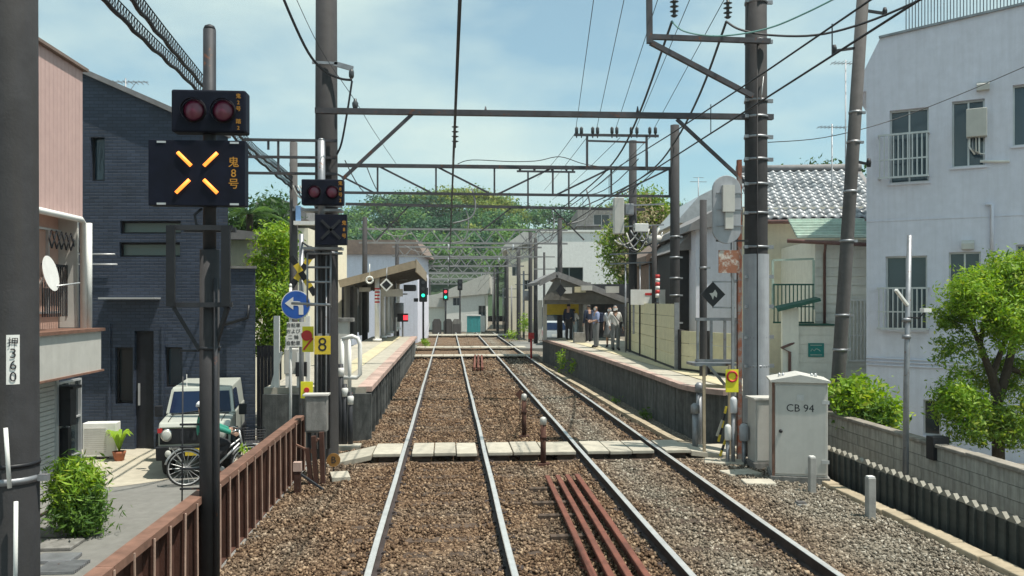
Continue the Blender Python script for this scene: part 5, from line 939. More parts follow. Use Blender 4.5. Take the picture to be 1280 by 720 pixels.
# ---- kerb, dark board fence, block wall
m = MB()
for k in range(16):
    y = 6.0 + k * .55; o_ = random.uniform(-.015, .015); m = MB(); m.bb(6.12 + o_, 6.34 + o_, y + .008, y + .545, -.6, -.17 + random.uniform(-.01, .01))
    o = m.build('kerb_stone', 'trough', bevel=.02)
    if k == 0: kb = thing('kerb', 'beige kerb stones along the edge of the ballast before the dark fence', 'kerb', (0, 0, 0)); kb['kind'] = 'structure'
    o.parent = kb
t = thing('board_fence', 'low dark board fence with pale toothed top beside the right kerb', 'fence', (6.5, 0, -.45)); FH = .74
bd = MB(); bd.bb(-.015, .015, -.085, .085, -.1, FH - .05); BD = bd.mesh('board', 'dark_fence')
tp = MB(); tp.add([(-.03, -.1, FH - .05), (.03, -.1, FH - .05), (.03, .1, FH - .05), (-.03, .1, FH - .05), (-.03, -.02, FH + .03), (.03, -.02, FH + .03)], [(0, 3, 2, 1), (0, 1, 5, 4), (1, 2, 5), (2, 3, 4, 5), (3, 0, 4)]); TP = tp.mesh('tooth', 'fence_tip')
rb_ = MB(); rb_.bb(-.05, -.016, -.012, .012, -.1, FH - .05); RB = rb_.mesh('rib', 'dark_fence')
for i in range(46):
    y = 5.6 + i * .19; q = inst(BD, 'board', t, (random.uniform(-.01, .01), y, random.uniform(-.012, .012)), (0, random.uniform(-.02, .02), 0)); inst(TP, 'tooth', t, (0, y, random.uniform(-.01, .01)), (0, 0, random.uniform(-.06, .06)))
    inst(RB, 'rib', q, (0, .09, 0))
WX, WT = 7.6, .56
t = thing('block_wall', 'grey weathered concrete block wall behind the dark fence', 'wall', (WX, 0, -.66))
bk = MB(); bk.bb(0, .12, .006, .834, .005, .195); BK = bk.mesh('block', 'block')
for c in range(6):
    for i in range(15):
        y = 4.6 + i * .84 + (.42 if c % 2 else 0)
        if y > 16.2: continue
        o = inst(BK, 'block', t, (random.uniform(-.004, .004), y, WT + .66 - .06 - .2 * (c + 1)))
m = MB(); m.bb(.012, .11, 4.6, 17.2, 0, WT + .66 - .061); m.build('mortar', 'conc_dark', t)
for i in range(21): m = MB(); y = 4.6 + i * .6; m.bb(-.04 + random.uniform(-.01, .01), .17, y + .004, y + .595, WT + .6, WT + .66 + random.uniform(-.008, .01)); m.build('coping_stone', 'cap', t, bevel=.015)
m = MB(); m.bb(-.06, .2, 12.55, 12.75, WT + .4, WT + .66 + .1); m.build('pier_top', 'black', t)
# lamp post
c = atX(1133, 560, 7.05); s = c.y / F * 1.0; dd = (c - Vector((0, 0, H))).dot(Vector((ST, CT, 0)))
t = thing('street_lamp', 'slim blue grey lamp post standing between dark fence and block wall', 'lamp post', (c.x, c.y, -.6)); zt = at(1133, 294, dd).z + .6; s = dd / F
m = MB(); m.tube([(-.02, 0, -.1), (0, 0, zt * .5), (.05, 0, zt)], [.048, .042, .036], 12); m.build('post', 'steel_grey', t)
z = at(1133, 372, dd).z + .6; m = MB(); m.bar((0, -.03, z - .12), (-.24, -.12, z + .12), .05, .045); m.build('lamp_head', 'white', t, bevel=.01)
z = at(1133, 395, dd).z + .6; m = MB(); m.tube([(0, -.03, z - .02), (.18, -.05, z - .03), (.25, -.05, z + .05)], .012, 6); m.build('arm', 'black', t); m = MB(); m.box((.28, -.05, z + .09), (.12, .12, .06)); m.build('sensor', 'white', t)
for zz in (z - .06, z - .32): m = MB(); m.tube([(0, 0, zz - .03), (0, 0, zz + .03)], .065, 12); m.build('band', 'steel_grey', t)
# ---- leaning utility pole
a, b_ = at(1046, 500, 17.0), at(1079, -10, 17.0); e = a + (b_ - a) * 1.12; a = a - (b_ - a) * ((a.z + .6) / (b_.z - a.z)); t = round_pole('utility_pole', 'leaning grey brown utility pole before the white house', a, e, .14, .115, 'pole_grey', 18, bands=(2.4, 3.1, 4.6, 5.6, 6.6, 7.2))
for px, py, l in ((1062, 200, .35), (1070, 60, -.5), (1073, 12, .5)):
    q = at(px, py, 17.0) - a; m = MB(); m.bar(q, q + Vector((l, -.1, -.1)), .05); m.lathe(q + Vector((l, -.1, -.1)), [(-.05, .04), (.05, .05), (.12, .03)], 10); m.build('fitting', 'steel_dark', t)
# ================================================================ right side houses
def railing(parent, u0, u1, z0, z1, y0, n, material='alum', name='balcony', w=.025, side=True):
    m = MB(); m.bb(u0, u1, y0, y0 + .04, z1 - .04, z1); r_ = m.build(name, material, parent)
    m = MB(); m.bb(u0, u1, y0, y0 + .04, z0, z0 + .04); m.build('bottom_rail', material, r_)
    m = MB(); zm = z0 + (z1 - z0) * .42; m.bb(u0, u1, y0 + .006, y0 + .034, zm - .015, zm + .015); m.build('mid_rail', material, r_)
    for k in range(n): x = u0 + w + (u1 - u0 - 2 * w) * k / (n - 1); m = MB(); m.bb(x - w / 2, x + w / 2, y0 + .01, y0 + .03, z0 + .04, z1 - .04); m.build('baluster', material, r_)
    if side:
        for x in (u0, u1):
            m = MB(); m.bb(x - .02, x + .02, y0 + .041, -.002, z1 - .04, z1); m.bb(x - .02, x + .02, y0 + .041, -.002, z0, z0 + .04); m.build('side_rail', material, r_)
    return r_
# ---- white stucco house
DW = 19.0; o = at(1083, 500, DW); ang = -TH + math.atan2(-.5, .866); fw = Facade((o.x, o.y), ang); t = thing('stucco_house', 'tall bluish white stucco house with barred balconies on the right', 'house', (o.x, o.y, -.6), ang)
def rw(x0, y0, x1, y1, off=0): a, b_, c, e = fw.rect(x0, y0, x1, y1, off); return (a, b_, c + .6, e + .6)
def pw(px, py, off=0): a, b_ = fw.l(px, py, off); return a, b_ + .6
zr0 = pw(1083, 114)[1]; ze = pw(1100, 48); LW = 6.0
holes = [rw(1112, 136, 1161, 228), rw(1190, 125, 1231, 208), rw(1266, 103, 1330, 180), rw(1107, 320, 1159, 412), rw(1186, 315, 1226, 380), rw(1270, 305, 1330, 380), rw(1154, 500, 1176, 545)]
m = MB(); wall_holes(m, 0, LW, 0, zr0, holes, .16); m.add([(0, 0, zr0), (LW, 0, zr0), (LW, 0, ze[1] + .55), (ze[0], 0, ze[1]), (-.28, 0, zr0)], [(0, 1, 2, 3, 4)])
m.add([(0, 6, 0), (0, 0, 0), (0, 0, zr0), (0, 6, zr0)], [(0, 1, 2, 3)]); m.add([(-.28, 6, zr0), (-.28, 0, zr0), (ze[0], 0, ze[1]), (ze[0], 6, ze[1])], [(0, 1, 2, 3)]); m.add([(-.28, 0, zr0), (-.28, 6, zr0), (0, 6, zr0), (0, 0, zr0)], [(0, 1, 2, 3)])
m.add([(ze[0], 0, ze[1]), (LW, 0, ze[1] + .55), (LW, 6, ze[1] + .55), (ze[0], 6, ze[1])], [(0, 1, 2, 3)]); m.build('wall', 'stucco', t)
m = MB(); m.bar((ze[0] - .02, -.02, ze[1] + .02), (LW, -.02, ze[1] + .57), .06, .05); m.build('parapet_trim', 'steel_grey', t)
for k, h in enumerate(holes): window(t, *h, y=.14, cols=2 if k != 6 else 1, pane='glass_b' if k != 6 else 'glass', sill='stucco' if k < 6 else None)
for x0, y0, x1, y1 in ((1098, 166, 1160, 222), (1097, 359, 1160, 412)): a = rw(x0, y0, x1, y1, -.22); railing(t, a[0], a[1], a[2], a[3], -.24, 11)
for x in np.linspace(pw(1132, 30)[0], LW, 84): m = MB(); zz = ze[1] + .55 * (x - ze[0]) / (LW - ze[0]); m.tube([(x, .1, zz + .02), (x, .1, zz + 1.1)], .012, 5); m.build('roof_baluster', 'steel_grey', t)
a = rw(1208, 137, 1234, 172, -.05); m = MB(); m.bb(a[0], a[1], -.22, -.002, a[2], a[3]); hb = m.build('water_heater', 'cab', t, bevel=.01)
for k in range(4): m = MB(); x = a[0] + .06 + k * .06; m.tube([(x, -.11, a[2]), (x, -.11, a[2] - .2 - .05 * k), (x + .1, -.08, a[2] - .36)], .018, 6); m.build('heater_pipe', ('white', 'steel_grey', 'cab', 'white')[k], hb)
p0, p1 = pw(1225, 202), pw(1262, 202); m = MB(); m.tube([(p0[0], -.05, p0[1]), (p1[0], -.05, p1[1])], .03, 8); m.build('pipe_run', 'white', t)
for k, (px, py) in enumerate(((1229, 108), (1280, 355), (1210, 306))):
    q = pw(px, py); m = MB(); m.prism([(-.16, q[1] - .1), (-.16, q[1] + .02), (-.002, q[1] + .1), (-.002, q[1] - .1)], q[0] - .12, q[0] + .12, 'x'); m.build('vent_hood', 'cab', t)
q0, q1 = pw(1240, 256), pw(1240, 320); m = MB(); m.tube([(q0[0] - .12, -.05, q0[1]), (q0[0], -.05, q0[1]), (q1[0], -.05, q1[1])], .035, 8); m.build('downpipe', 'stucco', t)
q0, q1 = pw(1081, 447), pw(1240, 459)
for dz in (0, -.07, -.15): m = MB(); m.tube([(0, -.03, q0[1] + dz), (1.2, -.03, q0[1] + dz - .02), (3.5, -.03, q0[1] + dz)], .015, 6); m.build('wall_cable', 'stucco', t)
m = MB(); zb = pw(1100, 277)[1]; m.bb(0, LW, -.012, -.001, zb, zb + .025); m.build('band_course', 'stucco', t)
q = at(1078, 285, 18.9); 
# ---- siding house with green tin roof, d ~ 21.5
DS = 21.5; o = at(985, 480, DS); fs = Facade((o.x, o.y), -TH - R(4)); t = thing('siding_house', 'cream board house with a pale green tin roof and brown gutter', 'house', (o.x, o.y, -.6), -TH - R(4))
def ps(px, py, off=0): a, b_ = fs.l(px, py, off); return a, b_ + .6
u0, u1 = ps(1019, 400)[0], ps(1115, 400)[0]; zt = ps(1040, 300)[1]; zc = ps(1030, 406)[1]
m = MB(); m.bb(u0, u1 + 1.2, 0, 5, 0, zt); m.build('wall', 'siding', t)
k = 0; z = .1
while z < zt - .03:
    m = MB(); m.add([(u0, -.03, z), (u1, -.03, z), (u1, -.008, z + .225), (u0, -.008, z + .225), (u0, -.001, z), (u1, -.001, z)], [(0, 1, 2, 3), (0, 4, 5, 1)]); m.build('board', 'siding', t); z += .23
# tin roof: slats sloping down towards the viewer
za, zb = ps(1000, 298)[1], ps(1060, 266)[1]; ul, ur = ps(990, 298)[0], ps(1100, 298)[0]
for k in range(7): m = MB(); f0, f1 = k / 7, (k + .94) / 7; y0, y1 = -.5 + 1.9 * f0, -.5 + 1.9 * f1; zz0 = za + (zb - za) * f0; zz1 = za + (zb - za) * f1; m.add([(ul + .25 * f0, y0, zz0 + .05), (ur, y0, zz0 + .05), (ur, y1 + .05, zz1), (ul + .25 * f1, y1 + .05, zz1), (ul + .25 * f0, y0, zz0 - .02), (ur, y0, zz0 - .02)], [(0, 1, 2, 3), (0, 4, 5, 1), (0, 3, 4)]); m.build('roof_sheet', 'green_tin', t)
m = MB(); m.add([(ul, -.48, za - .03), (ur, -.48, za - .03), (ur, 1.4, zb - .05), (ul + .25, 1.4, zb - .05)], [(3, 2, 1, 0)]); m.build('eaves', 'roof_grey', t)
g0, g1 = ps(984, 301, -.55), ps(1090, 306, -.55); m = MB(); m.tube([(g0[0], -.56, g0[1]), (g1[0], -.56, g1[1])], .05, 8); m.build('gutter', 'gutter', t)
q = ps(1033, 304, -.3); m = MB(); m.tube([(q[0] - .08, -.5, q[1]), (q[0] - .06, -.4, q[1] - .12), (q[0] + .02, -.08, q[1] - .25), (q[0] + .02, -.08, 1.2)], .035, 8); m.build('downpipe', 'gutter', t)
# lean-to with sign, porch roof
a0, a1 = ps(995, 450, -.6)[0], ps(1042, 450, -.6)[0]; z1 = ps(1010, 407, -.6)[1]
m = MB(); m.bb(a0, a1, -.6, -.031, 0, z1); m.build('lean_to', 'siding', t); m = MB(); m.bb(a0 - .04, a1 + .04, -.66, -.032, z1, z1 + .04); m.build('lean_to_cap', 'green', t)
for k in range(6): m = MB(); zz = z1 - .23 * (k + 1); m.bb(a0, a1, -.62, -.602, zz, zz + .22); m.build('board', 'siding', t)
b0, b1 = ps(968, 380, -.7), ps(1021, 372, -.7); m = MB(); m.add([(b0[0], -1.0, b0[1] - .12), (b1[0], -1.0, b1[1] - .02), (b1[0], -.6, b1[1] + .02), (b0[0], -.6, b0[1] - .06)], [(0, 1, 2, 3)]); m.bar((b0[0], -1.0, b0[1] - .15), (b1[0], -1.0, b1[1] - .05), .06, .08); m.build('porch_roof', 'green', t)
m = MB(); m.bb(ps(975, 420, -.5)[0], ps(995, 420, -.5)[0], -.75, -.602, 0, ps(980, 385, -.6)[1]); m.build('porch_wall', 'siding', t)
m = MB(); q = ps(982, 440, -.8); m.tube([(q[0] + .3, -.7, q[1] + .25), (q[0] - .1, -.8, q[1] + .1), (q[0] + .1, -.8, q[1]), (q[0] + .1, -.8, .2)], .035, 8); m.build('porch_pipe', 'gutter', t)
sx, sz = ps(1020, 437.5, -.63); m = MB(); m.bb(sx - .19, sx + .19, -.645, -.625, sz - .17, sz + .17); sg_ = m.build('name_sign', 'teal', t); m = MB(); m.tube([(sx - .13, -.648, sz - .03), (sx - .1, -.648, sz + .03), (sx - .05, -.648, sz - .02), (sx, -.648, sz + .035), (sx + .06, -.648, sz + .01), (sx + .1, -.648, sz - .03)], .009, 5); m.build('faded_mark', 'green_tin', sg_)
m = MB(); m.bar((sx - .14, -.647, sz + .12), (sx + .14, -.647, sz + .12), .01, .02); m.build('sign_line', 'green_tin', sg_); m = MB(); m.bar((sx - .14, -.647, sz - .12), (sx + .14, -.647, sz - .12), .01, .02); m.build('sign_line', 'green_tin', sg_)
r0, r1 = ps(966, 372, -.2), ps(1017, 372, -.2); railing(t, r0[0], r1[0], r1[1] - .65, r1[1] + .35, -.25, 11, 'green', side=False); m = MB(); m.bar((r0[0], -.2, r0[1] + .95), (r1[0], -.2, r1[1] + .98), .05); m.bar((r0[0], -.2, r0[1] - .3), (r0[0], -.2, r0[1] + .95), .05); m.bar((r1[0], -.2, r1[1] - .3), (r1[0], -.2, r1[1] + .95), .05); m.build('balcony_frame', 'green_tin', t)
v0, v1 = ps(1061, 374, -.1), ps(1082, 452, -.1); railing(t, v0[0], v1[0], v1[1], v0[1], -.12, 5, 'white', 'window_guard', .03, False)
# ---- cream house with grey tile roof, d ~ 25
DT = 25.0; o = at(955, 470, DT); ft_ = Facade((o.x, o.y), -TH - R(6)); t = thing('tiled_house', 'cream house with glossy grey tiled roof behind the wrapped pole', 'house', (o.x, o.y, -.6), -TH - R(6))
def pt(px, py, off=0): a, b_ = ft_.l(px, py, off); return a, b_ + .6
zt = pt(990, 272)[1]; ur = pt(1110, 300)[0]; m = MB(); m.bb(-.6, ur, 0, 5.5, 0, zt + .3); m.build('wall', 'cream', t)
z0 = pt(985, 276)[1] + .02; z1 = pt(1040, 212, 2.6)[1]; y0, y1 = -.55, 2.6; sl_ = math.atan2(z1 - z0, y1 - y0); Ls = math.hypot(z1 - z0, y1 - y0)
tm = MB(); nn = 7; Wt, Lt = .27, .36
for k in range(nn):
    pass
vs = []
for j_, yy in enumerate((0, Lt)):
    for k in range(nn): x = Wt * k / (nn - 1); vs.append((x, yy, .035 * math.sin(k / (nn - 1) * 2 * math.pi) + (.028 if j_ == 0 else 0)))
for k in range(nn): x = Wt * k / (nn - 1); vs.append((x, 0, .035 * math.sin(k / (nn - 1) * 2 * math.pi) - .005))
tm.add(vs, [(k, k + 1, nn + k + 1, nn + k) for k in range(nn - 1)] + [(2 * nn + k, 2 * nn + k + 1, k + 1, k) for k in range(nn - 1)], True); TM = tm.mesh('tile', 'kawara')
rows = int(Ls / .28); uL = pt(955, 276)[0] - .4
rf = MB(); rf.add([(uL, y0, z0 - .03), (ur, y0, z0 - .03), (ur, y1, z1 - .03), (uL, y1, z1 - .03)], [(0, 1, 2, 3)]); rf.add([(uL, y0, z0 - .12), (ur, y0, z0 - .12), (ur, y0, z0 - .031), (uL, y0, z0 - .031)], [(0, 1, 2, 3)]); rfo = rf.build('roof', 'roof_grey', t)
for r_ in range(rows):
    for c in range(int((ur - uL) / Wt)):
        yy = y0 + (y1 - y0) * r_ * .28 / Ls; zz = z0 + (z1 - z0) * r_ * .28 / Ls; inst(TM, 'tile', rfo, (uL + c * Wt, yy, zz), (sl_ + random.uniform(-.02, .02), 0, random.uniform(-.015, .015)))
m = MB(); m.tube([(uL, y1, z1 + .05), (ur, y1, z1 + .05)], .13, 10); m.build('ridge', 'roof_grey', t)
m = MB(); m.tube([(uL, y0 - .06, z0 - .1), (ur, y0 - .06, z0 - .12)], .06, 8); m.build('gutter', 'gutter', t)
for px, nm in ((1055, 'high'), ):
    q = at(1053, 165, 23.5)
for k, (px, yt, yb) in enumerate(((1040, 155, 225), (1057, 75, 235))):
    a, b_ = at(px, yt, 26), at(px, yb, 26); tt = thing('television_aerial', ['short', 'tall'][k] + ' television aerial above the tiled roof', 'aerial', (b_.x, b_.y, 0)); m = MB(); m.tube([(0, 0, 3), (0, 0, a.z)], .022, 6); m.build('mast', 'steel_grey', tt)
    m = MB(); m.bar((-.45, 0, a.z - .1), (.5, .1, a.z - .08), .02); [m.bar((x, -.2, a.z - .1), (x, .2, a.z - .1), .012) for x in np.linspace(-.4, .45, 8)]; m.build('antenna', 'steel_grey', tt)
for k, (px, py, r_) in enumerate(((988, 222, .5), (1040, 214, .7), (1020, 213, .4))):
    q = at(px, py + 8, 34); t = thing('dark_shrub', ['left', 'right', 'middle'][k] + ' dark treetop showing over the tiled roof', 'tree', (q.x, q.y, -.6)); m = MB(); m.tube([(0, 0, 0), (0, 0, q.z + .6)], .1, 6); m.build('trunk', 'bark', t); leaves('crown', [(0, 0, q.z + .6, r_ * 1.8, r_, r_)], 900, .22, 'leaf_dark', t, 20 + k, .25, 12)
# ---- pale gable house, dark wall house, brown wood house behind platform
def simple_house(name, label, x0, y0, x1, y1, d, dep, wallm, roofm, roof=None, wins=(), rz=0, oh=.3, bands=()):
    o = at(x0, y1, d); f_ = Facade((o.x, o.y), -TH + rz); t = thing(name, label, 'house', (o.x, o.y, -.6), -TH + rz); u = f_.l(x1, y0)[0]; zt = H + (HOR - y0) * d / F + .6
    hl = []
    for w_ in wins: a = f_.rect(*w_); hl.append((a[0], a[1], a[2] + .6, a[3] + .6))
    m = MB(); wall_holes(m, 0, u, 0, zt, hl, .15); m.add([(0, 0, 0), (0, dep, 0), (u, dep, 0), (u, 0, 0), (0, 0, zt), (0, dep, zt), (u, dep, zt), (u, 0, zt)], [(0, 4, 5, 1), (1, 5, 6, 2), (2, 6, 7, 3), (4, 7, 6, 5)]); m.build('wall', wallm, t)
    for h in hl: window(t, *h, y=.13, cols=2)
    pl_ = lambda px, py: (f_.l(px, py)[0], f_.l(px, py)[1] + .6)
    if roof:                                        # list of pixel points: gable outline over the wall (front), pushed back
        P = [pl_(*q) for q in roof]; m = MB(); m.prism([(a, b_) for a, b_ in P], -oh, dep + .2, 'y'); m.build('roof', roofm, t)
    return t, pl_, zt, u
t, pl_, zt, u = simple_house('pale_house', 'pale blue white house wall behind the diamond sign', 870, 280, 962, 470, 25.5, 5, 'stucco', 'roof_grey', [(858, 290), (964, 270), (964, 262), (900, 258), (862, 280)])
t, pl_, zt, u = simple_house('dark_wall_house', 'house with a black wall and grey hipped roof beside the platform', 847, 310, 870, 470, 26.5, 4, 'black', 'roof_grey', [(840, 314), (875, 312), (875, 298), (862, 290)])
t, pl_, zt, u = simple_house('hip_roof_house', 'house with grey tiled hip roof behind the black wall', 850, 276, 905, 430, 33, 5, 'cream', 'kawara', [(842, 280), (914, 276), (908, 250), (888, 238), (872, 246)])
t, pl_, zt, u = simple_house('wooden_house', 'brown wooden house with boarded wall behind the platform fence', 812, 330, 842, 450, 31, 4, 'wood', 'roof_brown', [(806, 330), (849, 322), (849, 298), (838, 294), (806, 320)])
for k in range(14): m = MB(); zz = 1.1 + k * .17; m.bb(0, u, -.025, -.002, zz, zz + .16); m.build('board', 'wood', t)
t, pl_, zt, u = simple_house('white_building', 'white flat roofed building with a wide window behind the right canopy', 672, 290, 772, 415, 64, 8, 'white', 'roof_grey', None, [(694, 334, 729, 352)])
m = MB(); m.bb(-.1, u + .1, -.12, 8.1, zt, zt + .15); m.build('parapet', 'white', t); m = MB(); q = pl_(674, 384); m.bb(q[0], u, -.03, -.004, 0, q[1]); m.build('dark_backdrop', 'glass', t)  # dark sheet added as backdrop, standing in for gloom behind the car
t, pl_, zt, u = simple_house('concrete_block_building', 'grey concrete rooftop block behind the white building', 722, 262, 768, 410, 75, 8, 'conc_dark', 'roof_grey', [(720, 283), (752, 283), (752, 281), (720, 281)], [(742, 268, 762, 284)])
t, pl_, zt, u = simple_house('far_pale_house', 'pale house with white slanting roof beyond the right poles', 634, 312, 674, 420, 82, 14, 'cream', 'cab', [(628, 314), (676, 300), (676, 292), (654, 290), (626, 310)], [(640, 330, 650, 345), (655, 350, 664, 362)])
t, pl_, zt, u = simple_house('gabled_house', 'white gabled house straight ahead at the end of the tracks', 556, 366, 606, 425, 92, 12, 'white', 'cab', [(546, 373), (612, 367), (612, 343), (604, 344), (546, 368)], [(566, 372, 576, 382), (598, 382, 607, 395)])
t, pl_, zt, u = simple_house('long_roof_house', 'house with long pale roof left of the gabled house', 520, 380, 560, 425, 98, 10, 'siding', 'cab', [(514, 384), (562, 384), (562, 368), (556, 366), (520, 372)])
t, pl_, zt, u = simple_house('blue_white_house', 'pale house with brown roof behind the left canopy', 418, 318, 522, 420, 60, 8, 'stucco', 'roof_brown', [(410, 318), (530, 318), (520, 300), (425, 300)], [(440, 348, 456, 366)])
t, pl_, zt, u = simple_house('grey_gable_house', 'grey gabled house behind the bright green tree', 325, 285, 385, 430, 34, 8, 'cream', 'roof_grey', [(318, 290), (385, 275), (385, 262), (350, 248), (322, 254)])
t, pl_, zt, u = simple_house('tan_house', 'tan house with dark flat eaves beside the brick house', 270, 296, 312, 480, 25, 5, 'cream', 'roof_grey', [(262, 300), (338, 300), (334, 292), (262, 284)])
m = MB(); q = pl_(318, 322); m.bb(u, q[0] + .4, -.3, 2, q[1], q[1] + .12); m.build('lower_eaves', 'roof_grey', t)
t, pl_, zt, u = simple_house('right_row_house', 'pale house row along the right side of the far tracks', 642, 330, 660, 415, 100, 20, 'siding', 'roof_grey', [(640, 332), (662, 330), (662, 322), (640, 326)], [(645, 345, 650, 355), (652, 368, 657, 378)])
# ================================================================ platform furniture
def cream_fence(label, pa, pb, z1, rows_, n):
    t = thing('platform_fence', label, 'fence', (pa[0], pa[1], PZ)); d_ = Vector((pb[0] - pa[0], pb[1] - pa[1], 0)); L_ = d_.length; t.rotation_euler = (0, 0, math.atan2(d_.y, d_.x)); h_ = z1 - PZ
    for i in range(n):
        for r_ in range(rows_): m = MB(); m.bb(L_ * i / n + .05, L_ * (i + 1) / n - .05, -.02, .02, .05 + h_ * r_ / rows_ + .006, .05 + h_ * (r_ + 1) / rows_ - .006); m.build('panel', 'cream_panel', t)
    for i in range(n + 1): m = MB(); x = L_ * i / n; m.bb(x - .045, x + .045, -.06, .06, -.1, h_ + .08); m.build('post', 'pole_brown' if 0 < i else 'steel_grey', t)
    m = MB(); m.bb(.05, L_ - .05, -.04, .04, -.02, .05); m.build('bottom_rail', 'steel_dark', t)
pA, pB, pC = gp(846, 462, PZ), gp(800, 444, PZ), gp(785, 438, PZ)
cream_fence('cream panel fence at the back of the right platform', pA, pC, 2.66, 5, 3)
pD = gp(906, 480, PZ); cream_fence('lower cream panel fence near the end of the right platform', (pD.x + .9, pD.y + 1.5), (pA.x + .08, pA.y - .1), 1.95, 3, 2)
# canopies
t = thing('platform_canopy', 'beige roofed canopy rising towards the track on the left platform', 'canopy', (0, 0, PZ)); dL = 37.5
a, b_ = at(424, 356, dL), at(519, 331, dL)
m = MB(); y0, y1 = a.y, 56.0; xa, xb = a.x, b_.x; za, zb = a.z - PZ, b_.z - PZ
m.add([(xa, y0, za), (xb, y0, zb), (xb, y1, zb), (xa, y1, za), (xa, y0, za + .18), (xb, y0, zb + .2), (xb, y1, zb + .2), (xa, y1, za + .18)], [(0, 3, 2, 1), (4, 5, 6, 7), (1, 2, 6, 5), (3, 0, 4, 7), (2, 3, 7, 6), (0, 1, 5, 4)]); m.build('roof', 'canopy', t)
m = MB(); m.bb(xb, xb + .05, y0 - .05, y1, zb - .32, zb + .26); m.build('track_fascia', 'canopy', t)
m = MB(); m.bar((xa, y0 - .04, za + .04), (xb, y0 - .04, zb + .04), .07, .34); m.build('end_fascia', 'canopy', t)
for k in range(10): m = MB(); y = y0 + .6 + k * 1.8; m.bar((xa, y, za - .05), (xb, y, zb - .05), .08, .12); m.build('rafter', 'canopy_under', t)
pc = gp(471, 427, PZ)
for k in range(6):
    y = pc.y + .2 + k * 3.2; zz = za + (zb - za) * (pc.x - xa) / (xb - xa); m = MB(); m.tube([(pc.x, y, 0), (pc.x, y, zz)], .11, 14); co_ = m.build('column', 'white', t); m = MB(); m.tube([(pc.x, y, 0), (pc.x, y, .12)], .2, 14); m.build('base', 'white', co_)
    if k == 0:
        for j_ in range(5): m = MB(); m.tube([(pc.x, y, 1.75 + j_ * .15), (pc.x, y, 1.82 + j_ * .15)], .118, 14); m.build('red_band', 'red', co_)
for k in range(8):
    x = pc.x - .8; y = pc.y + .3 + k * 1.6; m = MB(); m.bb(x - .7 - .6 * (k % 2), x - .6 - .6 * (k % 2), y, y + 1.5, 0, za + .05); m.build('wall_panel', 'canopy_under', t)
m = MB(); m.bb(pc.x - 3.0, pc.x - 1.4, pc.y + 3, pc.y + 3.2, 0, 2.6); m.build('dark_back_wall', 'steel_dark', t)
for nm, px, py, w_, h_, mt in (('light_fitting', 456, 362, .5, .2, 'cab'), ('hanging_sign', 490, 366, 1.0, .35, 'cab'), ('dark_monitor', 512, 360, .55, .3, 'black')):
    q = at(px, py, 39.5); m = MB(); m.box((q.x, q.y, q.z - PZ), (w_, .3, h_)); m.build(nm, mt, t); 
for k, (px, py, mt) in enumerate(((462, 350, 'ring'), (483, 356, 'diamond'))):
    c = at(px, py, 36.5); t = thing('stop_marker', ['white ring marker hanging before the left canopy', 'white edged black diamond marker before the left canopy column'][k], 'marker', c); m = MB()
    if mt == 'ring': m.tube([(.14 * math.cos(a_), 0, .14 * math.sin(a_)) for a_ in np.linspace(0, 6.283, 24)], .04, 8); m.build('ring', 'white', t); m = MB(); m.tube([(0, 0, .15), (0, 0, .7)], .02, 6); m.build('hanger', 'white', t)
    else: q = .29; m.prism([(-q, 0), (0, q), (q, 0), (0, -q)], -.01, .01, 'y'); m.build('border', 'white', t); q = .20; m = MB(); m.prism([(-q, 0), (0, q), (q, 0), (0, -q)], -.016, -.011, 'y'); m.build('plate', 'black', t); m = MB(); m.tube([(0, .05, .2), (0, .3, .8)], .02, 6); m.build('hanger', 'steel_grey', t)
t = thing('platform_canopy', 'dark low gabled canopy over the waiting people on the right platform', 'canopy', (0, 0, PZ)); dR = 38.5
A, B, C = at(673, 356, dR), at(696, 344, dR), at(792, 380, dR); y0, y1 = A.y, 44.0
P = [(q.x, q.z - PZ) for q in (A, B, C)]; th = .14
m = MB(); m.prism([P[0], P[1], P[2], (P[2][0], P[2][1] + th), (P[1][0], P[1][1] + th), (P[0][0], P[0][1] + th)][::-1], y0, y1, 'y'); m.build('roof', 'roof_grey', t)
for a_, b2 in ((P[0], P[1]), (P[1], P[2])): m = MB(); m.bar((a_[0], y0 - .05, a_[1] + .05), (b2[0], y0 - .05, b2[1] + .05), .06, .26); m.build('end_fascia', 'roof_grey', t)
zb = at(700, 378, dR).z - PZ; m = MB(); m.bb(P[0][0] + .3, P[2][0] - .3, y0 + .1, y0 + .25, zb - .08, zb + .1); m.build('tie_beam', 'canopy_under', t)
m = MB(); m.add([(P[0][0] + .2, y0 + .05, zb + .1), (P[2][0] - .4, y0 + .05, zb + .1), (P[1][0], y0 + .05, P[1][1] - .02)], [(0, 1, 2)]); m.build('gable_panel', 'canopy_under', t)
for k, px in enumerate((675, 681, 726, 731, 736)): q = at(px, 400, dR + .4 + .8 * (k % 3)); m = MB(); m.bb(q.x - .09, q.x + .09, q.y - .09, q.y + .09, 0, zb + .1 if k < 2 else P[1][1] - .3); m.build('column', 'cab' if k < 2 else 'conc_dark', t)
for k, (px, py, w_, h_) in enumerate(((707, 363, .55, .28), (725, 362, .5, .26), (733, 360, .5, .22), (765, 362, .6, .3))): q = at(px, py, dR - .2); m = MB(); m.box((q.x, q.y, q.z - PZ), (w_, .25, h_)); m.build('light_fitting', ('cab', 'tactile', 'cab', 'cab')[k], t)
q = at(706, 384, dR + 3); m = MB(); m.box((q.x, q.y, q.z - PZ), (2.1, .1, .75)); m.build('yellow_sign', 'yellow', t)
q0, q1 = at(728, 395, dR + 4.5), at(800, 395, dR + 4.5); m = MB(); m.bb(q0.x, q1.x + .6, q0.y, q0.y + .2, 0, 2.7); m.build('dark_back_wall', 'steel_dark', t)  # dark wall added to paint the shade under the canopy
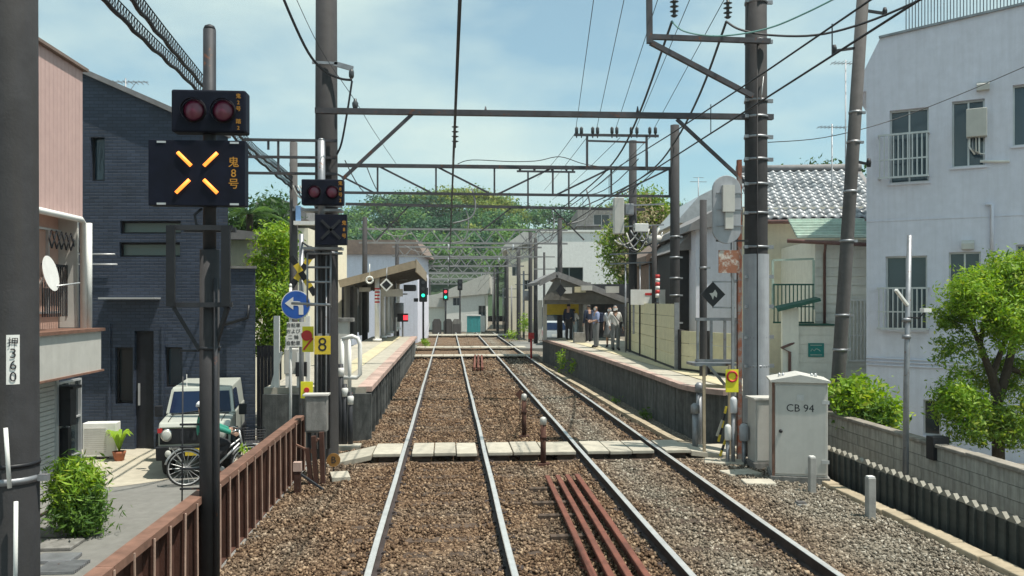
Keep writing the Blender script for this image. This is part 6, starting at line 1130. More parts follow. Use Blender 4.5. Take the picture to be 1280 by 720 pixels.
c = at(701, 363, 37.6); t = thing('diamond_marker', 'black diamond marker hanging under the right canopy gable', 'marker', c); q = .24; m = MB(); m.prism([(-q, 0), (0, q * 1.2), (q, 0), (0, -q * 1.2)], -.012, .012, 'y'); m.build('plate', 'black', t); m = MB(); m.tube([(0, 0, .2), (0, .2, .5)], .015, 6); m.build('hanger', 'steel_dark', t)
c = at(745, 425, 37); t = thing('planter_box', 'grey box on the right platform under the canopy', 'box', (at(724, 425, 37).x, at(724, 425, 37).y, PZ)); m = MB(); m.box((0, 0, .22), (.5, .4, .44), 0, .92); m.build('body', 'conc_dark', t)
c = at(664, 420, 40.5); t = thing('red_marker', 'red round topped marker at the far end of the right platform', 'marker', (c.x, c.y, .0)); m = MB(); m.tube([(0, 0, 0), (0, 0, 1.0)], .05, 8); m.build('post', 'red', t); m = MB(); m.box((0, 0, 1.1), (.28, .1, .3)); m.build('box', 'red', t)
# people on the right platform
def stand(px, py): q = gp(px, py, PZ); return (q.x, q.y, PZ + .003)
pA_ = person('man in blue shirt and grey trousers with dark backpack waiting on the platform', stand(745, 434.5), R(-75), dict(elL=(.22, -.02, 1.14), wrL=(.12, -.20, 1.08), elR=(-.22, -.02, 1.14), wrR=(-.1, -.22, 1.10)), .96, shirt='cloth_blue_shirt', trousers='cloth_grey', hair='hair', sleeves='short')
m = MB(); m.box((0, .21, 1.22), (.28, .17, .42)); bk_ = m.build('backpack', 'cloth_navy', pA_, bevel=.05)
pB_ = person('man in pale shirt and sling bag strap facing the camera on the platform', stand(769, 438), R(8), dict(elL=(.26, .04, 1.13), wrL=(.29, -.03, .90), elR=(-.27, .04, 1.13), wrR=(-.25, -.05, .92), knL=(.1, -.05, .5), anL=(.1, -.02, .09), toL=(.11, -.17, .035)), .97, shirt='cloth_pale', trousers='cloth_grey', hair='grey_hair', sleeves='long')
m = MB(); m.bar((-.13, -.10, 1.42), (.2, -.17, 1.0), .035, .012, (0, 1, 0)); m.build('bag_strap', 'cloth_dark', pB_); m = MB(); m.box((.25, .05, .98), (.1, .2, .24)); m.build('sling_bag', 'cloth_dark', pB_, bevel=.03)
person('woman in grey skirt with white sleeves half hidden behind the man in pale shirt', stand(762, 434.2), R(-20), None, .93, shirt='cloth_white', skirt='cloth_grey', trousers=None, sleeves='short')
person('person in dark clothes standing in the canopy shade behind the man in blue', stand(736, 427.5), R(200), None, .98, shirt='cloth_navy', trousers='cloth_dark', mask=False)
person('person in navy top and dark trousers standing before the silver car', stand(711, 424.8), R(150), None, 1.0, shirt='cloth_navy', trousers='cloth_dark', mask=False)
person('person in white top with teal apron beside the person in navy', stand(717, 424.6), R(160), dict(elR=(-.26, -.02, 1.15), wrR=(-.2, -.2, 1.2)), .86, shirt='cloth_white', trousers='cloth_ltblue', skirt=None)
# silver car on the crossing road
c = at(693, 425, 53); t = thing('silver_car', 'silver estate car seen from behind beyond the right platform', 'car', (c.x, c.y, -.02), R(-10)); W = .84
m = MB(); m.prism([(0, .28), (-.05, .55), (.0, .95), (4.2, .9), (4.3, .5), (4.2, .28)], -W, W, 'x'); m.build('body', 'car', t, bevel=.06)
m = MB(); m.add([(-W * .97, .02, .94), (W * .97, .02, .94), (W * .97, 3.2, .92), (-W * .97, 3.2, .92), (-W * .82, .3, 1.5), (W * .82, .3, 1.5), (W * .8, 2.3, 1.5), (-W * .8, 2.3, 1.5)], [(0, 3, 2, 1), (4, 5, 6, 7), (0, 1, 5, 4), (1, 2, 6, 5), (2, 3, 7, 6), (3, 0, 4, 7)]); m.build('cabin', 'car', t, bevel=.04)
m = MB(); m.add([(-W * .85, -.0, .98), (W * .85, -.0, .98), (W * .74, .24, 1.42), (-W * .74, .24, 1.42)], [(0, 1, 2, 3)]); m.build('rear_window', 'windscreen', t)
for sg in (-1, 1):
    m = MB(); m.bb(sg * W * .95 - .1, sg * W * .95 + .04, -.06, .04, .6, .95); m.build('tail_lamp', 'red', t)
    for y in (.75, 3.3): m = MB(); m.lathe((sg * .7 - .09, y, .3), [(0, .24), (.02, .3), (.16, .3), (.18, .24)], 18, (1, 0, 0)); m.build('wheel', 'rubber', t)
m = MB(); m.bb(-.17, .17, -.075, -.055, .55, .72); m.build('number_plate', 'white', t); m = MB(); m.bb(-W * .8, W * .8, -.07, -.03, .3, .48); m.build('bumper', 'black', t)
# ================================================================ gantries
PY = 15.75
t = thing('gantry_beam', 'nearest overhead beam joining the two thick poles across both tracks', 'gantry', (0, PY, 0), 0, 'gantries over the tracks')
def gy(px, py, Y): q = atY(px, py, Y); return Vector((q.x, 0, q.z))
m = MB(); m.bar(gy(394, 138.5, PY), gy(966, 146.5, PY), .11, .10); m.build('beam', 'beam', t)
m = MB(); m.bar(gy(516, 142, PY), gy(428, 224, PY), .06); m.build('left_brace', 'beam', t); m = MB(); m.bar(gy(846, 149, PY), gy(931, 228, PY), .06); m.build('right_brace', 'beam', t)
for px in (607, 797): m = MB(); m.tube([gy(px, 143, PY), gy(px, 133, PY)], [.04, .01], 6); m.build('spike', 'beam', t)
m = MB(); q = gy(444, 137, PY); m.lathe(q, [(0, .03), (.05, .05), (.12, .06), (.16, .03), (.2, .03)], 10); m.build('insulator', 'insul_d', t)
q = gy(569, 148, PY)
for k in range(4): m = MB(); m.lathe(q - Vector((0, 0, .16 + k * .09)), [(-.02, .02), (0, .07), (.02, .02)], 12); m.build('insulator', 'insul_d', t)
m = MB(); m.tube([q, q - Vector((0, 0, .55))], .015, 6); m.build('hanger', 'steel_dark', t)
# second gantry: pratt truss
Y2 = 24.0
t = thing('gantry_beam', 'second overhead truss beam with diagonal bracing across the tracks', 'gantry', (0, Y2, 0), 0, 'gantries over the tracks')
def ch(px, k): f = (px - 365) / 481; return gy(px, (206 + 5 * f) if k else (240 + 5.5 * f), Y2)
m = MB(); m.bar(ch(362, 1), ch(848, 1), .09, .10); m.build('top_chord', 'beam', t); m = MB(); m.bar(ch(362, 0), ch(848, 0), .07, .07); m.build('bottom_chord', 'beam', t)
vx = [399, 472, 545, 618, 691, 764, 837]
for i, px in enumerate(vx):
    m = MB(); m.bar(ch(px, 1), ch(px, 0), .05); m.build('vertical', 'beam', t)
    if i < 3: m = MB(); m.bar(ch(px, 1), ch(vx[i + 1] - 4, 0), .05); m.build('diagonal', 'beam', t)
    elif i < 6: m = MB(); m.bar(ch(px + 4, 0), ch(vx[i + 1], 1), .05); m.build('diagonal', 'beam', t)
pz = gp(843, 457, PZ); round_pole('gantry_post', 'slender dark gantry post rising through the cream platform fence', (atY(843, 400, Y2).x, Y2 - .05, PZ), (atY(843, 400, Y2).x, Y2 - .05, atY(843, 157, Y2).z), .15, .13, 'pole_conc', 14, bands=(1.2, 2.0, 2.5, 3.1, 3.7), cat='pole')
round_pole('gantry_post', 'brown gantry post close behind the thick left pole', (atY(414, 400, Y2).x, Y2 + .05, PZ), (atY(414, 400, Y2).x, Y2 + .05, atY(414, 200, Y2).z), .12, .11, 'pole_brown', 14, cat='pole')
# wire frame on the second gantry
t = thing('wire_frame', 'insulator cross arm frame standing on the second gantry', 'frame', (0, Y2 - .12, 0)); 
m = MB(); m.bar(gy(717, 169.5, Y2), gy(822, 171, Y2), .06, .07); m.build('cross_arm', 'beam', t); m = MB(); m.bar(gy(733, 177, Y2), gy(808, 179, Y2), .05); m.build('lower_arm', 'beam', t)
for px in (733, 807): m = MB(); m.bar(gy(px, 171, Y2), gy(px, 212, Y2), .06); m.build('upright', 'beam', t)
for px in (720, 726, 740, 746, 764, 770, 788, 795, 811, 818): q = gy(px, 170, Y2); m = MB(); m.lathe(q, [(-.08, .015), (.04, .03), (.06, .05), (.2, .05), (.24, .02)], 8); m.build('insulator', 'insul_d', t)
# pole behind, carrying equipment
Y3 = 30.0
P3 = round_pole('equipment_pole', 'dark pole crowded with grey boxes and cables behind the platform fence', (atY(791, 400, Y3).x, Y3, -.6), (atY(791, 400, Y3).x, Y3, atY(791, 176, Y3).z), .17, .14, 'pole_conc', 14)
bx = atY(791, 400, Y3).x
def q3(px, py, dy=0): q = atY(px, py, Y3 + dy); return Vector((q.x - bx, dy, q.z + .6))
for nm, px, py, w_, h_, mt in (('cable_box', 773, 270, .36, 1.3, 'cab'), ('upper_box', 786, 262, .3, .4, 'steel_grey'), ('side_box', 801, 285, .5, .3, 'white'), ('transformer', 822, 300, .55, .42, 'cab'), ('small_box', 808, 395, .2, .4, 'white')):
    q = q3(px, py, -.3); m = MB(); m.box(q, (w_, .3, h_)) if nm != 'transformer' else m.tube([q - Vector((.35, 0, 0)), q + Vector((.3, 0, .02))], .17, 14); m.build(nm, mt, P3, bevel=.02 if nm != 'transformer' else 0)
for py in (258, 284, 318, 330): m = MB(); m.bar(q3(762, py, -.22), q3(830, py - 3, -.22), .05); m.build('cross_arm', 'steel_grey', P3)
for k in range(9):
    a, c = q3(768 + k * 5, 300 - 3 * k, -.4), q3(800 + k * 4, 285 + 5 * (k % 3), -.4); m = MB(); m.tube(sagline(a, c, .35 + .12 * (k % 4), 10), .028, 6); m.build('cable_loop', ('cab', 'steel_grey', 'cable')[k % 3], P3)
for px in (782, 800, 812): m = MB(); m.tube([q3(px, 330, -.2), q3(px, 452, -.2)], .03, 8); m.build('conduit', 'steel_grey', P3)
round_pole('fence_pole', 'slim dark pole between the cream fence bays', (atY(818, 400, 26.2).x, 26.2, PZ), (atY(818, 400, 26.2).x, 26.2, atY(818, 282, 26.2).z), .09, .08, 'pole_brown', 12, bands=(1.5,))
c = atY(822, 450, 25.9); t = thing('striped_post', 'thin post with red and white stripes before the cream fence', 'post', (c.x, c.y, PZ)); zz = atY(822, 372, 25.9).z - PZ; m = MB(); m.tube([(0, 0, 0), (0, 0, zz)], .03, 8); m.build('post', 'steel_grey', t)
for k in range(6): m = MB(); m.tube([(0, 0, zz + k * .12), (0, 0, zz + k * .12 + .12)], .07, 10); m.build('stripe', 'red' if k % 2 else 'white', t)
t, W, Hh = sign('white_signboard', 'white signboard mounted above the cream platform fence', 788, 362, 832, 381, 27.5, 'white'); m = MB(); m.bb(-.5, -.44, .01, .06, -1.2, .2); m.build('post', 'steel_grey', t); m = MB(); m.bar((-.1, -.01, .1), (.2, -.01, .1), .01, .08); m.build('red_mark', 'red', t)
a = at(879, 470, 20.6); round_pole('short_pole', 'short dark pole left of the diamond sign', (a.x, a.y, -.3), (a.x, a.y, at(879, 250, 20.6).z), .10, .085, 'pole_conc', 12, bands=(3.9,))
t = thing('wire_frame', 'smaller insulator frame farther along the line behind the first', 'frame', (0, 32.0, 0))
m = MB(); m.bar(gy(646, 214, 32), gy(719, 215, 32), .07); m.build('cross_arm', 'beam', t)
for px in (660, 711): m = MB(); m.bar(gy(px, 214, 32), gy(px, 258, 32), .06); m.build('upright', 'beam', t)
for px in (650, 668, 690, 708, 716): q = gy(px, 214, 32); m = MB(); m.lathe(q, [(0, .02), (.05, .05), (.18, .05), (.22, .02)], 8); m.build('insulator', 'insul_d', t)
# third gantry: plain beam
Yc = 32.2; t = thing('gantry_beam', 'third plain overhead beam across the tracks above the canopies', 'gantry', (0, Yc, 0), 0, 'gantries over the tracks')
m = MB(); m.bar(gy(432, 255, Yc), gy(806, 262, Yc), .11, .10); m.build('beam', 'beam', t)
for a_, b2 in (((512, 257), (470, 300)), ((640, 259), (600, 290)), ((690, 260), (730, 300))): m = MB(); m.bar(gy(*a_, Yc), gy(*b2, Yc), .05); m.build('brace', 'beam', t)
def post_at(X, Y, z0, z1, label, mt='pole_conc', r=.14): return round_pole('gantry_post', label, (X, Y, z0), (X, Y, z1), r, r * .85, mt, 12, cat='pole')
post_at(atY(418, 300, Yc).x, Yc, PZ, 6.9, 'dark gantry post on the left platform before the canopy')
# far truss gantries
for k, (Y, yt) in enumerate(((43, 287), (55, 309), (68, 323), (84, 333), (104, 342), (130, 350))):
    zt = H + (HOR - yt) * Y / F; t = thing('truss_gantry', ['first', 'second', 'third', 'fourth', 'fifth', 'sixth'][k] + ' of the grey lattice gantries receding over the far tracks', 'gantry', (0, Y, 0), 0, 'lattice gantries over the far tracks')
    x0, x1 = (-4.2 if k == 0 else -3.3 if k == 1 else -2.8), 5.75; hh = .62 if k else .7; n = 9 if k < 3 else 7
    for z in (zt, zt - hh): m = MB(); m.bar((x0 - .3, 0, z), (x1 + .4, 0, z), .09 + .012 * k); m.build('chord', 'lattice', t)
    for i in range(n):
        a_, c_ = x0 + (x1 - x0) * i / n, x0 + (x1 - x0) * (i + 1) / n; mid = (a_ + c_) / 2
        m = MB(); m.bar((a_, 0, zt), (mid, 0, zt - hh), .055 + .01 * k); m.bar((mid, 0, zt - hh), (c_, 0, zt), .055 + .01 * k); m.build('lattice', 'lattice', t)
    gz = PZ if Y < 44 else (-.3 if Y < 74 else -.3 - (Y - 74) * .05)
    for x in (x0, x1): m = MB(); m.tube([(x, 0, gz - .3), (x, 0, zt + .6)], [.15, .12], 10); m.build('post', 'pole_conc' if x > 0 else 'pole_brown', t)
    for x in (LX, RX):
        m = MB(); m.tube([(x + .1, 0, zt - hh), (x + .1, 0, zt - hh - .35)], .05, 6); m.build('insulator', 'insul', t)
    m = MB(); m.tube(sagline((x0 + .5, -.2, zt + .1), (x0 + 2.4, -.2, zt - .2), .3, 8), .018, 6); m.build('jumper_cable', 'lattice', t)
# ================================================================ wires
def smooth(pts, n=5):
    P = [pts[0]] + pts + [pts[-1]]; o = []
    for i in range(1, len(P) - 2):
        for k in range(n):
            u = k / n; o.append(.5 * ((2 * P[i]) + (-P[i - 1] + P[i + 1]) * u + (2 * P[i - 1] - 5 * P[i] + 4 * P[i + 1] - P[i + 2]) * u * u + (-P[i - 1] + 3 * P[i] - 3 * P[i + 1] + P[i + 2]) * u ** 3))
    return o + [pts[-1]]
def wire(name, label, pts, r, mt='cable', cat='wire', group=None, n=5):
    m = MB(); m.tube(pts, r, n, False); o = m.build(name, mt); return tag(o, label, cat, group)
SUP = [-14.0, 15.75, 24.0, 32.2, 43, 55, 68, 84, 104]
for X, zc, zm, lab in ((.09, 4.95, 5.5, 'left'), (3.25, 4.86, 5.35, 'right')):
    t = thing('catenary', 'contact wire and its carrier wire hung above the %s track' % lab, 'wire', (X, 0, 0), 0, 'catenaries over the tracks')
    m = MB(); m.tube([(.0, -14, zc + .03), (0.0, 15.75, zc), (.0, 32, zc), (-.05, 55, zc - .02), (0, 104, zc - 1.4)], .011, 6, False); m.build('contact_wire', 'cable', t)
    pts = []
    for a_, b2 in zip(SUP, SUP[1:]): pts += sagline((0, a_, zm - (max(0, a_ - 74) * .05)), (0, b2, zm - (max(0, b2 - 74) * .05)), .05 if b2 - a_ < 14 else .28, 8)[:-1]
    m = MB(); m.tube(pts, .010, 6, False); m.build('carrier_wire', 'cable', t)
    for y in np.arange(-3, 66, 3.3):
        zz = min(pts, key=lambda q: abs(q.y - y)).z; m = MB(); m.tube([(0, y, zc), (0, y, zz)], .006, 4); m.build('dropper', 'cable', t)
for k, (X, z, r_) in enumerate(((-2.9, 6.75, .012), (-2.3, 6.6, .010), (5.5, 6.9, .012), (6.1, 6.7, .010))):
    pts = []
    for a_, b2 in zip((24, 32.2, 43, 55, 68, 84, 104), (32.2, 43, 55, 68, 84, 104, 130)): pts += sagline((X, a_, z - max(0, a_ - 74) * .03), (X, b2, z - max(0, b2 - 74) * .03), .22, 6)[:-1]
    wire('line_wire', ('outer left', 'inner left', 'inner right', 'outer right')[k] + ' feeder wire running along above the gantries', pts, r_ + .004, group='feeder wires along the gantries')
for k, (Y, zz) in enumerate(((24.0, 6.0), (32.2, 6.3), (43, 6.1), (55, 6.1))):
    for c, lab in ((LX, 'left'), (RX, 'right')):
        m = MB(); m.tube(smooth([Vector((c + .75, Y, zz)), Vector((c + .85, Y, zz - .5)), Vector((c + .7, Y, 5.15)), Vector((c + .2, Y, 5.0))], 5), .022, 6); o = m.build('steady_arm', 'lattice'); tag(o, '%s curved steady arm over the %s track' % (('nearest', 'second', 'third', 'farthest')[k], lab), 'arm', 'steady arms under the gantries')
def pl(*q): return [at(*a_) for a_ in q]
wire('feeder_wire', 'thick dark feeder from the left insulator string of the right pole bracket', smooth(pl((840, 27, 15.9), (800, 140, 21), (772, 196, 25.5), (740, 230, 31), (700, 262, 42))), .026)
wire('feeder_wire', 'thick dark feeder from the right insulator string of the right pole bracket', smooth(pl((908, 27, 15.9), (876, 115, 19), (845, 175, 23.6), (815, 212, 28), (770, 240, 34), (710, 266, 46))), .026)
wire('jumper_cable', 'greenish slack jumper from the left insulator string past the right pole', smooth(pl((840, 27, 15.8), (855, 39, 15.6), (890, 45, 15.4), (930, 42, 15.1), (968, 33, 14.8), (1010, 15, 14.4), (1050, -5, 14))), .016, 'cable_g')
wire('jumper_cable', 'dark slack jumper from the right insulator string past the leaning pole', smooth(pl((908, 27, 15.8), (925, 37, 15.6), (962, 44, 15.4), (1020, 44, 15), (1080, 29, 14.6), (1150, 0, 14), (1200, -25, 13.6))), .022)
TW = [((720, 160, 23.9), (742, 0, 16), (752, -70, 14)), ((746, 160, 23.9), (780, 0, 16), (795, -70, 14)), ((770, 160, 23.9), (822, 0, 16), (845, -70, 14)), ((795, 160, 23.9), (862, 0, 16), (890, -70, 14)), ((818, 160, 23.9), (905, 0, 16), (945, -70, 14))]
for k, q in enumerate(TW): wire('line_wire', ['leftmost', 'second', 'middle', 'fourth', 'rightmost'][k] + ' of five thin wires rising from the insulator frame', smooth(pl(*q)), .008, group='thin wires from the insulator frame')
for k, q in enumerate((((718, 168, 24), (690, 205, 33), (672, 222, 45)), ((735, 170, 24), (700, 215, 36), (680, 238, 48)), ((775, 172, 24), (720, 225, 36), (690, 250, 48)), ((812, 172, 24), (760, 222, 33), (706, 262, 47)))):
    wire('line_wire', ['leftmost', 'second', 'third', 'rightmost'][k] + ' of four thin wires running on beyond the insulator frame', smooth(pl(*q)), .009, group='thin wires beyond the insulator frame')
wire('line_wire', 'slack pale wire loop along the top of the second gantry', smooth(pl((572, 205, 24), (590, 200, 24), (640, 202, 24), (672, 201, 24), (700, 196, 24), (730, 205, 24), (768, 211, 24.2))), .012, 'cable')
wire('span_wire', 'wire from the right pole sagging across to the stucco house', smooth(pl((960, 178, 16.2), (1030, 172, 17), (1110, 152, 17.5), (1200, 118, 17.4), (1300, 75, 17))), .009)
wire('service_drop', 'cable from the top left dropping to the bracket on the thick left pole', smooth(pl((340, -40, 13.5), (360, 12, 14), (385, 65, 14.8), (405, 88, 15.3), (425, 98, 15.6), (440, 100, 15.7))), .024)
wire('service_drop', 'cable hanging from the bracket down the thick left pole', smooth(pl((440, 101, 15.7), (434, 140, 15.7), (427, 178, 15.75), (421, 193, 15.8))), .02)
wire('span_wire', 'thin wire slanting past the thick left pole to the second gantry', smooth(pl((362, -20, 14), (400, 60, 15), (444, 126, 15.8), (468, 165, 20), (496, 206, 24))), .006)
# bundled cables, upper left
for k, (P_, lab) in enumerate(((((105, -25, 8.4), (180, 50, 10.2), (245, 112, 13.5), (300, 180, 17.5), (340, 215, 20.5), (366, 236, 22)), 'left of two hanger bundled cables crossing the upper left sky'), (((145, -25, 8.4), (205, 50, 10.2), (262, 118, 13.5), (312, 184, 17.5), (345, 210, 20.5), (366, 228, 22)), 'right of two hanger bundled cables crossing the upper left sky'))):
    pts = smooth(pl(*P_), 12); t = thing('bundled_cable', lab, 'cable', (0, 0, 0), 0, 'bundled cables in the upper left')
    m = MB(); m.tube([p_ + Vector((random.uniform(-.008, .008), 0, .012 * math.sin(i * 1.7))) for i, p_ in enumerate(pts)], .027, 8, False); m.build('cable', 'cable', t)
    m = MB(); up_ = [p_ + Vector((.03, 0, .13)) for p_ in pts]; m.tube(up_, .008, 5, False); m.build('messenger', 'cable', t)
    m = MB()
    for i in range(len(pts) - 1):
        for f in (0, .5): a_ = pts[i].lerp(pts[i + 1], f); b2 = up_[i].lerp(up_[i + 1], f + .25); c_ = pts[i].lerp(pts[i + 1], f + .5); m.tube([a_, b2], .006, 4, False); m.tube([b2, c_], .006, 4, False)
    h_ = m.build('hanger_spiral', 'cable', t); h_['kind'] = 'stuff'
a = at(367, 400, 22); UP = round_pole('utility_pole', 'thin grey utility pole behind the crossing signals on the left', (a.x, a.y, -.6), (a.x, a.y, at(367, 178, 22).z), .12, .10, 'pole_grey', 12)
for k in range(6): q = at(372 + k * 6, 246 + k * 4, 21.8) - Vector((a.x, a.y, -.6)); w2 = at(366 + k * 3, 232, 21.8) - Vector((a.x, a.y, -.6)); m = MB(); m.tube(sagline(w2, q + Vector((.2, 0, 0)), .15, 6), .02, 5); m.build('cable_loop', ('cab', 'cable', 'white')[k % 3], UP)
q = at(392, 262, 21.8) - Vector((a.x, a.y, -.6)); m = MB(); m.bar((0, -.15, q.z), (.9, -.15, q.z + .02), .06); m.build('cross_arm', 'steel_grey', UP); m = MB(); m.box((.45, -.2, q.z - .35), (.8, .2, .1)); m.build('lamp_arm', 'white', UP)
q = at(368, 268, 21.8) - Vector((a.x, a.y, -.6)); m = MB(); m.box((.15, -.16, q.z), (.12, .1, .45)); m.build('sign_plate', mat('pale_blue_plate', (.2, .35, .6), .6), UP)
# ================================================================ signals and small things beyond
c = at(529, 362, 58); t = thing('railway_signal', 'railway signal showing green at the end of the left platform', 'signal', (c.x, c.y, -.25)); z = c.z + .25
m = MB(); m.tube([(0, .1, 0), (0, .1, z + .8)], .07, 10); m.build('mast', 'steel_dark', t); m = MB(); m.box((0, 0, z), (.55, .2, 1.7)); hd = m.build('head', 'black', t, bevel=.06)
for k in range(3): m = MB(); m.disc((0, -.11, z + .5 - k * .45), (0, 1, 0), .12, .02, 14); m.build('lamp', 'green_l' if k == 2 else 'insul_d', hd)
for px, py, w_, h_ in ((516, 360, .5, .35), (532, 364, .35, .5), (520, 375, .3, .25)): q = at(px, py, 58.2); m = MB(); m.box((q.x - c.x, .2, q.z + .25), (w_, .3, h_)); m.build('equipment_box', 'black', t)
for k, (px, py, d, lit) in enumerate(((557, 368, 76, ('red_l', 'green_l')), (575, 356, 84, ('insul_d', 'insul_d')))):
    c = at(px, py, d); t = thing('railway_signal', ['small signal with red and green lamps beyond the crossing', 'unlit black signal head on a post before the gabled house'][k], 'signal', (c.x, c.y, -.6)); z = c.z + .6; m = MB(); m.tube([(0, .1, 0), (0, .1, z)], .08, 8); m.build('mast', 'steel_dark', t); m = MB(); m.box((0, 0, z), (.5, .2, 1.1)); hd = m.build('head', 'black', t, bevel=.08)
    for j_, l in enumerate(lit): m = MB(); m.disc((0, -.11, z + .25 - .5 * j_), (0, 1, 0), .13, .02, 12); m.build('lamp', l, hd)
c = at(507, 397, 43); t = thing('red_indicator', 'small square indicator lit red under the left canopy', 'signal', (c.x, c.y, PZ)); z = c.z - PZ; m = MB(); m.box((-.15, 0, z), (.55, .2, .42)); m.build('case', 'black', t); m = MB(); m.box((.0, -.11, z), (.22, .02, .24)); m.build('lamp', 'red_l', t); m = MB(); m.tube([(-.15, .05, 0), (-.15, .05, z)], .04, 8); m.build('post', 'steel_grey', t)
for k, px in enumerate((546, 560, 571)):
    c = at(px, 416, 78); t = thing('relay_hut', ['left', 'middle', 'right'][k] + ' pale round topped trackside locker beyond the far crossing', 'locker', (c.x, c.y, -.55), 0, 'lockers beyond the far crossing'); w_ = .42; m = MB(); m.prism([(-w_, 0), (w_, 0), (w_, 1.35), (w_ * .6, 1.65), (-w_ * .6, 1.65), (-w_, 1.35)], 0, .7); m.build('body', 'conc_dark' if k == 2 else 'pole_grey', t); m = MB(); m.bb(-w_ + .08, w_ - .08, -.03, -.004, .1, 1.2); m.build('door', 'pole_grey', t)
c = at(592, 416, 80); t = thing('teal_sheeting', 'teal sheeted enclosure at the end of the tracks', 'enclosure', (c.x, c.y, -.6))
for k in range(4): m = MB(); m.bb(-.62 + k * .32, -.62 + k * .32 + .31, 0, .6, .4, 1.95); m.build('panel', 'blue_net', t)
m = MB(); m.bb(-.7, .7, -.05, .7, 1.95, 2.05); m.build('top_rail', 'white', t); m = MB(); m.bb(-.7, .7, .02, .6, 0, .4); m.build('base', 'green_tin', t)
for k, (px, yb, d, yt) in enumerate(((663, 425, 57, 290), (648, 418, 64, 310), (622, 412, 88, 330), (634, 414, 78, 318))): q = at(px, yb, d); round_pole('distant_pole', ['first', 'second', 'fourth', 'third'][k] + ' of the dark poles lining the right side of the far tracks', (q.x, q.y, -.6), (q.x, q.y, at(px, yt, d).z), .15, .13, 'pole_conc', 10, group='poles along the far tracks')
for k, (px, py, d) in enumerate(((873, 222, 40), (480, 330, 62))):
    c = at(px, py, d); t = thing('television_aerial', ['television aerial against the sky right of the gantry post', 'television aerial on the house behind the left canopy'][k], 'aerial', (c.x, c.y, 0)); m = MB(); m.tube([(0, 0, c.z - 2.5), (0, 0, c.z)], .025, 6); m.build('mast', 'steel_grey', t); m = MB(); m.bar((-.4, 0, c.z - .2), (.4, 0, c.z - .2), .025); m.bar((-.25, 0, c.z), (.25, 0, c.z), .02); m.build('antenna', 'steel_grey', t)
for k in range(12):
    sd_ = k % 2; Y = 48 + k * 6.5; X = (6.4 if sd_ else -3.4) + random.uniform(-.4, .6); hgt_ = random.uniform(4.6, 7.2); t = thing('slim_mast', '%s slim mast of the far %s row beside the tracks' % (('nearest', 'second', 'third', 'fourth', 'fifth', 'farthest')[k // 2], ('left', 'right')[sd_]), 'mast', (X, Y, -.6), 0, 'slim masts along the far tracks')
    m = MB(); m.tube([(0, 0, 0), (0, 0, hgt_)], [.09, .07], 8); m.build('shaft', ('steel_grey', 'pole_conc', 'lattice')[k % 3], t)
    for z in (hgt_ - .3, hgt_ - 1.1): m = MB(); m.bar((-.7, 0, z), (.7, 0, z), .07); m.build('cross_arm', 'lattice', t)
    if k % 3 == 0: m = MB(); m.tube([(.25, -.1, hgt_ - 2.4), (.25, -.1, hgt_ - 1.6)], .25, 10); m.build('transformer', 'lattice', t)
# ================================================================ trees and plants
def tree(name, label, base, blobs, n, size, mt, limbs, seed, clump=.2, per=26, r=.12, group=None, extra=None, cat='tree'):
    t = thing(name, label, cat, base, 0, group); b0 = Vector(base); m = MB()
    for L_ in limbs:
        P_ = [Vector(q) - b0 for q in L_[0]]; k = len(P_); m.tube(smooth(P_, 4), [L_[1] * (1 - .75 * i / (4 * (k - 1))) for i in range(4 * (k - 1) + 1)], 8)
    m.build('trunk', 'bark', t); leaves('crown', [(q[0] - b0.x, q[1] - b0.y, q[2] - b0.z, *q[3:]) for q in blobs], n, size, mt, t, seed, clump, per)
    if extra: leaves('highlights', [(q[0] - b0.x, q[1] - b0.y, q[2] - b0.z, *q[3:]) for q in extra[0]], extra[1], extra[2], extra[3], t, seed + 1, clump, per)
    return t
def pb(px, py, d, rx, rz, ry=None): q = at(px, py, d); s = d / F; return (q.x, q.y, q.z, rx * s, (ry or (rx + rz) / 2) * s, rz * s)
d = 13.6; B = at(1248, 560, d); B.z = -.5
T1 = [pb(1218, 385, d, 36, 34), pb(1268, 352, d, 40, 30), pb(1258, 325, d + .3, 25, 12), pb(1198, 435, d - .2, 28, 28), pb(1285, 400, d + .4, 45, 45), pb(1190, 500, d, 30, 26), pb(1215, 530, d - .3, 38, 30), pb(1275, 490, d, 35, 30), pb(1300, 340, d, 40, 40), pb(1180, 395, d, 18, 18), pb(1262, 535, d - .1, 30, 24), pb(1235, 470, d + .5, 40, 30), pb(1290, 545, d, 28, 28), pb(1240, 520, d - .2, 30, 26), pb(1290, 455, d + .2, 34, 34), pb(1232, 345, d, 26, 20)]
tree('garden_tree', 'feathery yellow green tree behind the block wall at the right edge', B, T1, 34000, .07, 'leaf_tree', [([B, at(1246, 500, d), at(1232, 450, d), at(1212, 400, d)], .11), ([at(1246, 505, d), at(1262, 450, d), at(1268, 400, d), at(1262, 350, d)], .085), ([at(1240, 470, d), at(1255, 430, d), at(1275, 380, d)], .06), ([at(1247, 530, d), at(1222, 500, d), at(1196, 470, d)], .05), ([at(1225, 430, d), at(1232, 395, d), at(1245, 365, d)], .045), ([at(1262, 460, d), at(1285, 470, d), at(1310, 480, d)], .05)], 31, .075, 60, extra=([pb(1215, 370, d - .2, 38, 32), pb(1200, 500, d - .35, 30, 25), pb(1260, 335, d, 36, 18), pb(1270, 400, d - .3, 40, 40)], 20000, .066, 'leaf_bright'))
B = at(1085, 520, 16.4); B.z = -.5
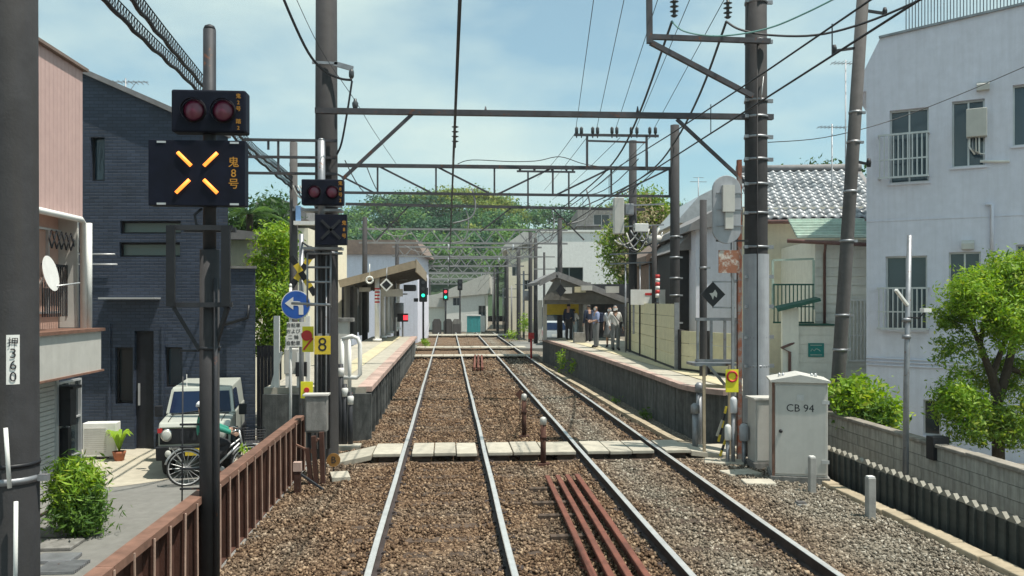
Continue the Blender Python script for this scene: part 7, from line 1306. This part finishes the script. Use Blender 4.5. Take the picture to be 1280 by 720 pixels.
tree('leafy_shrub', 'bright leafy shrub growing over the block wall before the white house', B, [pb(1062, 496, 16.4, 24, 20), pb(1088, 502, 16.4, 30, 24), pb(1110, 516, 16.3, 18, 16), pb(1075, 484, 16.5, 20, 10), pb(1095, 530, 16.4, 34, 20)], 3600, .13, 'leaf_bright', [([B, at(1075, 500, 16.4)], .03), ([B, at(1095, 500, 16.4)], .03)], 41, .12, 12, extra=([pb(1085, 514, 16.4, 34, 22)], 1500, .12, 'leaf_mid'), cat='shrub')
B = at(343, 420, 23); B.z = -.6
tree('bright_tree', 'bright yellow green tree behind the blue road sign', B, [pb(345, 300, 23.5, 18, 22), pb(338, 345, 23.5, 18, 26), pb(345, 385, 23, 18, 30), pb(355, 325, 24, 12, 40), pb(330, 380, 23, 14, 24), pb(334, 425, 23, 16, 22), pb(352, 418, 23.2, 14, 24), pb(326, 335, 24, 10, 20)], 13000, .13, 'leaf_bright', [([B, at(345, 350, 23.4), at(345, 300, 23.5)], .1), ([at(345, 370, 23), at(333, 340, 23.3)], .05)], 51, .16, 20, extra=([pb(350, 390, 23.4, 18, 40)], 3000, .13, 'leaf_mid'))
B = at(312, 330, 27); B.z = -.6; t = thing('palm_tree', 'dark palm fronds showing above the tan house', 'palm', B); m = MB(); top = at(312, 268, 27) - B; m.tube([(0, 0, 0), top], [.14, .11], 10); m.build('trunk', 'bark', t)
for k in range(22):
    a_ = k * 2.4 + random.random(); l = .9 + .4 * random.random(); el = random.uniform(-.1, 1.2); d_ = Vector((math.cos(a_), math.sin(a_), 0)); m = MB(); pts = [top + d_ * l * f * math.cos(el * .6) + Vector((0, 0, l * (math.sin(el) * f - .55 * f * f))) for f in (0, .25, .5, .75, 1)]; sd_ = d_.cross(Vector((0, 0, 1)))
    m.tube(pts, .012, 4)
    for i in range(22):
        f = .15 + .85 * i / 22; p_ = pts[min(3, int(f * 4))].lerp(pts[min(4, int(f * 4) + 1)], f * 4 - int(f * 4) if f < 1 else 1)
        for sg in (-1, 1): q = p_ + sd_ * sg * .3 * (1 - .5 * f) + d_ * .12 - Vector((0, 0, .12)); m.add([p_, p_ + d_ * .03, q], [(0, 1, 2)])
    m.build('frond', 'leaf_dark' if k % 3 else 'leaf_mid', t)
B = at(318, 300, 29); B.z = -.6
tree('dark_tree', 'dark green tree behind the palm on the left', B, [pb(335, 275, 29, 22, 26), pb(300, 285, 29, 18, 25), pb(345, 262, 30, 12, 14)], 4200, .2, 'leaf_dark', [([B, at(320, 290, 29)], .14)], 61, .25, 18)
B = at(800, 420, 45.5); B.z = -.6
tree('blossom_tree', 'tall tree with pale blossom tufts behind the platform fence', B, [pb(800, 285, 45.5, 26, 30), pb(778, 320, 45.5, 20, 40), pb(812, 262, 45.5, 20, 22), pb(772, 370, 45.5, 12, 25), pb(822, 300, 46, 18, 28), pb(800, 250, 45.5, 16, 12), pb(768, 300, 45.5, 16, 20), pb(832, 272, 45.5, 12, 16)], 15000, .21, 'leaf_tree', [([B, at(795, 340, 45.5), at(800, 280, 45.5)], .16), ([at(793, 360, 45.5), at(778, 320, 45.5)], .08), ([at(797, 320, 45.5), at(815, 280, 45.5)], .08)], 71, .32, 20, extra=([pb(805, 275, 45, 26, 30), pb(785, 320, 45, 18, 34)], 4200, .21, 'leaf_cream'))
for k, (px, py, d, w_, h_, n, mt, lab) in enumerate(((702, 450, 34, 9, 24, 260, 'leaf_bright', 'tall bright weeds at the foot of the right platform wall'), (715, 458, 32.5, 6, 14, 120, 'leaf_bright', 'smaller bright weeds behind the tall ones by the platform wall'), (808, 518, 21, 12, 8, 130, 'leaf_mid', 'low dark weeds at the near foot of the right platform wall'), (531, 428, 41, 7, 9, 160, 'leaf_bright', 'weeds at the far corner of the left platform'), (655, 402, 62, 10, 22, 420, 'leaf_bright', 'tall weeds around the far poles on the right'), (640, 418, 62, 10, 9, 260, 'leaf_bright', 'low weeds by the far right rails'), (770, 500, 24, 8, 6, 70, 'leaf_mid', 'tuft of weeds halfway along the right platform wall'), (303, 562, 15, 6, 8, 40, 'leaf_bright', 'leafy weeds in front of the bicycle wheel beside the fence'))):
    q = at(px, py + h_ * .5, d); t = thing('weed_clump', lab, 'weeds', (q.x, q.y, q.z)); s = d / F; o = leaves('foliage', [(0, 0, h_ * s * .5, w_ * s * .6, w_ * s * .4, h_ * s * .6)], n, .06 + .0017 * d, mt, t, 80 + k, .03 + .0016 * d, 8); m = MB(); m.tube([(0, 0, -.2), (0, 0, h_ * s * .6)], .006, 4); m.build('stem', 'bark', t)
# wooded hill
prof = [(300, 300), (380, 285), (430, 264), (470, 246), (520, 241), (560, 236), (600, 238), (640, 252), (665, 260), (700, 258), (750, 258), (800, 252), (860, 255), (900, 270), (960, 285), (1040, 300)]
DH = 210; m = MB(); vs = []
for px, py in prof: a_ = at(px, py + 26, DH); b2 = at(px, 395, DH - 70); c_ = at(px, 400, DH + 120); vs += [b2, b2.lerp(a_, .55), a_, c_]
m.add(vs, [(4 * i + j_, 4 * i + 4 + j_, 4 * i + 5 + j_, 4 * i + 1 + j_) for i in range(len(prof) - 1) for j_ in range(3)], True); struct(m.build('hill', mat('hill_floor', (.03, .055, .025), .95), None))
bl = []; bly = []
def py_of(px):
    for (a_, b2), (c_, e) in zip(prof, prof[1:]):
        if a_ <= px <= c_: return b2 + (e - b2) * (px - a_) / (c_ - a_)
rr = random.Random(5)
for k in range(230):
    px = rr.uniform(400, 920); top_ = py_of(px); f = rr.random(); py = top_ + 9 + f * 75; dd = DH - 5 - f * 55; R_ = rr.uniform(9, 19)
    (bly if (545 < px < 660 and f < .16) or rr.random() < .05 else bl).append(pb(px, py, dd, R_, R_ * .75))
for px in range(420, 900, 16): bl.append(pb(px + rr.uniform(-5, 5), py_of(px) + 9, DH - 4, rr.uniform(10, 16), rr.uniform(7, 12)))
for px in range(552, 640, 13): bly.append(pb(px, py_of(px) + 8, DH - 8, 13, 9))
for k, (mt, lab, nm) in enumerate((('leaf_hill', 'mid green tree crowns of the wood on the hill behind the station', 'hillside_wood'), ('leaf_hillb', 'darkest bluish green crowns of the wood on the hill', 'hillside_dark_wood'), ('leaf_hillc', 'lightest fresh green crowns of the wood on the hill', 'hillside_light_wood'))):
    w_ = leaves(nm, bl[k::3], 42000, .62, mt, None, 91 + k, .8, 24, .7, wd_=.6); tag(w_, lab, 'wood', kind='stuff')
w_ = leaves('hilltop_wood', bly, 20000, .62, 'leaf_hilly', None, 99, .85, 20, .6, wd_=.6); tag(w_, 'yellowish tree crowns along the top of the wooded hill', 'wood', kind='stuff')

# dark board fence beside the lower brick wing
a, c = at(321, 560, 20.2), at(352, 560, 20.2); t = thing('dark_board_fence', 'tall near black board fence between the brick house and the crossing gate', 'fence', (a.x, a.y, -.6), -TH); n = 7; L_ = (c - a).length; zt = at(330, 432, 20.2).z + .6
for i in range(n): m = MB(); m.bb(L_ * i / n + .004, L_ * (i + 1) / n - .004, -.012, .012, 0, zt + random.uniform(-.01, .01)); m.build('board', 'black', t)
m = MB(); m.bb(0, L_, .013, .05, zt - .25, zt - .17); m.build('rail', 'black', t)

# ================================================================ thin summer haze
m = MB(); m.bb(-420, 420, -12, 420, -5.2, 62); hz = m.build('haze', 'white'); hz.data.materials.clear()
hm = bpy.data.materials.new('haze_air'); hm.use_nodes = True; ht = hm.node_tree; ht.nodes.clear(); ho = N(ht, 'ShaderNodeOutputMaterial'); hv = N(ht, 'ShaderNodeVolumePrincipled')
hv.inputs['Color'].default_value = (.90, .96, 1, 1); hv.inputs['Density'].default_value = .00032; hv.inputs['Anisotropy'].default_value = .2; ht.links.new(hv.outputs[0], ho.inputs['Volume'])
hz.data.materials.append(hm); tag(hz, 'thin pale summer haze filling the air', 'haze', kind='stuff')
